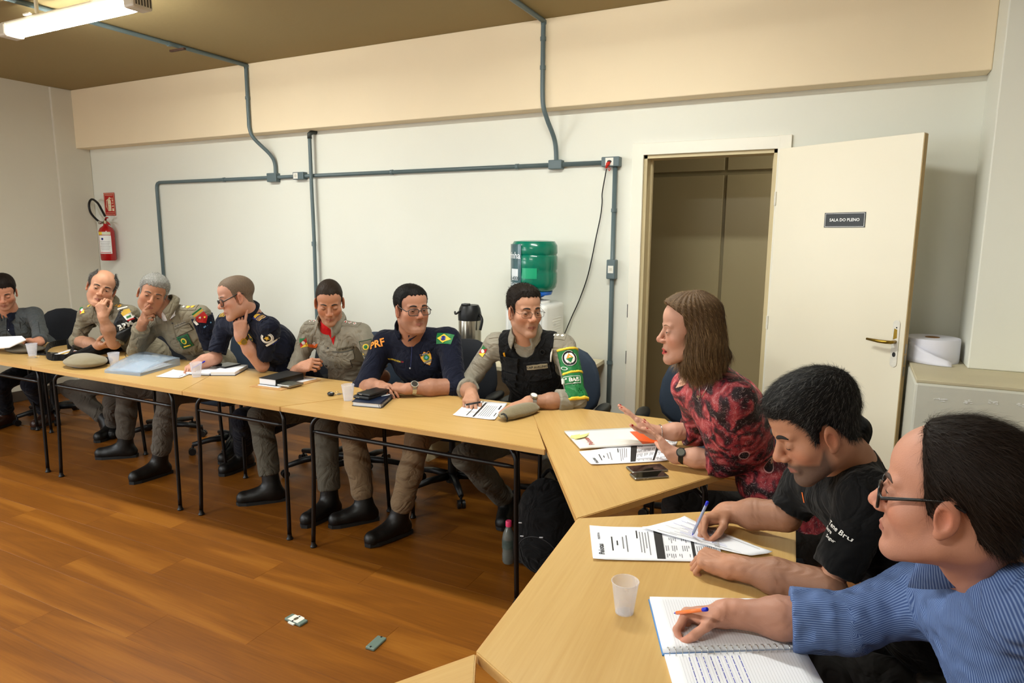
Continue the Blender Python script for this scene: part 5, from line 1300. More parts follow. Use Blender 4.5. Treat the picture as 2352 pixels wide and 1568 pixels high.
person('H', 'woman with shoulder-length brown hair in red patterned blouse gesturing with both hands', pd(1584, 760, 2.36), A_(-0.91, -0.41, -0.05), pd(1630, 868, 2.44), hip(-0.12, 2.72, 0.54), (-0.9, -0.42),
       woman_hair, skin=(212, 162, 138), hsc=0.97, face=dict(female=True, w=0.96, jaw=0.9, chin=0.9, nose=0.88, brow=0.8, neck=0.050, mouth=0.006, lid=0.55, smile=0.5), flow='down', nstr=22000, slen=.05, swid=.0007, grey=((168,136,96),.35), haircol=(106, 82, 57), hair_vscale=38, browcol=(120, 88, 62), iris=(96, 110, 100), lipcol=(186, 62, 62),
       shl=pd(1692, 918, 2.30), shr=pd(1582, 890, 2.60), nails=mat('red_nail', (166, 16, 26), 0.2), handsc=0.93, fa=0.041,
       arms=dict(L=dict(w=pz(1548, 1045, 0.80), e=pz(1660, 1058, 0.80), dir=A_(-0.72, 0.10, 0.62), palm=A_(-0.55, -0.35, -0.75), pose='open', sleeve=1.26, cuffw=0.07, spread=9),
                 R=dict(w=pz(1500, 992, 0.82), e=pz(1608, 990, 0.82), dir=A_(-0.80, -0.05, 0.52), palm=A_(-0.5, -0.25, -0.8), pose='open', sleeve=1.35, cuffw=0.06, spread=6)),
       shirt=c_blouse, shirt_name='blouse', trousers=c_trd, legs=dict(L=dict(a=A_(-0.45, 2.35, 0.09), toe=(-0.9, -0.3)), R=dict(a=A_(-0.6, 2.75, 0.09), toe=(-0.9, -0.3))), bulk=0.98, belly=1.05, h=(0.0065, 0.0028, 0.0026), folds=0.0028, drape=True, hem=0.24, armr=(0.054, 0.056), sleeve_pad=0.016)
# I: man in black polo writing
person('I', 'dark-haired bearded man in black polo bending over papers to write', pd(1876, 982, 1.64), A_(-0.80, -0.38, -0.46), pd(1950, 1062, 1.76), hip(0.33, 1.93, 0.53), (-1, -0.05),
       short_hair(hair_line(-0.004), 0.008, lambda X, Y, Z: 0.008 * np.clip((Z - 0.04) / 0.06, 0, 1), rough=0.0010), nstr=22000, slen=.022, swid=.0005, flow='forward', grey=((120,118,114),.16), skin=(196, 142, 112), hsc=1.03, face=dict(w=0.98, nose=1.12, brow=1.15, lid=0.4), haircol=(30, 28, 28), hair_vscale=150, browcol=(26, 22, 20),
       stubble=((74, 62, 55), 0.85), lookdown=0.85, shl=pd(2000, 1145, 1.58), shr=pd(1850, 1112, 1.92),
       arms=dict(L=dict(w=pz(1690, 1302, 0.79), e=pz(1900, 1352, 0.80), dir=A_(-1, 0.16, -0.02), palm=A_(0, 0.15, -1), pose='curl', sleeve=0.80, hairy=0.55),
                 R=dict(w=pz(1668, 1176, 0.80), e=pz(1805, 1185, 0.83), dir=pz(1580, 1208, 0.775) - pz(1668, 1176, 0.80), palm=A_(0.1, -0.6, -0.8), pose='pen', sleeve=0.8, hairy=0.45)),
       shirt=c_black, shirt_name='polo_shirt', trousers=c_trd, legs=dict(L=dict(a=A_(-0.15, 1.75, 0.09), toe=(-1, 0)), R=dict(a=A_(-0.15, 2.05, 0.09), toe=(-1, 0))), bulk=1.08, h=(0.0065, 0.0026, 0.0024), folds=0.004)
# J: man in blue striped shirt
person('J', 'balding man in blue striped shirt and black glasses in the near right corner', pd(2190, 1152, 1.13), A_(-0.955, 0.20, 0.02), pd(2262, 1305, 1.22), hip(0.48, 1.42, 0.53), (-1, 0.05),
       short_hair([(-0.12, -0.06), (-0.085, -0.068), (-0.04, -0.035), (-0.022, 0.008), (0.0, 0.034), (0.016, 0.022), (0.026, -0.012), (0.034, 0.02), (0.038, 0.055), (0.05, 0.11), (0.075, 0.17), (0.12, 0.2)], 0.007,
                  lambda X, Y, Z: 0.008 * np.clip((Z - 0.02) / 0.08, 0, 1) * np.clip((0.05 - Y) / 0.06, 0, 1), rough=0.0008), nstr=24000, slen=.034, swid=.0005, flow='back', stripes=True, skin=(208, 152, 128), hsc=1.05, face=dict(w=1.0, fat=0.15, chin=0.95, lid=0.55, lidlow=0.7), haircol=(40, 30, 24), hair_vscale=60, browcol=(70, 50, 40),
       stubble=((150, 104, 88), 0.35), shl=pd(2410, 1410, 1.02), shr=pd(2110, 1372, 1.42),
       arms=dict(R=dict(w=pz(1672, 1408, 0.80), e=pz(1945, 1432, 0.82), dir=pz(1560, 1418, 0.775) - pz(1672, 1408, 0.80), palm=A_(0.1, -0.65, -0.75), pose='pen', sleeve=1.45, cuffw=0.08, cuffr=0.011, hairy=0.35)),
       shirt=c_blue, trousers=c_trd, legs=dict(R=dict(a=A_(-0.05, 1.5, 0.09), toe=(-1, 0)), L=dict(a=A_(-0.05, 1.25, 0.09), toe=(-1, 0))), bulk=1.05, h=(0.0065, 0.0024, 0.0022), folds=0.006, armr=(0.068, 0.056))

# ------------------------------------------------------------------ their chairs
for k, kind, dx, dy, rz, lab in (('A', 'a', 0, 0.02, 0.5, 'black swivel chair of the man in grey jacket'), ('B', 'a', 0, 0.02, 0.2, 'black swivel chair under the balding officer'),
                       ('C', 'b', 0, 0.02, 0.0, 'dark swivel chair under the white-haired officer'), ('D', 'a', 0.08, 0.03, 0.12, 'black swivel chair behind the navy officer with gold watch'),
                       ('E', 'b', 0, 0.02, 0.1, 'dark blue swivel chair under the officer with red undershirt'), ('F', 'a', 0.06, 0.02, 0.12, 'dark swivel chair under the heavy-set man in navy'),
                       ('G', 'b', 0.05, 0.02, 0.1, 'dark blue swivel chair under the officer in black vest')):
    q = NEED[k]['hip']; chair(kind, q[0] + dx, q[1] + dy, rz, lab)
chair('b', NEED['H']['hip'][0] - 0.12, NEED['H']['hip'][1] + 0.04, math.radians(-18), 'dark swivel chair under the woman')
chair('a', NEED['I']['hip'][0], NEED['I']['hip'][1], math.radians(-92), 'black swivel chair under the man in black polo')
chair('a', NEED['J']['hip'][0], NEED['J']['hip'][1], math.radians(-92), 'black swivel chair under the man in blue striped shirt')

# ================================================================== collars, badges, watches, glasses
g_ = lambda name, c, **k: mat(name, c, k.pop('rough', 0.55), var=0.05, **k)
w_white = g_('thread_white', (236, 234, 228)); w_gold = g_('thread_gold', (214, 172, 62)); w_yel = g_('thread_yellow', (240, 204, 60)); w_red = g_('thread_red', (190, 34, 34)); w_green = g_('thread_green', (20, 112, 54)); w_dgreen = g_('thread_dark_green', (26, 62, 44))
w_blk = g_('thread_black', (18, 18, 20)); w_org = g_('thread_orange', (232, 146, 44)); w_org2 = g_('thread_vermilion', (222, 104, 40)); w_blue = g_('thread_blue', (30, 44, 120)); w_silver = g_('thread_silver', (190, 192, 196)); w_lblue = g_('thread_light_blue', (110, 160, 200))
m_redtee = cloth('red_undershirt', (190, 22, 26)); m_whitetee = cloth('white_undershirt', (232, 232, 236)); m_steelw = mat('watch_steel', (196, 196, 192), 0.22, 0.9); m_goldw = mat('watch_gold', (206, 164, 60), 0.25, 0.9)
m_dial = mat('watch_dial', (236, 234, 226), 0.3); m_dialk = mat('watch_dial_dark', (44, 38, 30), 0.25); m_lens = mat('lens_clear', (20, 22, 22), 0.03, var=0.0, alpha=0.06); m_lenst = mat('lens_tinted', (70, 50, 40), 0.04, var=0.0, alpha=0.25)
m_gblack = mat('glasses_black', (12, 12, 13), 0.3); m_gmetal = mat('glasses_metal', (60, 54, 48), 0.3, 0.8); m_ggrey = mat('glasses_grey', (58, 56, 56), 0.35)
m_button = mat('button_dark', (20, 22, 28), 0.3)

def dk(key, name, at, layers, up=None, rot=0.0, thick=0.0, surf=None, lift=0.0015, n=None):
    P = NEED[key]
    return decal(name, surf or P['surf'], at, layers, P['root'], up=P['up'] if up is None else up, rot=rot, thick=thick, lift=lift, n=n)
def seam(key, pts, r, m, name='seam', surf=None, lift=0.0):
    s = surf or NEED[key]['surf']; out = []
    for p in pts:
        d = nrm(ray(*p)); h = s.ray_cast(Vector(CAM), Vector(d))
        if h[0] is not None: out.append(np.array(h[0]) - d * (0.001 + lift))
    if len(out) > 1: return MB().tube(catmull(out, 3), r, 6).build(name, m, NEED[key]['root'], True)
def buttons(key, pts, r=0.0055, m=None, surf=None):
    for p in pts: dk(key, 'button', p, [(disc2d(r, n=12), m or m_button, 0.0)], thick=0.003, lift=0.003, surf=surf)
SRGB = {'uniform_khaki': (124, 116, 98), 'uniform_grey': (142, 136, 122), 'navy_uniform': (20, 24, 40)}
def pocket(key, at, w, h, m, rot=0.0, surf=None, point=0.0, name='pocket_flap', thick=0.003):
    pts = [(-w / 2, h / 2), (w / 2, h / 2), (w / 2, -h / 2), (0, -h / 2 - point), (-w / 2, -h / 2)]
    dm = mat('seam_shade_' + m.name, tuple(np.array(SRGB.get(m.name, (60, 60, 60))) * 0.62), 0.9)  # darker seam border, edge shading put into the cloth colour
    big = [(p[0] * (1 + 0.005 / w), p[1] * (1 + 0.008 / h)) for p in pts]
    return dk(key, name, at, [(poly2d(big[::-1], 2), dm, 0.0), (poly2d(pts[::-1], 2), m, 0.0025)], rot=rot, thick=thick, lift=0.003, surf=surf)
def plate(key, at, text, w, h, m_bg, m_tx, rot=0.0, size=None, surf=None, name='name_tape', lift=0.003):
    return dk(key, name, at, [(rect2d(w, h, nx=6, ny=2), m_bg, 0.0), (text2d(text, size or h * 0.72, 0.0002), m_tx, 0.0012)], rot=rot, thick=0.002, lift=lift, surf=surf)
def rs_flag(key, at, w=0.05, h=0.06, rot=0.0):
    return dk(key, 'flag_patch', at, [(poly2d([(-w / 2, h / 2), (-w / 2, -h / 2), (w / 2, -h / 2), (w / 2, h / 2)], 2), w_red, 0), (poly2d([(-w / 2, h / 2), (-w / 2, 0), (w / 2, h / 2)], 1), w_green, 0.0008), (poly2d([(-w / 2, -h / 2), (w / 2, -h / 2), (w / 2, 0)], 1), w_yel, 0.0008), (disc2d(0.011), w_white, 0.0014)], rot=rot, lift=0.002)
def epaulette(key, side, m, marks, frac=0.55, L=0.13, w=0.052):
    """tab lying along the shoulder; marks: 2-D layers with u running outwards"""
    P = NEED[key]; sh = P['sL'] if side == 'L' else P['sR']; c = P['neck'] * (1 - frac) + sh * frac + P['up'] * 0.06
    out = nrm(sh - P['neck']); n = nrm(np.cross(out, np.cross(P['up'], out)))
    if np.dot(n, P['up']) < 0: n = -n
    V_ = np.cross(n, out); 
    return decal('epaulette', P['surf'], c, [(poly2d([(-w / 2, -L / 2), (w / 2, -L / 2), (w / 2, L / 2 - 0.02), (0, L / 2), (-w / 2, L / 2 - 0.02)], 2), m, 0)] + marks, P['root'], up=-out, thick=0.004, lift=0.004, direction=n, reach=0.05, back=0.2)
def neckwear(key, m, r=0.064, h=0.036, op=24, **k):
    r += 0.003; k.setdefault('flare', 0.024)
    P = NEED[key]; ax = nrm(nrm(P['head'] - P['neck']) * 0.55 + P['up'] * 0.45)
    return collar(P['neck'] + P['up'] * k.pop('rise', 0.048) + P['fw'] * k.pop('ahead', 0.010), ax, P['fw'], P['root'], m, r=r, height=h, open_deg=op, **k)
def tee(key, m, r=0.0605, h=0.012):
    P = NEED[key]; ax = nrm(nrm(P['head'] - P['neck']) * 0.55 + P['up'] * 0.45); f = nrm(P['fw'] - ax * np.dot(P['fw'], ax)); rt = np.cross(f, ax)
    c = P['neck'] + P['up'] * 0.045 + P['fw'] * 0.010; rows = []
    for rr_, zz in ((r + 0.014, -0.05), (r + 0.006, -0.02), (r, h * 0.3), (r - 0.006, h)):
        rows.append([c + (f * math.cos(a) * 1.08 + rt * math.sin(a)) * rr_ + ax * zz for a in np.linspace(0, 2 * math.pi, 32, endpoint=False)])
    vs = [p for q in rows for p in q]; fs = [(i * 32 + j, i * 32 + (j + 1) % 32, (i + 1) * 32 + (j + 1) % 32, (i + 1) * 32 + j) for i in range(3) for j in range(32)]
    return raw('undershirt', vs, fs, m, P['root'], True)
def vneck(key, at, m, w=0.08, h=0.12, rot=0.0, surf=None):
    return dk(key, 'undershirt', at, [(poly2d([(-w / 2, h / 2), (0, -h / 2), (w / 2, h / 2)], 3), m, 0)], rot=rot, lift=0.003, surf=surf)
def watch(key, sd, arm, m_band, m_d, face_dir, R=0.031, back=0.03, w=0.011, dial=0.018):
    P = NEED[key]; wv = np.asarray(arm['w'], float); e = P['elbows'][sd]; ax = nrm(e - wv); c = wv + ax * back
    t = empty('wristwatch', tuple(c)); t.parent = P['root']; t.matrix_parent_inverse = P['root'].matrix_world.inverted()
    u = nrm(np.cross(ax, A_(0, 0, 1))); v = np.cross(ax, u); n = 28
    vs = []; fs = []
    for j in range(n):
        d = u * math.cos(2 * math.pi * j / n) + v * math.sin(2 * math.pi * j / n)
        for s, q in ((-w, 0), (-w, 0.0028), (w, 0.0028), (w, 0)): vs.append(c + ax * s + d * (R + q))
    for j in range(n):
        for k in range(4): fs.append((j * 4 + k, j * 4 + (k + 1) % 4, ((j + 1) % n) * 4 + (k + 1) % 4, ((j + 1) % n) * 4 + k))
    raw('strap', vs, fs, m_band, t)
    fd = np.asarray(face_dir, float); fd = nrm(fd - ax * np.dot(fd, ax)); q = c + fd * (R + 0.001)
    MB().cyl(q, q + fd * 0.008, dial, n=22).build('case', m_band, t, True, 40)
    MB().cyl(q + fd * 0.0078, q + fd * 0.0088, dial * 0.8, n=22).build('dial', m_d, t)
    return t

def shell(key, sd, t0, t1, off, name, m, maxr=0.095, shift=0.0):
    """band of cloth worn round the upper arm, an offset of the sleeve itself"""
    P = NEED[key]; S = P['sdf']; a = P['s' + sd]; b = P['elbows'][sd]; d = nrm(b - a); L = np.linalg.norm(b - a)
    X = S.ax[0][:, None, None] - a[0]; Y = S.ax[1][None, :, None] - a[1]; Z = S.ax[2][None, None, :] - a[2]
    t = X * d[0] + Y * d[1] + Z * d[2]; r = np.sqrt(np.maximum(X ** 2 + Y ** 2 + Z ** 2 - t ** 2, 0))
    o_ = nrm(np.cross(d, np.cross(nrm(a - P['neck']), d))); side = X * o_[0] + Y * o_[1] + Z * o_[2]
    D = np.maximum(S.D - off, np.maximum(t0 * L - t, t - t1 * L)); D = np.maximum(D, r - maxr); D = np.maximum(D, -side - 0.045 - shift); D = np.maximum(D, -(S.D + 0.004))
    V, F = surfnet(np.asarray(D, np.float32), S.lo, S.h); link(name, fast_mesh(name, V, F), m, P['root'], True)
    return bvh_of(V, F)
# ---- A
neckwear('A', c_navy, r=0.066, h=0.03, op=34, drop=0.05)
P = NEED['A']
m_seamk = cloth('jacket_seam', (40, 43, 45))
seam('A', [(36, 715), (44, 735), (48, 760), (44, 785)], 0.003, m_seamk, 'lapel_edge'); seam('A', [(52, 728), (58, 740), (50, 748)], 0.002, m_seamk, 'lapel_notch'); seam('A', [(88, 740), (92, 765), (96, 785)], 0.0025, m_seamk, 'sleeve_seam')
vneck('A', (22, 750), c_navy, 0.13, 0.26)
for px_, m_r in (((42, 745), 0.35), ((4, 745), -0.3)):
    dk('A', 'lapel', px_, [(poly2d([(-0.03, -0.12), (0.02, -0.13), (0.05, 0.06), (0.02, 0.13), (-0.02, 0.12)], 3), c_grey, 0)], rot=m_r * 0.6, thick=0.004, lift=0.005)
buttons('A', [(20, 757)], 0.005, w_silver)
# ---- B
neckwear('B', c_khaki, r=0.068, h=0.036, op=30, drop=0.055); tee('B', m_whitetee)
vneck('B', (243, 712), m_whitetee, 0.06, 0.09)
epaulette('B', 'L', c_khaki, [(disc2d(0.014, 0, 0.02), w_gold, 0.001), (disc2d(0.014, 0, -0.018), w_gold, 0.001), (disc2d(0.005, 0, 0.02), w_red, 0.0016), (disc2d(0.005, 0, -0.018), w_red, 0.0016)], 0.62)
epaulette('B', 'R', c_khaki, [(disc2d(0.014, 0, 0.02), w_gold, 0.001), (disc2d(0.014, 0, -0.018), w_gold, 0.001)], 0.62)
rs_flag('B', (189, 712), 0.04, 0.05)
sb2 = shell('B', 'L', 0.02, 0.88, 0.008, 'armband', w_blk); shell('B', 'L', 0.03, 0.08, 0.0095, 'armband_edge', w_white)
dk('B', 'armband_emblem', (292, 722), [(poly2d([(-0.035, 0.06), (0.03, 0.045), (0.034, 0.054), (-0.03, 0.07)], 1), w_white, 0.0), (poly2d([(-0.028, 0.0), (0.03, 0.0), (0.034, 0.03), (0, 0.042), (-0.03, 0.03)], 1), w_gold, 0.0), (poly2d([(-0.025, -0.035), (0.025, -0.035), (0.028, 0.002), (-0.028, 0.002)], 1), w_white, 0.0005), (rect2d(0.03, 0.012, 0, -0.018), w_green, 0.0011), (rect2d(0.045, 0.01, 0, -0.04), w_red, 0.0011)], surf=sb2, lift=0.003)
dk('B', 'armband_lettering', (287, 748), [(text2d('BPM', 0.05, 0.002), w_white, 0)], surf=sb2, lift=0.004)
pocket('B', (206, 752), 0.10, 0.05, c_khaki); dk('B', 'name_tape', (256, 738), [(rect2d(0.075, 0.02, nx=5), c_khaki2, 0)], thick=0.002, lift=0.003)
# ---- C
neckwear('C', c_khaki, r=0.070, h=0.042, op=30, drop=0.06); tee('C', m_whitetee); vneck('C', (388, 722), m_whitetee, 0.05, 0.07)
epaulette('C', 'L', c_khaki, [(star2d(0.015, 6, 0, 0.035), w_silver, 0.001), (disc2d(0.014, 0, 0.0), w_gold, 0.001), (disc2d(0.014, 0, -0.034), w_gold, 0.001), (disc2d(0.006, 0, 0), w_yel, 0.0016), (disc2d(0.006, 0, -0.034), w_yel, 0.0016)], 0.72)
sc2 = shell('C', 'L', 0.02, 0.92, 0.008, 'armband', c_navy)
dk('C', 'armband_crest', (474, 716), [(poly2d([(-0.035, 0.03), (-0.035, -0.01), (0, -0.045), (0.035, -0.01), (0.035, 0.03)], 2), w_red, 0.0), (rect2d(0.075, 0.014, 0, 0.042, 3, 1), w_gold, 0.0), (rect2d(0.075, 0.01, 0, 0.056, 3, 1), w_green, 0.0), (disc2d(0.008, -0.012, 0.01), w_white, 0.0008), (disc2d(0.006, 0.014, -0.004), w_yel, 0.0008), (rect2d(0.012, 0.05, -0.045, 0.0, 1, 3), w_white, 0.0), (rect2d(0.06, 0.01, 0, -0.06), w_lblue, 0.0)], surf=sc2, lift=0.003)
plate('C', (414, 745), 'TEN-CEL ANDRADE', 0.10, 0.018, c_khaki2, w_blk, 0.05, size=0.0105); pocket('C', (422, 757), 0.115, 0.045, c_khaki, 0.05); pocket('C', (373, 776), 0.09, 0.055, c_khaki, 0.1)
dk('C', 'pocket_badge', (425, 785), [(rect2d(0.085, 0.095, nx=5, ny=5), w_dgreen, 0), (rect2d(0.076, 0.086, nx=5, ny=5), w_green, 0.0007), (rect2d(0.068, 0.078, nx=4, ny=4), w_dgreen, 0.0014), (disc2d(0.018, 0, 0.01, ry=0.021), w_yel, 0.002), (disc2d(0.011, 0, 0.01, ry=0.014), w_green, 0.0026), (rect2d(0.05, 0.008, 0, -0.03), w_yel, 0.002)], lift=0.006)
seam('C', [(392, 730), (398, 750), (404, 775), (412, 800)], 0.0018, c_khaki); buttons('C', [(396, 742), (318, 741)])
# ---- D
neckwear('D', c_navy, r=0.067, h=0.036, op=26, drop=0.05)
epaulette('D', 'L', c_navy, [(rect2d(0.05, 0.09, 0, 0, 3, 5), w_blue, 0.0006)] + [(rect2d(0.048, 0.0055, 0, -0.04 + 0.013 * i, 3, 1), w_gold, 0.0014) for i in range(4)] + [(poly2d([(-0.02, 0.015), (0.02, 0.015), (0.014, 0.04), (0, 0.045), (-0.014, 0.04)], 1), w_gold, 0.0014)], 0.75, 0.12, 0.056)
epaulette('D', 'R', c_navy, [(rect2d(0.048, 0.0055, 0, -0.04 + 0.013 * i, 3, 1), w_gold, 0.0014) for i in range(4)] + [(poly2d([(-0.02, 0.015), (0.02, 0.015), (0.014, 0.04), (0, 0.045), (-0.014, 0.04)], 1), w_gold, 0.0014)], 0.75, 0.12, 0.056)
dk('D', 'sleeve_patch', (613, 776), [(disc2d(0.037, n=28), w_white, 0), (disc2d(0.033, n=28), w_blk, 0.0006), (disc2d(0.031, n=28, r0=0.023), w_white, 0.001), (star2d(0.019), w_gold, 0.0014), (rect2d(0.07, 0.013, 0, -0.042, 5, 1), w_white, 0.0006), (rect2d(0.03, 0.008, 0.01, -0.055), w_blue, 0.0006)], lift=0.003)
dk('D', 'chest_badge', (578, 776), [(disc2d(0.012, ry=0.02), w_gold, 0), (disc2d(0.008, 0, -0.004), w_dgreen, 0.0008), (disc2d(0.008, 0, 0.026), w_gold, 0)], lift=0.004)
pocket('D', (535, 775), 0.10, 0.05, c_navy)
ARM_D = dict(w=py(551, 772, 2.90)); watch('D', 'L', ARM_D, m_goldw, mat('watch_dial_gold', (120, 96, 40), 0.3), A_(0.75, -0.65, 0.1), R=0.0335, back=0.028, w=0.0105, dial=0.02)
glasses(NEED['D']['out'], NEED['D']['root'], m_gblack, m_lens, 0.057, 0.041, 0.0028, 0.104, -0.005, power=3.2)
# ---- E
neckwear('E', c_khaki2, r=0.066, h=0.036, op=34, drop=0.06, flare=0.026); tee('E', m_redtee); vneck('E', (762, 764), m_redtee, 0.105, 0.155)
for sd in 'LR': epaulette('E', sd, c_khaki2, [(poly2d([(0, y_ - 0.013), (0.013, y_), (0, y_ + 0.013), (-0.013, y_)]), w_white, 0.001) for y_ in (-0.036, -0.004, 0.028)] + [(disc2d(0.004, 0, y_), w_red, 0.0016) for y_ in (-0.036, -0.004, 0.028)], 0.66, 0.14)
dk('E', 'wings_badge', (723, 790), [(poly2d([(-0.045, 0.014), (-0.012, 0.002), (0.012, 0.002), (0.045, 0.014), (0.03, -0.006), (0.012, -0.024), (-0.012, -0.024), (-0.03, -0.006)], 1), w_org2, 0), (disc2d(0.011, 0, 0.004), w_white, 0.0008), (disc2d(0.005, 0, 0.004), w_red, 0.0014)], lift=0.004)
plate('E', (793, 800), 'CAP MADRUGA', 0.105, 0.022, c_khaki, w_blk, -0.06); rs_flag('E', (697, 787), 0.045, 0.055)
pocket('E', (727, 808), 0.095, 0.05, c_khaki2, 0.05, point=0.012); pocket('E', (789, 817), 0.125, 0.05, c_khaki2, -0.08, point=0.012); pocket('E', (786, 835), 0.105, 0.075, c_khaki2, -0.08, thick=0.002, name='pocket'); buttons('E', [(754, 799), (749, 840), (743, 857), (722, 808), (787, 818)])
seam('E', [(762, 780), (757, 800), (751, 830), (744, 858)], 0.0018, c_khaki2)
dk('E', 'sleeve_patch', (841, 800), [(rect2d(0.075, 0.10, nx=4, ny=5), w_dgreen, 0), (rect2d(0.066, 0.09, nx=4, ny=5), c_khaki, 0.0006), (disc2d(0.018, 0, 0.01), w_yel, 0.0012), (disc2d(0.011, 0, 0.01), w_green, 0.0018), (rect2d(0.055, 0.01, 0, -0.032), w_yel, 0.0012)], lift=0.004)
# ---- F
neckwear('F', c_navy2, r=0.073, h=0.048, op=17, drop=0.022, flare=0.006); seam('F', [(946, 783), (946, 800), (945, 820), (943, 844)], 0.0016, g_('zip_blue', (60, 74, 130))); buttons('F', [(942, 845)], 0.005, w_silver)
dk('F', 'flag_patch', (1019, 777), [(rect2d(0.092, 0.062, nx=6, ny=4), w_green, 0), (poly2d([(-0.04, 0), (0, -0.026), (0.04, 0), (0, 0.026)], 2), w_yel, 0.001), (disc2d(0.0145, n=20), w_blue, 0.0018), (rect2d(0.026, 0.003, 0, 0.001), w_white, 0.0024)], lift=0.003, rot=0.06)
sh_ = [(-0.028, 0.034), (-0.012, 0.030), (0, 0.04), (0.012, 0.030), (0.028, 0.034), (0.031, 0.01), (0.024, -0.02), (0, -0.046), (-0.024, -0.02), (-0.031, 0.01)]
dk('F', 'badge', (980, 822), [(poly2d(sh_[::-1], 2), w_org, 0), (poly2d([(x_ * 0.9, y_ * 0.9) for x_, y_ in sh_[::-1]], 2), w_gold, 0.0007), (disc2d(0.0165, 0, 0.004), w_green, 0.0014), (star2d(0.012, 8, 0, 0.004), w_lblue, 0.002), (rect2d(0.055, 0.010, 0, 0.026, 4, 1), w_blk, 0.0014), (shift2d(text2d('POLÍCIA', 0.0095), 0, 0.026), w_white, 0.002), (rect2d(0.05, 0.009, 0, -0.020, 4, 1), w_blk, 0.0014), (shift2d(text2d('RODOVIÁRIA', 0.0072), 0, -0.020), w_white, 0.002), (shift2d(text2d('FEDERAL', 0.0075), 0, -0.030), w_white, 0.0014)], lift=0.004, rot=0.05)
dk('F', 'name_embroidery', (908, 827), [(text2d('FABIANO GÓIA', 0.0145, 0.0002), w_yel, 0), (shift2d(text2d('A+', 0.0145, 0.0002), 0.064, 0.001), w_red, 0)], lift=0.003, rot=0.08)
dk('F', 'shoulder_lettering', (866, 790), [(text2d('PRF', 0.062, 0.002), w_org, 0)], lift=0.004, rot=0.35)
P = NEED['F']; ARM_F = dict(w=pz(940, 892, 0.80)); watch('F', 'L', ARM_F, m_steelw, m_dialk, A_(0.1, -0.75, 0.65), R=0.034, back=0.022, w=0.011, dial=0.021)
dk('F', 'collar_stripe', (930, 766), [(rect2d(0.03, 0.012, nx=3), w_white, 0)], rot=-0.7, lift=0.004)
glasses(NEED['F']['out'], NEED['F']['root'], m_ggrey, m_lenst, 0.055, 0.034, 0.0022, 0.104, -0.003, power=4)
# ---- G: vest over the shirt
P = NEED['G']; S_g = P['sdf']; at = P['at']
Dv = S_g.D - 0.013; GX = S_g.ax[0][:, None, None]; GY = S_g.ax[1][None, :, None]; GZ = S_g.ax[2][None, None, :]
def proj_(o, d): return (GX - o[0]) * d[0] + (GY - o[1]) * d[1] + (GZ - o[2]) * d[2]
sx_ = proj_(P['neck'], P['rr']); sy_ = proj_(P['neck'], P['fw']); sz_ = proj_(P['neck'], P['up'])
Dv = np.maximum(Dv, np.abs(sx_) - 0.150 - 0.035 * np.clip((-0.16 - sz_) / 0.08, 0, 1))
Dv = np.maximum(np.maximum(Dv, -np.maximum(np.sqrt(sx_ ** 2 + (sy_ - 0.02) ** 2) - 0.070, -(sz_ + 0.06))), 0.072 - np.sqrt(sx_ ** 2 + (sy_ - 0.10) ** 2 + (sz_ - 0.015) ** 2))
Dv = np.maximum(Dv, -0.60 - sz_); Dv = np.maximum(Dv, sz_ - 0.05)
VV, VF = surfnet(np.asarray(Dv, np.float32), S_g.lo, S_g.h); m_vest = cloth('vest_black', (17, 17, 18), bump=0.5); link('tactical_vest', fast_mesh('tactical_vest', VV, VF), m_vest, P['root'], True); SG = bvh_of(VV, VF)
neckwear('G', c_khaki2, r=0.064, h=0.036, op=34, drop=0.05)
plate('G', (1234, 841), 'CAP AVELINO', 0.108, 0.024, mat('tape_tan', (150, 138, 112), 0.8), w_blk, -0.02, surf=SG, lift=0.017)
m_pouch = cloth('vest_pouch', (22, 22, 23), bump=0.5)
for at_, w_, h_ in (((1172, 845), 0.105, 0.04), ((1170, 862), 0.10, 0.032), ((1169, 878), 0.10, 0.03), ((1234, 853), 0.135, 0.095)): dk('G', 'pouch', at_, [(rect2d(w_, h_, nx=5, ny=3), m_pouch, 0.0)], thick=0.014, lift=0.012, surf=SG)
dk('G', 'pouch_flap', (1172, 829), [(rect2d(0.11, 0.045, nx=5, ny=3), m_vest, 0)], thick=0.018, lift=0.016, surf=SG)
dk('G', 'd_ring', (1246, 808), [(disc2d(0.014, n=18, r0=0.010), m_pouch, 0)], thick=0.004, lift=0.008, surf=SG); dk('G', 'metal_clip', (1160, 815), [(poly2d([(-0.006, 0.016), (0.004, 0.02), (0.012, -0.02), (0.002, -0.018)]), m_goldw, 0)], thick=0.003, lift=0.012, surf=SG)
seam('G', [(1160, 822), (1175, 825), (1190, 826)], 0.002, w_silver, 'zip', SG)
seam('G', [(1146, 778), (1160, 790), (1178, 800), (1200, 808), (1225, 806), (1245, 795), (1252, 778)], 0.003, m_pouch, 'edging', SG)
epaulette('G', 'L', c_khaki2, [(poly2d([(0, y_ - 0.01), (0.01, y_), (0, y_ + 0.01), (-0.01, y_)]), w_white, 0.001) for y_ in (-0.036, -0.012, 0.012)], 0.8, 0.11)
epaulette('G', 'R', c_khaki2, [], 0.8, 0.11); rs_flag('G', (1110, 806), 0.035, 0.055, -0.4)
sg2 = shell('G', 'L', 0.10, 1.02, 0.007, 'armband', w_green); shell('G', 'L', 0.97, 1.03, 0.0105, 'armband_edge', w_yel); shell('G', 'L', 0.50, 0.55, 0.0105, 'armband_edge', w_yel); shell('G', 'L', 0.08, 0.13, 0.0105, 'armband_edge', w_yel)
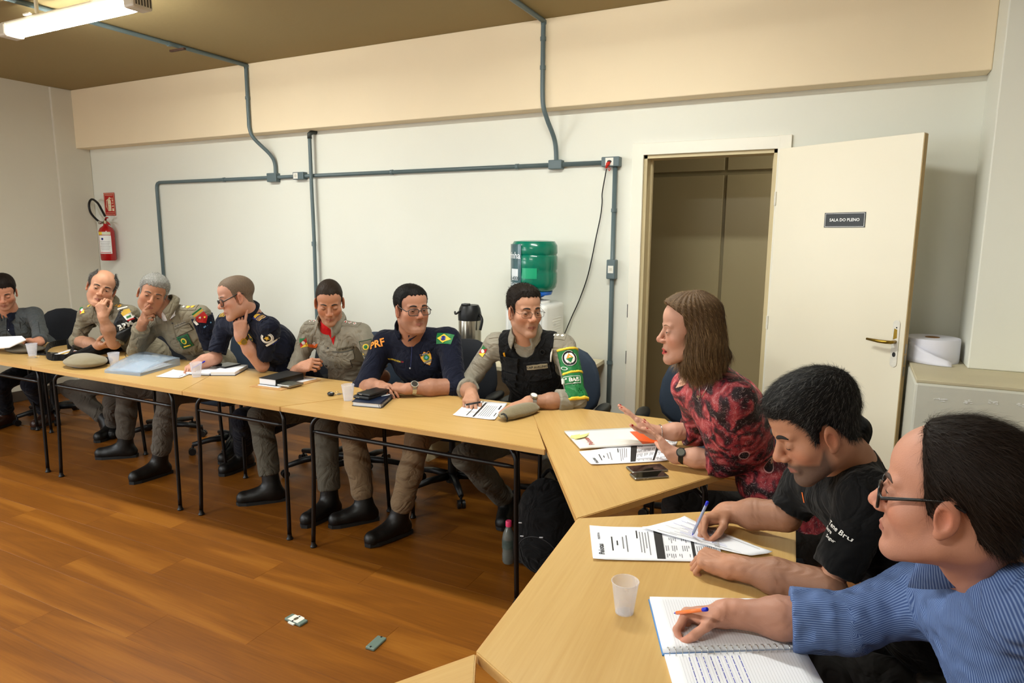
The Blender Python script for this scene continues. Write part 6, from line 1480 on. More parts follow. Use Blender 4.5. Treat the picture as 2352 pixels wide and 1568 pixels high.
dk('G', 'armband_emblem', (1308, 822), [(disc2d(0.038, 0, 0, 26, 0.042), w_white, 0), (disc2d(0.0355, 0, 0, 26, 0.0395), w_blk, 0.0006), (disc2d(0.026, 0, 0, 22, 0.030), w_white, 0.0012), (poly2d([(-0.018, -0.002), (0, 0.026), (0.02, 0.0)], 1), w_org, 0.0018), (poly2d([(-0.02, 0.0), (0.02, 0.0), (0, -0.026)], 1), w_green, 0.0018)], surf=sg2, lift=0.003)
dk('G', 'armband_lettering', (1311, 872), [(rect2d(0.098, 0.040, 0, 0, 10, 3), w_white, 0), (rect2d(0.092, 0.034, 0, 0, 10, 3), w_green, 0.0008), (text2d('1º BAB', 0.029, 0.0007), w_white, 0.0018)], surf=sg2, lift=0.004, rot=-0.12)
dk('G', 'armband_print', (1296, 846), [(disc2d(0.02, 0, 0, 16, 0.008, r0=0.015), w_white, 0)], surf=sg2, lift=0.003)
seam('G', [(1270, 772), (1268, 785), (1266, 800)], 0.008, m_pouch, 'radio_strap', SG); seam('G', [(1268, 800), (1266, 815), (1265, 830)], 0.005, w_white, 'cord', SG)
ARM_G = dict(w=pz(1216, 922, 0.795)); watch('G', 'L', ARM_G, m_steelw, m_dial, A_(-0.1, -0.6, 0.8), R=0.033, back=0.016, w=0.010, dial=0.0195)
glasses(NEED['G']['out'], NEED['G']['root'], m_gmetal, m_lens, 0.052, 0.028, 0.0010, 0.104, -0.002, power=4)
# ---- H: neckline, jewellery
P = NEED['H']
ARM_HL = dict(w=pz(1548, 1045, 0.80)); watch('H', 'L', ARM_HL, mat('leather_black', (16, 15, 15), 0.4), mat('watch_dial_grey', (96, 96, 88), 0.2), A_(0.0, -0.75, 0.65), R=0.0285, back=0.028, w=0.009, dial=0.0175)
wv_ = pz(1500, 992, 0.82); ax_ = nrm(P['elbows']['R'] - wv_); u_ = nrm(np.cross(ax_, A_(0, 0, 1))); v_ = np.cross(ax_, u_)
MB().tube([wv_ + ax_ * 0.03 + (u_ * math.cos(a) + v_ * math.sin(a)) * 0.031 for a in np.linspace(0, 2 * math.pi, 24, endpoint=False)], 0.0018, 6, closed=True).build('bracelet', m_steelw, P['root'], True)
dk('H', 'neckline', (1618, 868), [(poly2d([(-0.05, 0.07), (0.0, -0.09), (0.045, 0.075)], 3), mat('neck_skin', (212, 162, 138), 0.46), 0)], lift=0.003, rot=0.15)
seam('H', [(1604, 838), (1604, 860), (1606, 885), (1608, 912)], 0.0013, m_steelw, 'necklace', lift=0.006); seam('H', [(1633, 850), (1628, 880), (1612, 912)], 0.0013, m_steelw, 'necklace', lift=0.006)
dk('H', 'pendant', (1608, 914), [(disc2d(0.006, 0, 0.006, r0=0.003), m_steelw, 0), (rect2d(0.003, 0.014, 0, -0.006), m_steelw, 0)], lift=0.008)
# ---- I: polo collar and lettering
neckwear('I', c_black, r=0.068, h=0.046, op=30, drop=0.05, rise=0.062)
dk('I', 'embroidery', (1908, 1222), [(shift2d(text2d('Tene Bru', 0.0165, 0.0002, 'LEFT'), -0.02, 0.016), w_white, 0), (shift2d(text2d('Secre', 0.0115, 0.0001, 'LEFT'), -0.02, 0.002), w_white, 0), (shift2d(text2d('Segur', 0.0115, 0.0001, 'LEFT'), -0.006, -0.012), w_white, 0)], lift=0.003, rot=-0.45)
dk('I', 'logo_print', (1846, 1142), [(rect2d(0.006, 0.028), w_org2, 0)], lift=0.003)
# ---- J: collar, placket
neckwear('J', c_blue, r=0.068, h=0.046, op=30, drop=0.066, flare=0.030, rise=0.066)
glasses(NEED['J']['out'], NEED['J']['root'], m_gblack, m_lens, 0.052, 0.036, 0.0028, 0.103, -0.003, power=3.5)
buttons('J', [(2140, 1560)], 0.006, m_button)
seam('J', [(2142, 1420), (2132, 1480), (2128, 1560)], 0.0022, c_blue, 'placket')

# ================================================================== things along the back wall
m_lamin = mat('desk_laminate', (224, 212, 180), 0.4, var=0.03); m_lamin2 = mat('desk_side', (206, 190, 150), 0.5, var=0.04)
ZD = 0.77
dsk = empty('side_desk', (-2.1, 4.1, 0)); fr_ = 3.80
MB().prism([(-2.75, fr_ + 0.02), (-1.60, fr_ + 0.02), (-1.475, fr_ + 0.12), (-1.50, 4.40), (-2.75, 4.40)], ZD - 0.025, ZD).build('desktop', m_lamin, dsk)
MB().box((-1.60, 4.12, 0.37), (0.025, 0.46, 0.74)).build('side_panel', m_lamin2, dsk); MB().box((-2.65, 4.12, 0.37), (0.025, 0.46, 0.74)).build('side_panel', m_lamin2, dsk)
MB().box((-2.12, 4.32, 0.5), (1.04, 0.02, 0.46)).build('modesty_panel', m_lamin2, dsk)
tag(dsk, 'cream laminate side desk against the back wall under the thermos and cooler', 'desk')
# thermos
tx, ty = -2.385, 4.06
th_ = empty('thermos', (tx, ty, ZD)); m_inox = mat('brushed_steel', (176, 170, 156), 0.22, 0.95, var=0.1, vscale=5, stretch=(1, 1, 0.1))
MB().lathe([(0.0, 0), (0.078, 0), (0.08, 0.01), (0.08, 0.265), (0.076, 0.275)], (tx, ty, ZD), 32).build('body', m_inox, th_, True, 40)
MB().lathe([(0.082, 0.262), (0.083, 0.30), (0.074, 0.345), (0.062, 0.368), (0.0, 0.372)], (tx, ty, ZD), 32).build('lid', m_blackp, th_, True, 40)
MB().box((tx - 0.005, ty - 0.045, ZD + 0.375), (0.05, 0.05, 0.014), bevel=0.005).build('pump_button', mat('pump_grey', (40, 40, 42), 0.4), th_)
MB().tube(catmull([A_(tx - 0.02, ty - 0.05, ZD + 0.35), A_(tx - 0.06, ty - 0.085, ZD + 0.31), A_(tx - 0.085, ty - 0.06, ZD + 0.32)], 4), 0.007, 8).build('spout', m_blackp, th_, True)
MB().tube(catmull([A_(tx + 0.075, ty, ZD + 0.31), A_(tx + 0.11, ty - 0.02, ZD + 0.27), A_(tx + 0.1, ty - 0.03, ZD + 0.2)], 5), 0.010, 8).build('handle', m_blackp, th_, True)
MB().lathe([(0.081, -0.001), (0.082, 0.012), (0.078, 0.016)], (tx, ty, ZD), 32).build('base_ring', m_blackp, th_, True)
tag(th_, 'steel pump thermos with black lid on the side desk', 'thermos')
# stacks of cups: every cup in each column
m_cup = mat('cup_plastic', (232, 234, 244), 0.3, var=0.02, alpha=0.28); m_cupb = mat('cup_plastic_blue', (206, 218, 238), 0.3, var=0.02)
def cup_mesh(h=0.075, r0=0.021, r1=0.0305, t=0.0008):
    return MB().lathe([(0.0, 0.002), (r0 - t, 0.002), (r1 - t, h - 0.002), (r1 + 0.0012, h - 0.001), (r1 + 0.0022, h), (r1 + 0.0012, h + 0.0012), (r1 - 0.0005, h), (r1, h - 0.004), (r0, 0), (0.0, 0.0)], n=28)
first_c = None
for sx, sy, lab in ((-2.315, 3.905, 'column of stacked pale blue plastic cups left of the pair before the thermos'), (-2.245, 3.90, 'column of stacked pale blue plastic cups right of the pair before the thermos')):
    st = empty('cup_stack', (sx, sy, ZD)); tag(st, lab, 'cup stack', 'stacked cups on the side desk')
    for i in range(7):
        if first_c is None:
            mb = MB().lathe([(0.0, 0.002), (0.021, 0.002), (0.028, 0.062), (0.0315, 0.063), (0.0318, 0.065), (0.0285, 0.066), (0.0225, 0), (0, 0)], n=22); o = mb.build('cup', m_cupb, st, True, 40); first_c = o
        else:
            o = first_c.copy(); COL.objects.link(o); o.parent = st
        o.matrix_parent_inverse = Matrix.Identity(4); o.rotation_euler = (math.pi, 0, 0); o.location = (0, 0, 0.067 + i * 0.0085)
# water cooler and jug
wc = empty('water_cooler', (-1.95, 4.16, ZD)); cx_, cy_ = -1.93, 4.17; m_wc = mat('cooler_white', (232, 232, 228), 0.3, var=0.02)
MB().box((cx_, cy_, ZD + 0.2), (0.31, 0.32, 0.40), bevel=0.03, seg=4).build('body', m_wc, wc, True, 40)
MB().box((cx_, cy_ - 0.158, ZD + 0.27), (0.25, 0.012, 0.2), bevel=0.004).build('front_panel', mat('cooler_grey', (214, 216, 214), 0.35), wc)
for q in (-0.05, 0.05): MB().cyl((cx_ + q, cy_ - 0.165, ZD + 0.29), (cx_ + q, cy_ - 0.20, ZD + 0.28), 0.014).build('tap', mat('tap_blue', (60, 120, 190), 0.4), wc)
g2 = MB()
for k in range(6): g2.box((cx_ + 0.1555, cy_ + 0.02, ZD + 0.30 - k * 0.018), (0.003, 0.14, 0.006))
g2.build('side_vents', m_wc, wc); MB().box((cx_ + 0.1565, cy_ - 0.02, ZD + 0.26), (0.003, 0.03, 0.014)).build('switch', mat('cooler_grey', (214, 216, 214), 0.35), wc)
MB().lathe([(0.10, 0.40), (0.105, 0.415), (0.06, 0.42)], (cx_, cy_, ZD), 32).build('collar_ring', m_wc, wc, True)
tag(wc, 'white countertop water cooler on the side desk behind the officer in vest', 'water cooler')
jx, jy, jz = cx_ - 0.005, cy_ - 0.01, 1.19
jg = empty('water_jug', (jx, jy, jz)); m_jug = mat('jug_green', (2, 116, 92), 0.22, var=0.25, vscale=4, coat=0.3)
prof = [(0.0, 0.0), (0.05, 0.0), (0.055, 0.02), (0.12, 0.045), (0.150, 0.075), (0.157, 0.11), (0.157, 0.17), (0.151, 0.185), (0.157, 0.20), (0.157, 0.28), (0.151, 0.292), (0.157, 0.305), (0.155, 0.355), (0.138, 0.382), (0.08, 0.388), (0.0, 0.38)]
MB().lathe(prof, (jx, jy, jz + 0.012), 40).build('bottle', m_jug, jg, True, 45)
MB().lathe([(0.12, 0.038), (0.128, 0.062), (0.10, 0.045), (0.062, 0.02)], (jx, jy, jz - 0.002), 36).build('support_ring', mat('jug_blue', (22, 96, 190), 0.3), jg, True)
m_film = mat('label_film', (70, 98, 104), 0.15, var=0.6, vscale=30); m_filmw = mat('label_white', (226, 232, 236), 0.35)
vs = []; fs = []; a0, a1 = math.radians(196), math.radians(262)
for i in range(15):
    a = a0 + (a1 - a0) * i / 14
    for k in range(12): z = jz + 0.055 + 0.32 * k / 11; vs.append((jx + 0.1605 * math.cos(a), jy + 0.1605 * math.sin(a), z))
for i in range(14):
    for k in range(11): fs.append((i * 12 + k, i * 12 + 12 + k, i * 12 + 13 + k, i * 12 + k + 1))
raw('label_film', vs, fs, m_film, jg, True)
def on_jug(shape, a, z, m, name, h=0.162):
    V_ = []
    for p in shape[0]: q = a + p[0] / h; V_.append((jx + h * math.cos(q), jy + h * math.sin(q), z + p[1]))
    return raw(name, V_, shape[1], m, jg)
on_jug(text2d('rinha', 0.062, 0.001), math.radians(238), jz + 0.30, m_filmw, 'label_lettering', 0.1625)
on_jug(rect2d(0.075, 0.075, nx=8), math.radians(240), jz + 0.175, m_filmw, 'label_panel', 0.1622)
on_jug(text2d('22-4000', 0.034, 0.0008), math.radians(237), jz + 0.150, mat('label_ink', (60, 80, 84), 0.4), 'label_lettering', 0.1630)
on_jug(text2d('222-6003', 0.028, 0.0006), math.radians(237), jz + 0.110, m_filmw, 'label_lettering', 0.1625)
on_jug(rect2d(0.10, 0.07, nx=8), math.radians(283), jz + 0.185, mat('jug_tag', (30, 160, 116), 0.3), 'tag_panel', 0.1585)
tag(jg, 'green plastic water jug upside down on the cooler', 'water jug')
# fire extinguisher + sign
ex = empty('fire_extinguisher', tuple(py(246, 598, 4.32))); ec_ = py(246, 560, 4.33); z0 = py(255, 598, 4.33)[2]; z1 = py(240, 518, 4.33)[2]; ex_, ey_ = ec_[0], 4.335; m_er = mat('extinguisher_red', (168, 20, 22), 0.25, var=0.06, coat=0.4)
hh = z1 - z0; rr_ = 0.072
MB().lathe([(0.0, 0), (rr_ * 0.9, 0), (rr_, 0.012), (rr_, hh * 0.84), (rr_ * 0.8, hh * 0.93), (rr_ * 0.35, hh), (0.022, hh + 0.02), (0.0, hh + 0.02)], (ex_, ey_, z0), 32).build('cylinder', m_er, ex, True, 45)
MB().cyl((ex_, ey_, z1 + 0.01), (ex_, ey_, z1 + 0.05), 0.018).box((ex_ - 0.03, ey_ - 0.01, z1 + 0.03), (0.04, 0.024, 0.024), bevel=0.005).build('valve', mat('valve_brass', (150, 140, 110), 0.3, 0.8), ex, True, 40)
MB().tube([A_(ex_, ey_, z1 + 0.055), A_(ex_ + 0.03, ey_ - 0.01, z1 + 0.08), A_(ex_ + 0.075, ey_ - 0.02, z1 + 0.078)], [0.010, 0.009, 0.006], 8).build('lever', m_er, ex, True)
MB().tube([A_(ex_ + 0.0, ey_, z1 + 0.035), A_(ex_ + 0.05, ey_ - 0.01, z1 + 0.03), A_(ex_ + 0.1, ey_ - 0.02, z1 + 0.005)], [0.009, 0.008, 0.006], 8).build('carry_handle', m_er, ex, True)
MB().cyl((ex_ - 0.035, ey_ - 0.03, z1 + 0.03), (ex_ - 0.035, ey_ - 0.05, z1 + 0.03), 0.017, n=18).build('gauge', m_silver if False else m_steelw, ex, True, 40)
MB().tube(catmull([A_(ex_ - 0.02, ey_, z1 + 0.03), A_(ex_ - 0.10, ey_ - 0.01, z1 + 0.045), A_(ex_ - 0.20, ey_ - 0.02, z1 + 0.13), A_(ex_ - 0.215, ey_ - 0.02, z1 + 0.22), A_(ex_ - 0.16, ey_ - 0.02, z1 + 0.265), A_(ex_ - 0.07, ey_ - 0.02, z1 + 0.225), A_(ex_ - 0.01, ey_ - 0.02, z1 + 0.15), A_(ex_ + 0.03, ey_ - 0.02, z1 + 0.095)], 5), 0.011, 10).build('hose', m_blackp, ex, True)
def on_cyl(shape, a, z, m, name, h, par): 
    V_ = [(ex_ + h * math.cos(a + p[0] / h), ey_ + h * math.sin(a + p[0] / h), z + p[1]) for p in shape[0]]
    return raw(name, V_, shape[1], m, par)
fa_ = math.atan2(-ey_, -ex_) - 0.35
on_cyl(rect2d(0.125, hh * 0.52, nx=10, ny=2), fa_, z0 + hh * 0.46, m_white, 'label', rr_ + 0.0012, ex)
on_cyl(rect2d(0.045, 0.03, -0.042, 0, 4), fa_, z0 + hh * 0.78, w_yel, 'label', rr_ + 0.0012, ex); on_cyl(rect2d(0.08, 0.03, 0.02, 0, 6), fa_, z0 + hh * 0.78, mat('label_pale', (214, 216, 190), 0.5), 'label', rr_ + 0.0012, ex)
on_cyl(disc2d(0.012, -0.02, 0), fa_, z0 + hh * 0.62, w_blue, 'emblem', rr_ + 0.002, ex); on_cyl(rect2d(0.11, 0.006, nx=8), fa_, z0 + hh * 0.235, w_red, 'label_line', rr_ + 0.002, ex)
for k in range(6): on_cyl(rect2d(0.1 - 0.01 * (k % 3), 0.0035, nx=8), fa_, z0 + hh * (0.54 - 0.045 * k), mat('ink_grey', (150, 150, 160), 0.6), 'label_line', rr_ + 0.002, ex)
tag(ex, 'red fire extinguisher with black hose hanging by the left corner', 'fire extinguisher')
ax0 = py(238, 443, Y_BACK - 0.004); ax1 = py(267, 495, Y_BACK - 0.004); sw_, sh2 = ax1[0] - ax0[0], ax0[2] - ax1[2]; sc0 = (ax0 + ax1) / 2; m_sr = mat('sign_red', (186, 26, 24), 0.4); m_sw = mat('sign_cream', (240, 226, 190), 0.5)
L_ = [(rect2d(sw_, sh2), m_sr, 0.003)]
for a, b in ((0.96, 0.90),): L_ += [(rect2d(sw_ * 0.9, 0.003, 0, sh2 * 0.46), m_sw, 0.0036), (rect2d(sw_ * 0.9, 0.003, 0, -sh2 * 0.46), m_sw, 0.0036), (rect2d(0.003, sh2 * 0.92, sw_ * 0.45, 0), m_sw, 0.0036), (rect2d(0.003, sh2 * 0.92, -sw_ * 0.45, 0), m_sw, 0.0036)]
k_ = sh2
L_ += [(poly2d([(-0.16 * sw_, -0.3 * k_), (0.14 * sw_, -0.3 * k_), (0.14 * sw_, 0.16 * k_), (0.06 * sw_, 0.22 * k_), (-0.08 * sw_, 0.22 * k_), (-0.16 * sw_, 0.16 * k_)]), m_sw, 0.0038), (rect2d(0.12 * sw_, 0.05 * k_, -0.01 * sw_, 0.25 * k_), m_sw, 0.0038), (poly2d([(-0.02 * sw_, 0.28 * k_), (0.2 * sw_, 0.22 * k_), (0.2 * sw_, 0.25 * k_), (0.02 * sw_, 0.32 * k_)]), m_sw, 0.0038),
       (poly2d([(-0.1 * sw_, 0.24 * k_), (-0.28 * sw_, 0.18 * k_), (-0.32 * sw_, -0.1 * k_), (-0.22 * sw_, -0.26 * k_), (-0.26 * sw_, -0.08 * k_), (-0.24 * sw_, 0.15 * k_), (-0.1 * sw_, 0.21 * k_)]), m_sw, 0.0038), (rect2d(0.05 * sw_, 0.12 * k_, 0.3 * sw_, 0.22 * k_), m_sw, 0.0038), (poly2d([(0.22 * sw_, 0.17 * k_), (0.3 * sw_, 0.1 * k_), (0.38 * sw_, 0.17 * k_)]), m_sw, 0.0038),
       (shift2d(text2d('PÓ', 0.1 * k_, 0.001), 0.3 * sw_, 0.03 * k_), m_sw, 0.0038), (shift2d(text2d('ABC', 0.085 * k_, 0.0008), 0.3 * sw_, -0.09 * k_), m_sw, 0.0038), (rect2d(0.16 * sw_, 0.13 * k_, 0.3 * sw_, -0.24 * k_), m_sw, 0.0038), (rect2d(0.75 * sw_, 0.014 * k_, 0, 0.4 * k_), m_sw, 0.0038), (rect2d(0.75 * sw_, 0.014 * k_, 0, -0.38 * k_), m_sw, 0.0038), (rect2d(0.2 * sw_, 0.012 * k_, -0.01 * sw_, 0.0), m_sr, 0.0042)]
tag(flat('safety_sign', L_, sc0, A_(1, 0, 0), A_(0, 0, 1), None, n=A_(0, -1, 0)), 'red and white fire extinguisher sign on the wall above the extinguisher', 'sign')
# paper roll and black object on the plinth
m_roll = mat('tissue', (226, 226, 238), 0.8, var=0.03, bump=0.1, bscale=60)
pr = empty('paper_roll', (0.40, 4.2, 0.975)); rc_ = pz(2140, 830, 0.975); rx_, ry_ = 0.405, 4.17
MB().lathe([(0.032, 0.0), (0.128, 0.0), (0.13, 0.01), (0.13, 0.118), (0.127, 0.125), (0.032, 0.125), (0.032, 0.0)], (rx_, ry_, 0.975), 40).build('roll', m_roll, pr, True, 40)
MB().lathe([(0.034, 0.001), (0.034, 0.127), (0.029, 0.127), (0.029, 0.001)], (rx_, ry_, 0.975), 24).build('core', mat('cardboard', (150, 112, 70), 0.8), pr, True, 40)
vs = []; fs = []
for i in range(13):
    t = i / 12; a = math.radians(-150 + 85 * t); R_ = 0.1325 + 0.05 * t ** 2
    for k in range(5):
        q = k / 4; zt = 0.975 + (0.118 - 0.095 * t) * (1 - q) + 0.002; vs.append((rx_ + R_ * math.cos(a) * (1 + 0.02 * q), ry_ + R_ * math.sin(a) * (1 + 0.12 * q * t), zt))
for i in range(12):
    for k in range(4): fs.append((i * 5 + k, i * 5 + 5 + k, i * 5 + 6 + k, i * 5 + k + 1))
o = raw('loose_sheet', vs, fs, m_roll, pr, True); sm = o.modifiers.new('t', 'SOLIDIFY'); sm.thickness = 0.001
tag(pr, 'large white paper roll with a loose end lying on the corner plinth', 'paper roll')
bc = pz(2298, 846, 0.976)
bk = MB().sph(bc + A_(0, 0, 0.006), (0.020, 0.015, 0.012)).tube([bc + A_(0, 0, 0.012), bc + A_(0.01, 0.01, 0.026), bc + A_(0.016, 0.016, 0.028)], [0.008, 0.005, 0.002], 8).build('plastic_scrap', m_blackp, None, True); tag(bk, 'small crumpled black scrap lying on the plinth by the column', 'scrap')
# floor outlets
m_fo = mat('outlet_grey', (104, 122, 112), 0.4, var=0.06)
def floor_box(pts, label, plate_):
    P_ = [pz(x, y, 0.0) for x, y in pts]; c = sum(P_) / 4; u = nrm((P_[1] + P_[2]) / 2 - (P_[0] + P_[3]) / 2); v = A_(-u[1], u[0], 0); Lx = np.linalg.norm((P_[1] + P_[2]) / 2 - (P_[0] + P_[3]) / 2); Ly = np.linalg.norm((P_[0] + P_[1]) / 2 - (P_[2] + P_[3]) / 2)
    t = empty('floor_outlet', tuple(c)); R_ = np.stack([u, v, A_(0, 0, 1)], 1)
    MB().box(c + A_(0, 0, 0.006), (Lx, Ly, 0.012), R=R_.tolist(), bevel=0.004).build('cover', m_fo, t)
    if plate_:
        flat('socket_plate', [(rect2d(0.04, Ly * 0.62), m_condw, 0.0), (disc2d(0.013, 0, 0, 16, 0.009), mat('socket_hole', (120, 108, 80), 0.5), 0.0006), (disc2d(0.004, -0.005, 0, 8), m_blackp, 0.001), (disc2d(0.004, 0.006, 0, 8), m_blackp, 0.001)], c + A_(0, 0, 0.0126), u, v, t)
        for s in (-1, 1): MB().box(c + u * s * (Lx / 2 + 0.004) + A_(0, 0, 0.005), (0.008, Ly * 0.35, 0.006), R=R_.tolist()).build('clip', m_condw, t)
    for s in (-1, 1): MB().cyl(c + u * s * Lx * 0.42 + A_(0, 0, 0.011), c + u * s * Lx * 0.42 + A_(0, 0, 0.0135), 0.004, n=10).build('screw', m_blackp, t)
    tag(t, label, 'floor outlet', 'outlets on the floor')
floor_box([(652, 1424), (672, 1414), (708, 1428), (690, 1441)][0:1] + [(672, 1414), (708, 1428), (690, 1441)], 'grey floor outlet with white socket plate on the wood floor', True)
floor_box([(840, 1490), (868, 1463), (889, 1470), (858, 1497)], 'plain grey floor outlet cover on the wood floor near the front table', False)

# ================================================================== backpack and bottles
bp_ = pz(1222, 1325, 0.0); bx, by = -1.235, 2.83
bg = empty('backpack', (bx, by, 0)); m_bp = cloth('backpack_black', (13, 13, 14), bump=0.5)
S_ = SDF(0.008); S_.el((bx, by, 0.24), (0.155, 0.10, 0.235), k=0.05); S_.el((bx, by, 0.12), (0.155, 0.11, 0.12), k=0.06); S_.el((bx, by - 0.07, 0.13), (0.12, 0.06, 0.11), k=0.02); S_.el((bx + 0.005, by - 0.06, 0.31), (0.10, 0.05, 0.09), k=0.02); S_.el((bx - 0.13, by, 0.12), (0.04, 0.07, 0.11), k=0.03); S_.el((bx + 0.13, by, 0.12), (0.04, 0.07, 0.11), k=0.03)
S_.pl((0, 0, -1), (0, 0, 0.003), 0.01); S_.disp = fold_noise(0.004, 40, 11); V_, F_ = S_.mesh(0.02); link('bag', fast_mesh('bag', V_, F_), m_bp, bg, True); sb_ = bvh_of(V_, F_)
for sx in (-0.06, 0.06): MB().tube(catmull([A_(bx + sx, by + 0.09, 0.42), A_(bx + sx * 1.3, by + 0.15, 0.35), A_(bx + sx * 1.5, by + 0.13, 0.15), A_(bx + sx * 1.4, by + 0.08, 0.06)], 4), 0.014, 8).build('shoulder_strap', m_bp, bg, True)
MB().tube(catmull([A_(bx - 0.04, by + 0.03, 0.465), A_(bx, by + 0.03, 0.505), A_(bx + 0.04, by + 0.03, 0.465)], 6), 0.009, 8).build('carry_loop', m_bp, bg, True)
for q, z in ((-0.09, 0.28), (-0.08, 0.215), (0.02, 0.23)): MB().tube([A_(bx + q, by - 0.128, z), A_(bx + q + 0.018, by - 0.13, z + 0.004)], 0.003, 6).build('zip_pull', w_silver, bg)
pts_ = []
for a in np.linspace(0.15, math.pi - 0.15, 15): pts_.append(A_(bx + 0.115 * math.cos(a), by - 0.2, 0.10 + 0.12 * math.sin(a)))
zp = []
for p in pts_:
    h_ = sb_.ray_cast(Vector(p), Vector((0, 1, 0)))
    if h_[0] is not None: zp.append(np.array(h_[0]) + A_(0, -0.001, 0))
if len(zp) > 2: MB().tube(zp, 0.003, 6).build('zipper', mat('zipper', (34, 34, 36), 0.5), bg, True)
tag(bg, 'black backpack standing on the floor under the table corner', 'backpack')
def bottle(x, y, z, capm, label, liquid, h=0.215):
    t = empty('drink_bottle', (x, y, z)); r = 0.032
    MB().lathe([(0.0, 0), (r * 0.85, 0), (r, 0.012), (r, 0.05), (r * 0.94, 0.06), (r, 0.075), (r, 0.13), (r * 0.9, 0.15), (r * 0.5, 0.18), (0.013, 0.19), (0.013, 0.20)], (x, y, z), 24).build('bottle_body', liquid, t, True, 50)
    MB().lathe([(0.0155, 0.19), (0.0155, 0.215), (0.013, 0.218), (0.0, 0.218)], (x, y, z), 20).build('cap', capm, t, True, 40)
    MB().lathe([(r + 0.0006, 0.08), (r + 0.0006, 0.125)], (x, y, z), 24).build('label_band', mat('bottle_label', (70, 84, 80), 0.4, var=0.5, vscale=60), t, True)
    tag(t, label, 'bottle', 'bottles in the backpack side pockets')
m_pet = mat('bottle_pet', (96, 100, 96), 0.12, var=0.1, coat=0.4); m_cola = mat('bottle_dark', (60, 54, 50), 0.12)
bq = pz(1144, 1298, 0.0); bottle(bx - 0.185, by - 0.045, 0.02, mat('cap_pink', (226, 60, 110), 0.4), 'small plastic bottle with pink cap left of the backpack', m_pet)
bottle(bx + 0.175, by - 0.04, 0.02, mat('cap_red', (196, 24, 24), 0.4), 'small plastic bottle with red cap right of the backpack', m_cola)

# ================================================================== things on the tables
m_paper = mat('paper', (236, 237, 242), 0.7, var=0.015); m_ink = mat('print_black', (26, 25, 25), 0.6); m_inkg = mat('print_grey', (130, 130, 134), 0.7); m_inkl = mat('print_faint', (190, 190, 196), 0.7); m_inkb = mat('ink_blue', (92, 100, 190), 0.7)
def sheet(name, quad, z, label, cat='paper', group=None, printing=None, th=0.0008, curl=0.0, m=None, parent=None):
    """paper lying on a table: quad = four pixels (corners in order), z = height"""
    Q = [pz(x, y, z) for x, y in quad]
    n = 10; vs = []; fs = []
    for j in range(n + 1):
        for i in range(n + 1):
            u, v = i / n, j / n; p = (Q[0] * (1 - u) + Q[1] * u) * (1 - v) + (Q[3] * (1 - u) + Q[2] * u) * v
            vs.append(p + A_(0, 0, th + curl * (max(0, abs(u - 0.5) - 0.3) ** 2 + max(0, abs(v - 0.5) - 0.3) ** 2) * 8))
    fs = [(j * (n + 1) + i, j * (n + 1) + i + 1, (j + 1) * (n + 1) + i + 1, (j + 1) * (n + 1) + i) for j in range(n) for i in range(n)]
    if np.cross(Q[1] - Q[0], Q[3] - Q[0])[2] < 0: fs = [f_[::-1] for f_ in fs]
    root = raw(name, vs, fs, m or m_paper, parent, True); so = root.modifiers.new('t', 'SOLIDIFY'); so.thickness = th; so.offset = -1
    if printing:
        ms, vs2, fs2, mi = [], [], [], []
        for (u0, v0, u1, v1, mm) in printing:
            if mm not in ms: ms.append(mm)
            b = len(vs2)
            for u, v in ((u0, v0), (u1, v0), (u1, v1), (u0, v1)):
                p = (Q[0] * (1 - u) + Q[1] * u) * (1 - v) + (Q[3] * (1 - u) + Q[2] * u) * v
                vs2.append(p + A_(0, 0, th + 0.0006 + curl * (max(0, abs(u - 0.5) - 0.3) ** 2 + max(0, abs(v - 0.5) - 0.3) ** 2) * 8))
            fs2.append((b, b + 1, b + 2, b + 3)); mi.append(ms.index(mm))
        raw('print', vs2, fs2, None, root, False, None, ms, mi)
    if label: tag(root, label, cat, group)
    root['_q'] = 0
    del root['_q']
    return root, Q
def agenda(seed=3):
    """u runs down the page (from the heading), v across it"""
    r = random.Random(seed); L = []
    for u, v0, v1, mm in ((0.16, 0.30, 0.72, m_ink), (0.20, 0.42, 0.56, m_ink), (0.245, 0.30, 0.66, m_inkg), (0.275, 0.25, 0.75, m_inkg), (0.36, 0.1, 0.34, m_ink)): L.append((u, v0, u + 0.011, v1, mm))
    for k in range(4): L.append((0.385 + 0.022 * k, 0.12 + 0.05 * r.random(), 0.393 + 0.022 * k, 0.62 + 0.25 * r.random(), m_inkg))
    L.append((0.50, 0.06, 0.565, 0.94, m_ink)); L.append((0.78, 0.06, 0.805, 0.94, m_ink))
    for u0, u1 in ((0.58, 0.77), (0.82, 0.98)):
        u = u0
        while u < u1:
            for v0, v1 in ((0.08, 0.24), (0.3, 0.48), (0.54, 0.72), (0.78, 0.92)):
                if r.random() < 0.8: L.append((u, v0, u + 0.007, v0 + (v1 - v0) * r.uniform(0.4, 1), m_inkg))
            u += 0.016
    return L
def text_on(Q, s, u, v, size, m, z, along, across, parent, bold=0.0006, name='lettering'):
    """letters on a sheet; along/across: 3-D reading direction and its 'up'"""
    c = (Q[0] * (1 - u) + Q[1] * u) * (1 - v) + (Q[3] * (1 - u) + Q[2] * u) * v
    return flat(name, [(text2d(s, size, bold), m, z)], c, along, across, parent, n=A_(0, 0, 1))
def cup(x, y, z, label, px=None, h=0.08, sc=1.0):
    c = pz(x, y, z)
    t = MB().lathe([(0.0, 0.0025), (0.0205, 0.0025), (0.0298, 0.074), (0.0312, 0.0755), (0.0325, 0.077), (0.0312, 0.0785), (0.0296, 0.0775), (0.0306, 0.073), (0.0212, 0.0), (0.0, 0.0)], n=32)
    for k in range(3): pass
    t.xform(Matrix.Diagonal((sc, sc, sc, 1))).xform(Matrix.Translation(Vector(c)))
    o = t.build('plastic_cup', m_cup, None, True, 40); tag(o, label, 'cup', 'disposable plastic cups on the tables'); return o
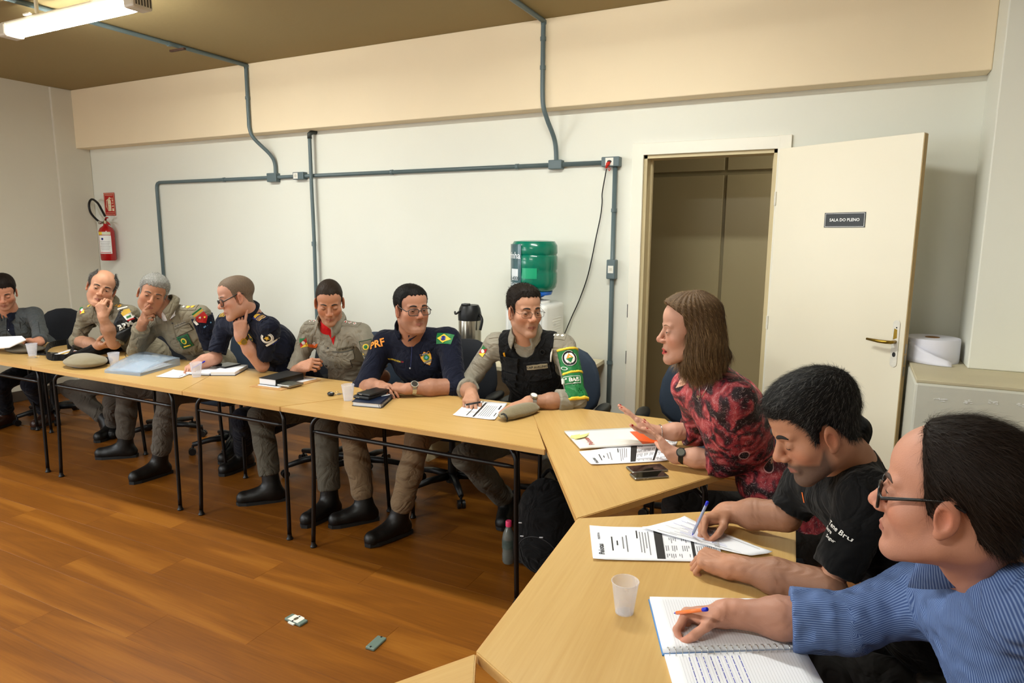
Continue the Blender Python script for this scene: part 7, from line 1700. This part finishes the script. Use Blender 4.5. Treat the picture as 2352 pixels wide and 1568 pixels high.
Z = TZ + 0.0003
cup(1434, 1405, Z, 'translucent plastic cup standing alone on the nearest table', sc=1.02)
cup(800, 919, Z, 'translucent plastic cup beside the navy spiral notebook', sc=1.1); cup(452, 865, Z, 'translucent plastic cup in front of the open planner', sc=1.15); cup(263, 840, Z, 'translucent plastic cup behind the blue folder', sc=1.15); cup(75, 817, Z, 'translucent plastic cup beside the flat beret, far left', sc=1.15)
# papers
o, Q = sheet('agenda_sheet', [(1354, 1211), (1645, 1216), (1660, 1293), (1362, 1287)], Z, 'white agenda sheet with black bars lying flat beside the pen hand', 'paper', 'agenda sheets', agenda(3), curl=0.01)
ra = nrm(Q[0] - Q[3]); rb = nrm(Q[0] - Q[1]); text_on(Q, 'Pelotas', 0.075, 0.70, 0.022, m_ink, 0.0042, ra, rb, o); text_on(Q, 'PREFEITURA', 0.065, 0.30, 0.008, m_inkg, 0.0042, ra, rb, o)
pr_ = [(0.13, 0.1, 0.14, 0.3, m_ink), (0.2, 0.2, 0.21, 0.9, m_inkg), (0.24, 0.3, 0.25, 0.8, m_inkg)]
rr2 = random.Random(5)
for k in range(14): u = 0.3 + 0.04 * k; v = rr2.uniform(0.05, 0.3); pr_.append((u, v, u + 0.008, v + rr2.uniform(0.2, 0.5), m_inkb if k % 3 else m_inkg))
pr_ += [(0.86, 0.1, 0.87, 0.6, m_inkg), (0.9, 0.5, 0.91, 0.9, m_ink)]
sheet('handwritten_sheet', [(1475, 1215), (1572, 1190), (1774, 1272), (1716, 1280)], Z + 0.0022, 'white sheet with blue handwriting under the writing hand of the man in black', 'paper', None, pr_, curl=0.012)
o, Q = sheet('agenda_sheet', [(1330, 1040), (1560, 1006), (1536, 1060), (1358, 1069)], Z, 'white agenda sheet with black bars under the folder and the wristwatch hand of the woman', 'paper', 'agenda sheets', agenda(8), curl=0.01)
ra = nrm(Q[0] - Q[3]); rb = nrm(Q[0] - Q[1]); text_on(Q, 'Pelotas', 0.09, 0.72, 0.02, m_ink, 0.0042, ra, rb, o)
fo, Q = sheet('folder', [(1296, 992), (1480, 983), (1520, 1020), (1332, 1031)], Z + 0.006, 'white glossy presentation folder with orange corner under the gesturing hands', 'folder', None, [(0.76, 0.25, 1.0, 1.0, mat('folder_orange', (222, 84, 28), 0.25))], th=0.006, m=mat('folder_white', (232, 230, 224), 0.2, var=0.03))
ra = nrm(Q[3] - Q[0]) ; text_on(Q, 'Pelotas', 0.17, 0.70, 0.034, mat('folder_lettering', (170, 44, 30), 0.3), 0.0082, nrm(Q[0] - Q[3]), nrm(Q[0] - Q[1]), fo)
for i, (a, lab) in enumerate((([(1312, 1001), (1332, 998), (1328, 1008), (1308, 1006)], 'small yellow sticky note at the folder corner'), ([(1322, 1003), (1354, 995), (1345, 1004), (1318, 1010)], 'creased yellow sticky note across the folder logo'))):
    sheet('sticky_note', a, Z + 0.0138 + i * 0.002, lab, 'sticky note', 'sticky notes on the folder', None, curl=0.006, m=mat('note_yellow', (236, 222, 136), 0.7))
def phone(quad, z, label, mb_, ms_, th=0.009, group='phones on the tables', screen=0.9):
    Q = [pz(x, y, z) for x, y in quad]; c = sum(Q) / 4; u = nrm((Q[1] + Q[2] - Q[0] - Q[3])); v = A_(-u[1], u[0], 0); Lx = np.linalg.norm(Q[1] + Q[2] - Q[0] - Q[3]) / 2; Ly = np.linalg.norm(Q[3] + Q[2] - Q[0] - Q[1]) / 2
    t = empty('mobile_phone', tuple(c)); R_ = np.stack([u, v, A_(0, 0, 1)], 1)
    MB().box(c + A_(0, 0, th / 2 + 0.0004), (Lx, Ly, th), R=R_.tolist(), bevel=min(0.004, th * 0.45), seg=3).build('phone_body', mb_, t, True, 40)
    MB().box(c + A_(0, 0, th + 0.0004), (Lx * 0.94, Ly * screen, 0.0008), R=R_.tolist()).build('screen', ms_, t)
    for s in (-0.25, -0.15): MB().box(c + u * Lx * s - v * (Ly / 2 + 0.0002) + A_(0, 0, th / 2), (0.008, 0.0015, 0.0025), R=R_.tolist()).build('side_button', m_steelw, t)
    tag(t, label, 'phone', group); return t
m_glass = mat('phone_glass', (10, 10, 12), 0.06); m_phs = mat('phone_silver', (150, 148, 140), 0.25, 0.8)
phone([(1442, 1075), (1524, 1069), (1528, 1083), (1448, 1090)], Z, 'silver-edged phone lying behind its twin near the woman', m_phs, m_glass); phone([(1448, 1092), (1524, 1085), (1535, 1098), (1456, 1104)], Z, 'silver-edged phone in front of its twin near the woman', m_phs, m_glass)
# sticker on table edge
ts = MB(); e0 = pz(1575, 1110, 0.738)
sn_ = nrm(A_(-0.364, 2.566, 0) - A_(-0.715, 1.877, 0)); so_ = A_(sn_[1], -sn_[0], 0); ec0 = A_(-0.715, 1.877, 0.737) + sn_ * 0.52 + so_ * 0.0015
tag(flat('edge_sticker', [(rect2d(0.045, 0.017), mat('sticker_grey', (96, 96, 88), 0.5, var=0.4, vscale=80), 0.0008), (rect2d(0.02, 0.012, 0.05, 0), mat('sticker_tan', (150, 128, 88), 0.6, var=0.3, vscale=60), 0.0005)], ec0, sn_, A_(0, 0, 1), None, n=so_), 'worn grey sticker on the table edge below the woman', 'sticker')
# G's sheet, pen and folded beret
o, Q = sheet('agenda_sheet', [(1040, 955), (1078, 920), (1165, 928), (1136, 966)], Z, 'white agenda sheet under the hands of the officer in vest', 'paper', 'agenda sheets', [(0.1 + 0.0, 0.3, 0.85, 0.345, m_ink)][:0] + [(0.05, 0.45, 0.95, 0.49, m_ink), (0.1, 0.28, 0.95, 0.30, m_ink)] + [(0.15, 0.55 + 0.05 * k, 0.8, 0.565 + 0.05 * k, m_inkg) for k in range(6)] + [(0.2, 0.9, 0.4, 0.925, m_ink), (0.6, 0.88, 0.85, 0.92, m_ink)], curl=0.01)
def pen(a, b, m1, m2, label, r=0.0042, tipm=None, cap=0.2, group=None):
    a = np.asarray(a, float); b = np.asarray(b, float); t = empty('pen', tuple(a)); d = nrm(b - a)
    MB().tube([a + d * 0.012, b - d * 0.012], r, 10).build('barrel', m1, t, True); MB().tube([a, a + d * 0.008, a + d * 0.014], [0.0008, 0.0026, r], 10).build('tip', tipm or m2, t, True); MB().tube([b - d * 0.014, b], r * 1.03, 10).build('end_cap', m2, t, True)
    tag(t, label, 'pen', 'pens in hands'); return t
m_penb = mat('pen_blue', (16, 40, 200), 0.3); m_penc = mat('pen_clear', (150, 160, 190), 0.15); m_peno = mat('pen_orange', (238, 124, 60), 0.3)
q0 = pz(1590, 1229, 0.756); pen(q0, q0 + nrm(pd(1640, 1120, 1.86) - q0) * 0.15, m_penc, m_penb, 'blue ballpoint pen upright in the writing hand of the man in black'); q1 = pz(1528, 1412, 0.762)
pen(pz(1548, 1408, 0.79), pz(1548, 1408, 0.79) + nrm(pd(1662, 1394, 1.36) - pz(1548, 1408, 0.79)) * 0.125, m_peno, m_penb, 'orange ballpoint pen in the hand of the man in blue shirt')
pen(pz(1066, 930, 0.785), pz(1110, 922, 0.81), m_gblack, m_steelw, 'black pen held by the officer in vest', r=0.005); pen(pz(440, 846, 0.785), pz(473, 828, 0.82), m_penb, m_penb, 'blue pen in the hand of the navy officer over the planner')
m_beret = mat('beret_felt', (128, 117, 90), 0.95, var=0.08, vscale=60, bump=0.25, bscale=200, sheen=0.3); m_beretd = mat('beret_felt_dark', (88, 80, 66), 0.95, var=0.08, vscale=60, bump=0.25, bscale=200)
def beret(name, ops, label, m, trim=None):
    S_ = SDF(0.005)
    for o_ in ops: S_.el(*o_[:2], R=o_[2] if len(o_) > 2 else None, k=0.02)
    S_.pl((0, 0, -1), (0, 0, Z + 0.0005), 0.006); S_.disp = fold_noise(0.0018, 60, len(label)); V_, F_ = S_.mesh(0.02)
    t = empty(name, tuple(ops[0][0])); link('crown', fast_mesh('crown', V_, F_), m, t, True)
    if trim is not None: MB().tube(trim, 0.004, 8).build('leather_band', m_gblack, t, True)
    tag(t, label, 'beret', 'berets on the tables'); return t
c1 = pz(1150, 968, Z); c2 = pz(1232, 945, Z); ux = nrm(c2 - c1); Rb = np.stack([ux, A_(-ux[1], ux[0], 0), A_(0, 0, 1)], 1); cc = (c1 + c2) / 2
vv_ = Rb[:, 1]
beret('folded_beret', [(cc + A_(0, 0, 0.024) - vv_ * 0.012, (0.135, 0.034, 0.026), Rb), (cc + A_(0, 0, 0.024) + vv_ * 0.02, (0.125, 0.030, 0.024), Rb), (cc + A_(0, 0, 0.04) + ux * 0.01, (0.11, 0.028, 0.018), Rb)], 'folded khaki beret lying on the table seam beside the officer in vest', m_beret,
      [cc - ux * 0.122 + vv_ * a + A_(0, 0, b) for a, b in ((-0.036, 0.006), (-0.038, 0.02), (-0.028, 0.036), (-0.012, 0.04), (0.002, 0.034))])
cb_ = pz(190, 842, Z); Rb2 = np.stack([nrm(A_(1, -0.1, 0)), nrm(A_(0.1, 1, 0)), A_(0, 0, 1)], 1)
beret('khaki_beret', [(cb_ + A_(0, 0.02, 0.034), (0.165, 0.115, 0.036), Rb2), (cb_ + A_(-0.04, 0.03, 0.05), (0.10, 0.08, 0.03), Rb2), (cb_ + A_(0.05, 0.02, 0.045), (0.09, 0.09, 0.028), Rb2)], 'rounded khaki beret near the front edge of the table, left of the folder', m_beret, [cb_ + A_(0.10 * math.cos(a), 0.02 + 0.07 * math.sin(a), 0.004) for a in np.linspace(-2.8, -0.3, 12)])
cf_ = pz(52, 808, Z); beret('flat_beret', [(cf_ + A_(0, 0.02, 0.022), (0.17, 0.11, 0.024)), (cf_ + A_(-0.02, 0.03, 0.032), (0.12, 0.08, 0.02))], 'flat brown beret with dark band beside the far left cup', m_beretd, [cf_ + A_(0.13 * math.cos(a), 0.02 + 0.09 * math.sin(a), 0.008) for a in np.linspace(-2.9, -0.2, 14)])
# A's papers
pa = [py(-60, 775, 2.72), py(50, 771, 2.72), py(59, 779, 2.70), py(20, 797, 2.62), py(-60, 804, 2.60)]
o = raw('paper_sheaf', [tuple(p) for p in pa] + [tuple(p + A_(0, 0.004, -0.006)) for p in pa], [(0, 1, 2, 3, 4), (9, 8, 7, 6, 5)] + [(i, (i + 1) % 5, 5 + (i + 1) % 5, 5 + i) for i in range(5)], m_paper); tag(o, 'white papers held up by the man in grey jacket', 'paper')
# belt loop, holster pouch, booklet, keys (left table)
m_web = cloth('webbing_black', (12, 12, 13), bump=0.4)
bl = empty('duty_belt', tuple(pz(150, 805, Z))); loop_ = catmull([pz(108, 822, Z), pz(109, 806, Z), pz(122, 797, Z), pz(150, 792, Z), pz(172, 790, Z), pz(168, 808, Z), pz(158, 826, Z), pz(140, 828, Z), pz(120, 828, Z)], 6, closed=True)
vs = []; fs = []; nL = len(loop_); hgt = 0.045
for i in range(nL):
    p = loop_[i]; t = nrm(loop_[(i + 1) % nL] - loop_[i - 1]); n_ = A_(-t[1], t[0], 0)
    for s_, z_ in ((-1, 0), (1, 0), (1, hgt), (-1, hgt)): vs.append(p + n_ * s_ * 0.0025 + A_(0, 0, z_))
for i in range(nL):
    for k in range(4): fs.append((i * 4 + k, i * 4 + (k + 1) % 4, ((i + 1) % nL) * 4 + (k + 1) % 4, ((i + 1) % nL) * 4 + k))
raw('webbing', vs, fs, m_web, bl); bu = pz(168, 800, Z); MB().box(bu + A_(0, 0, 0.035), (0.02, 0.075, 0.075), R=Matrix.Rotation(-0.5, 3, 'Z'), bevel=0.006).build('buckle', m_blackp, bl)
tag(bl, 'black webbing belt standing in a loop on the left table', 'belt')
hp = MB(); a_, b_ = pz(170, 822, Z), pz(272, 806, Z); d_ = nrm(b_ - a_); S_ = SDF(0.006); S_.rc(a_ + A_(0, 0, 0.02), a_ + (b_ - a_) * 0.5 + A_(0, 0, 0.032), 0.024, 0.046, 0.02); S_.rc(a_ + (b_ - a_) * 0.5 + A_(0, 0, 0.034), b_ + A_(0, 0, 0.04), 0.046, 0.044, 0.02); S_.pl((0, 0, -1), (0, 0, Z), 0.004); S_.disp = fold_noise(0.002, 70, 5)
V_, F_ = S_.mesh(0.02); o = link('pouch', fast_mesh('pouch', V_, F_), m_web, None, True); tag(o, 'long black cloth pouch lying beside the belt loop', 'pouch')
sheet('booklet', [(125, 814), (160, 803), (190, 808), (140, 823)], Z, 'small booklet with yellow print inside the belt loop', 'booklet', None, [(0.2, 0.3, 0.8, 0.5, w_gold), (0.5, 0.55, 0.9, 0.62, w_org2)], th=0.004, m=m_paper)
phone([(86, 812), (110, 807), (116, 815), (92, 819)], Z, 'black phone lying left of the belt loop', m_blackp, m_glass)
def keys(c, d, label, fob=None, s=1.0):
    t = empty('keys', tuple(c)); d = nrm(d); n_ = A_(-d[1], d[0], 0); R_ = np.stack([d, n_, A_(0, 0, 1)], 1)
    if fob: MB().sph(c + A_(0, 0, 0.010), (0.019 * s, 0.026 * s, 0.011), R=R_.tolist()).build('fob', fob, t, True); MB().box(c + d * 0.001 - n_ * 0.012 + A_(0, 0, 0.0195), (0.012, 0.012, 0.002), R=R_.tolist()).build('fob_button', w_silver, t)
    k0 = c + d * 0.032 * s; MB().tube([k0 + (d * math.cos(a) + A_(0, 0, 1) * math.sin(a) * 0.6) * 0.013 + A_(0, 0, 0.010) for a in np.linspace(0, 6.28, 18, endpoint=False)], 0.0012, 6, closed=True).build('ring', m_steelw, t, True)
    k1 = k0 + d * 0.014; MB().cyl(k1 + A_(0, 0, 0.002), k1 + A_(0, 0, 0.005), 0.011, n=16).box(k1 + d * 0.028 + A_(0, 0, 0.0035), (0.04, 0.007, 0.0025), R=R_.tolist()).build('key', m_steelw, t)
    tag(t, label, 'keys', 'sets of keys'); return t
keys(pz(760, 908, Z), pz(786, 905, Z) - pz(760, 908, Z), 'car keys with black fob left of the plastic cup', m_blackp); keys(pz(96, 821, Z), pz(76, 822, Z) - pz(96, 821, Z), 'dark keys beside the black phone on the left table', None, 0.8)
# spectacles lying on the table, dark pouch, papers, blue folder
sp_ = empty('spectacles', tuple(pz(300, 822, Z)))
for x_, y_ in ((293, 822), (311, 822)):
    c = pz(x_, y_, Z) + A_(0, 0, 0.02); MB().tube([c + A_(0.024 * math.cos(a), 0, 0.018 * math.sin(a)) for a in np.linspace(0, 6.28, 22, endpoint=False)], 0.002, 6, closed=True).build('rim', m_gblack, sp_, True)
    MB().tube([c + A_(0.024 if x_ > 300 else -0.024, 0, 0.01), c + A_(0.026 if x_ > 300 else -0.026, 0.12, -0.015)], 0.002, 6).build('temple', m_gblack, sp_, True)
MB().tube([pz(297, 821, Z) + A_(0.01, 0, 0.022), pz(307, 821, Z) + A_(-0.01, 0, 0.022)], 0.002, 6).build('bridge', m_gblack, sp_)
tag(sp_, 'black-rimmed spectacles resting on the table behind the blue folder', 'glasses')
ca = pz(245, 834, Z); o = MB().sph(ca + A_(0, 0, 0.022), (0.05, 0.035, 0.022)).build('glasses_case', m_web, None, True); tag(o, 'small black case behind the khaki beret', 'case')
sheet('loose_sheet', [(318, 826), (340, 814), (372, 820), (352, 832)], Z, 'white sheet sticking out behind the blue folder', 'paper')
m_pvc = mat('folder_blue_pvc', (176, 196, 216), 0.12, var=0.1, vscale=6, alpha=0.42)
def folder_box(bl_, br_, tr_, tl_, h0, h1, label):
    Q = [pz(*p, Z) for p in (bl_, br_, tr_, tl_)]; t = empty('document_folder', tuple(sum(Q) / 4))
    top = [Q[0] + A_(0, 0, h0), Q[1] + A_(0, 0, h0), Q[2] + A_(0, 0, h1), Q[3] + A_(0, 0, h1)]; vs = []; fs = []; n = 10
    for j in range(n + 1):
        for i in range(n + 1):
            u, v = i / n, j / n; p = (top[0] * (1 - u) + top[1] * u) * (1 - v) + (top[3] * (1 - u) + top[2] * u) * v
            vs.append(p + A_(0, 0, 0.03 * math.sin(math.pi * v) * (0.5 + 0.5 * math.sin(math.pi * u))))
    for j in range(n):
        for i in range(n): fs.append((j * (n + 1) + i, j * (n + 1) + i + 1, (j + 1) * (n + 1) + i + 1, (j + 1) * (n + 1) + i))
    o = raw('flap', vs, fs, m_pvc, t, True); so = o.modifiers.new('t', 'SOLIDIFY'); so.thickness = 0.0015
    raw('case', [tuple(q) for q in Q] + [tuple(q) for q in top], [(0, 1, 2, 3), (0, 1, 5, 4), (1, 2, 6, 5), (2, 3, 7, 6), (3, 0, 4, 7)], m_pvc, t)
    for k in range(3):
        c = sum(Q) / 4; raw('document', [tuple(c + (q - c) * (0.86 - 0.05 * k) + A_(0.01 * k, 0, 0.003 + 0.004 * k)) for q in Q], [(0, 1, 2, 3)], m_paper if k != 1 else mat('document_tan', (190, 150, 100), 0.7), t)
    tag(t, label, 'folder'); return t
folder_box((240, 856), (322, 864), (414, 838), (330, 822), 0.018, 0.05, 'translucent blue document folder with papers inside on the left table')
# planner, sheet and phone by the navy officer
sheet('loose_sheet', [(358, 866), (398, 850), (446, 855), (414, 869)], Z, 'white printed sheet between the blue folder and the planner', 'paper', None, [(0.2, 0.8, 0.5, 0.84, m_ink), (0.6, 0.82, 0.9, 0.85, m_inkg)], curl=0.01)
def planner():
    t = empty('open_planner', tuple(pz(490, 852, Z))); m_cov = mat('planner_cover', (18, 22, 40), 0.5)
    for (a, b, c, d), nm in ((((425, 860), (480, 863), (520, 843), (462, 842)), 'left_page'), (((482, 863), (540, 863), (572, 845), (522, 843)), 'right_page')):
        Q = [pz(*p, Z) for p in (a, b, c, d)]; V_ = [tuple(q + A_(0, 0, 0.0)) for q in Q] + [tuple(q + A_(0, 0, 0.003)) for q in Q]
        raw('cover', V_, [(0, 3, 2, 1), (4, 5, 6, 7), (0, 1, 5, 4), (1, 2, 6, 5), (2, 3, 7, 6), (3, 0, 4, 7)], m_cov, t)
        cq = sum(Q) / 4; hh_ = 0.010 if nm == 'left_page' else 0.020; B_ = [cq + (q - cq) * 0.95 for q in Q]
        V_ = [tuple(q + A_(0, 0, 0.003)) for q in B_] + [tuple(q + A_(0, 0, 0.003 + hh_)) for q in B_]
        raw('page_block', V_, [(4, 5, 6, 7), (0, 1, 5, 4), (1, 2, 6, 5), (2, 3, 7, 6), (3, 0, 4, 7)], m_paper, t)
    tag(t, 'open planner with white pages under the hand of the navy officer', 'planner'); return t
planner(); phone([(497, 843), (528, 846), (543, 838), (512, 833)], Z + 0.024, 'black phone lying on the open planner', m_blackp, m_glass)
# clipboard, black book, grey phone
def slab(name, quad, z, th, m, parent=None, zp=None):
    Q = [pz(*p, z if zp is None else zp) for p in quad]
    for q in Q: q[2] = z
    V_ = [tuple(q) for q in Q] + [tuple(q + A_(0, 0, th)) for q in Q]
    return raw(name, V_, [(0, 3, 2, 1), (4, 5, 6, 7), (0, 1, 5, 4), (1, 2, 6, 5), (2, 3, 7, 6), (3, 0, 4, 7)], m, parent), Q
cbd = empty('clipboard', tuple(pz(655, 885, Z))); slab('board', [(573, 888), (646, 897), (738, 873), (668, 866)], Z, 0.003, mat('hardboard', (190, 144, 90), 0.6), cbd); slab('paper_pad', [(592, 886), (640, 892), (727, 871), (672, 866)], Z + 0.0032, 0.003, m_paper, cbd, zp=Z)
slab('clip', [(668, 868), (690, 870), (700, 868), (680, 865)], Z + 0.0064, 0.006, m_steelw, cbd, zp=Z); tag(cbd, 'brown hardboard clipboard with white paper under the black book', 'clipboard')
bb = empty('black_book', tuple(pz(645, 875, Z))); zb_ = Z + 0.0066; q_ = [(595, 882), (634, 887), (697, 871), (660, 864)]; slab('back_cover', q_, zb_, 0.002, m_gblack, bb); slab('page_block', [(596.5, 881.5), (633, 886), (694, 871), (660, 865)], zb_ + 0.002, 0.034, m_paper, bb, zp=zb_); slab('front_cover', q_, zb_ + 0.036, 0.003, mat('book_black', (18, 18, 19), 0.6, bump=0.2, bscale=200), bb, zp=zb_); Qb = [pz(*p, zb_) for p in q_]
MB().box((Qb[1] + Qb[2]) / 2 + A_(0, 0, 0.0195), (0.003, np.linalg.norm(Qb[2] - Qb[1]), 0.039), R=Matrix.Rotation(math.atan2(*(Qb[2] - Qb[1])[1::-1]) - math.pi / 2, 3, 'Z')).build('spine', m_gblack, bb); tag(bb, 'thick closed black book on the clipboard', 'book')
phone([(637, 887), (672, 892), (690, 883), (660, 877)], Z + 0.0066, 'old silver phone lying on the clipboard beside the black book', m_phs, mat('screen_grey', (90, 92, 84), 0.2), th=0.014, screen=0.6)
# navy spiral notebook with two phone cases
nb = empty('spiral_notebook', tuple(pz(855, 920, Z))); q_ = [(808, 932), (876, 938), (908, 909), (842, 903)]; slab('back_cover', q_, Z, 0.0015, m_gblack, nb); slab('page_block', [(811, 931), (874, 936.5), (905, 909), (843, 904)], Z + 0.0015, 0.020, m_paper, nb, zp=Z); slab('front_cover', q_, Z + 0.0215, 0.002, mat('notebook_navy', (22, 34, 58), 0.35), nb, zp=Z)
p0, p1 = pz(876, 938, Z), pz(908, 909, Z); dd = nrm(p1 - p0); pv = A_(dd[1], -dd[0], 0)
for i in range(18):
    c = p0 + (p1 - p0) * (0.05 + 0.9 * i / 17) + A_(0, 0, 0.012) - pv * 0.004; MB().tube([c + (pv * math.cos(a) + A_(0, 0, 1) * math.sin(a)) * 0.0135 for a in np.linspace(0, 6.28, 14, endpoint=False)], 0.0011, 5, closed=True).build('wire_ring', m_gblack, nb)
tag(nb, 'navy spiral-bound notebook before the clasped hands', 'notebook')
phone([(815, 915), (851, 920), (886, 905), (850, 900)], Z + 0.0238, 'black phone case lowest on the navy notebook', m_blackp, m_gblack, th=0.016); phone([(822, 907), (852, 912), (893, 898), (862, 893)], Z + 0.0405, 'black phone case topmost on the navy notebook', m_blackp, m_gblack, th=0.012)
sheet('paper_slip', [(870, 905), (893, 902), (898, 906), (876, 910)], Z + 0.0236, 'white paper slip under the phone cases on the navy notebook', 'paper')
# open spiral notebook in the foreground
nt_ = empty('open_notebook', tuple(pz(1680, 1480, Z)))
P1 = [(1492, 1380), (1770, 1385), (1845, 1494), (1523, 1503)]; P2 = [(1526, 1508), (1848, 1496), (1905, 1600), (1556, 1612)]
def page(quad, nm, lines, writing, th):
    o, Q = sheet(nm, quad, Z, None, th=th, m=m_paper, parent=nt_); Lp = []
    for k in range(lines): u = 0.10 + 0.86 * k / lines; Lp.append((u, 0.06, u + 0.0018, 0.97, m_inkl))
    r = random.Random(9)
    for k in range(writing):
        u = 0.16 + 0.4 * k / max(1, writing); v = 0.10
        while v < 0.95: L_ = r.uniform(0.05, 0.16); Lp.append((u, v, u + 0.006, v + L_, m_inkb)); v += L_ + 0.02
    ms = []; vs = []; fs = []; mi = []
    for (u0, v0, u1, v1, mm) in Lp:
        if mm not in ms: ms.append(mm)
        b = len(vs)
        for u, v in ((u0, v0), (u1, v0), (u1, v1), (u0, v1)): p = (Q[0] * (1 - u) + Q[1] * u) * (1 - v) + (Q[3] * (1 - u) + Q[2] * u) * v; vs.append(p + A_(0, 0, th + 0.0006))
        fs.append((b, b + 1, b + 2, b + 3)); mi.append(ms.index(mm))
    raw('ruling', vs, fs, None, o, False, None, ms, mi); return Q
slab('back_cover', [(1489, 1378), (1773, 1382), (1849, 1495), (1521, 1506)], Z - 0.0001, 0.003, mat('cover_blue', (70, 130, 190), 0.4), nt_)
Q1 = page(P1, 'page', 40, 0, 0.012); Q2 = page(P2, 'page', 40, 8, 0.006)
for i in range(22):
    t_ = 0.03 + 0.94 * i / 21; c = (Q1[3] * (1 - t_) + Q1[2] * t_) * 0.5 + (Q2[0] * (1 - t_) + Q2[1] * t_) * 0.5 + A_(0, 0, 0.009); d_ = nrm(Q1[2] - Q1[3]); pv = A_(-d_[1], d_[0], 0)
    MB().tube([c + d_ * 0.0009 * math.sin(a * 0.5) + (pv * math.cos(a) * 0.010 + A_(0, 0, 1) * math.sin(a) * 0.0085) for a in np.linspace(0, 6.28, 16, endpoint=False)], 0.0009, 6, closed=True).build('wire_ring', m_steelw, nt_, True)
tag(nt_, 'open wire-bound notebook with ruled pages under the hand of the man in blue shirt', 'notebook')
# empty chair by the door
ch_ = chair('b', -0.70, 3.62, 0.15, 'empty blue-grey swivel chair between the officer in vest and the woman')
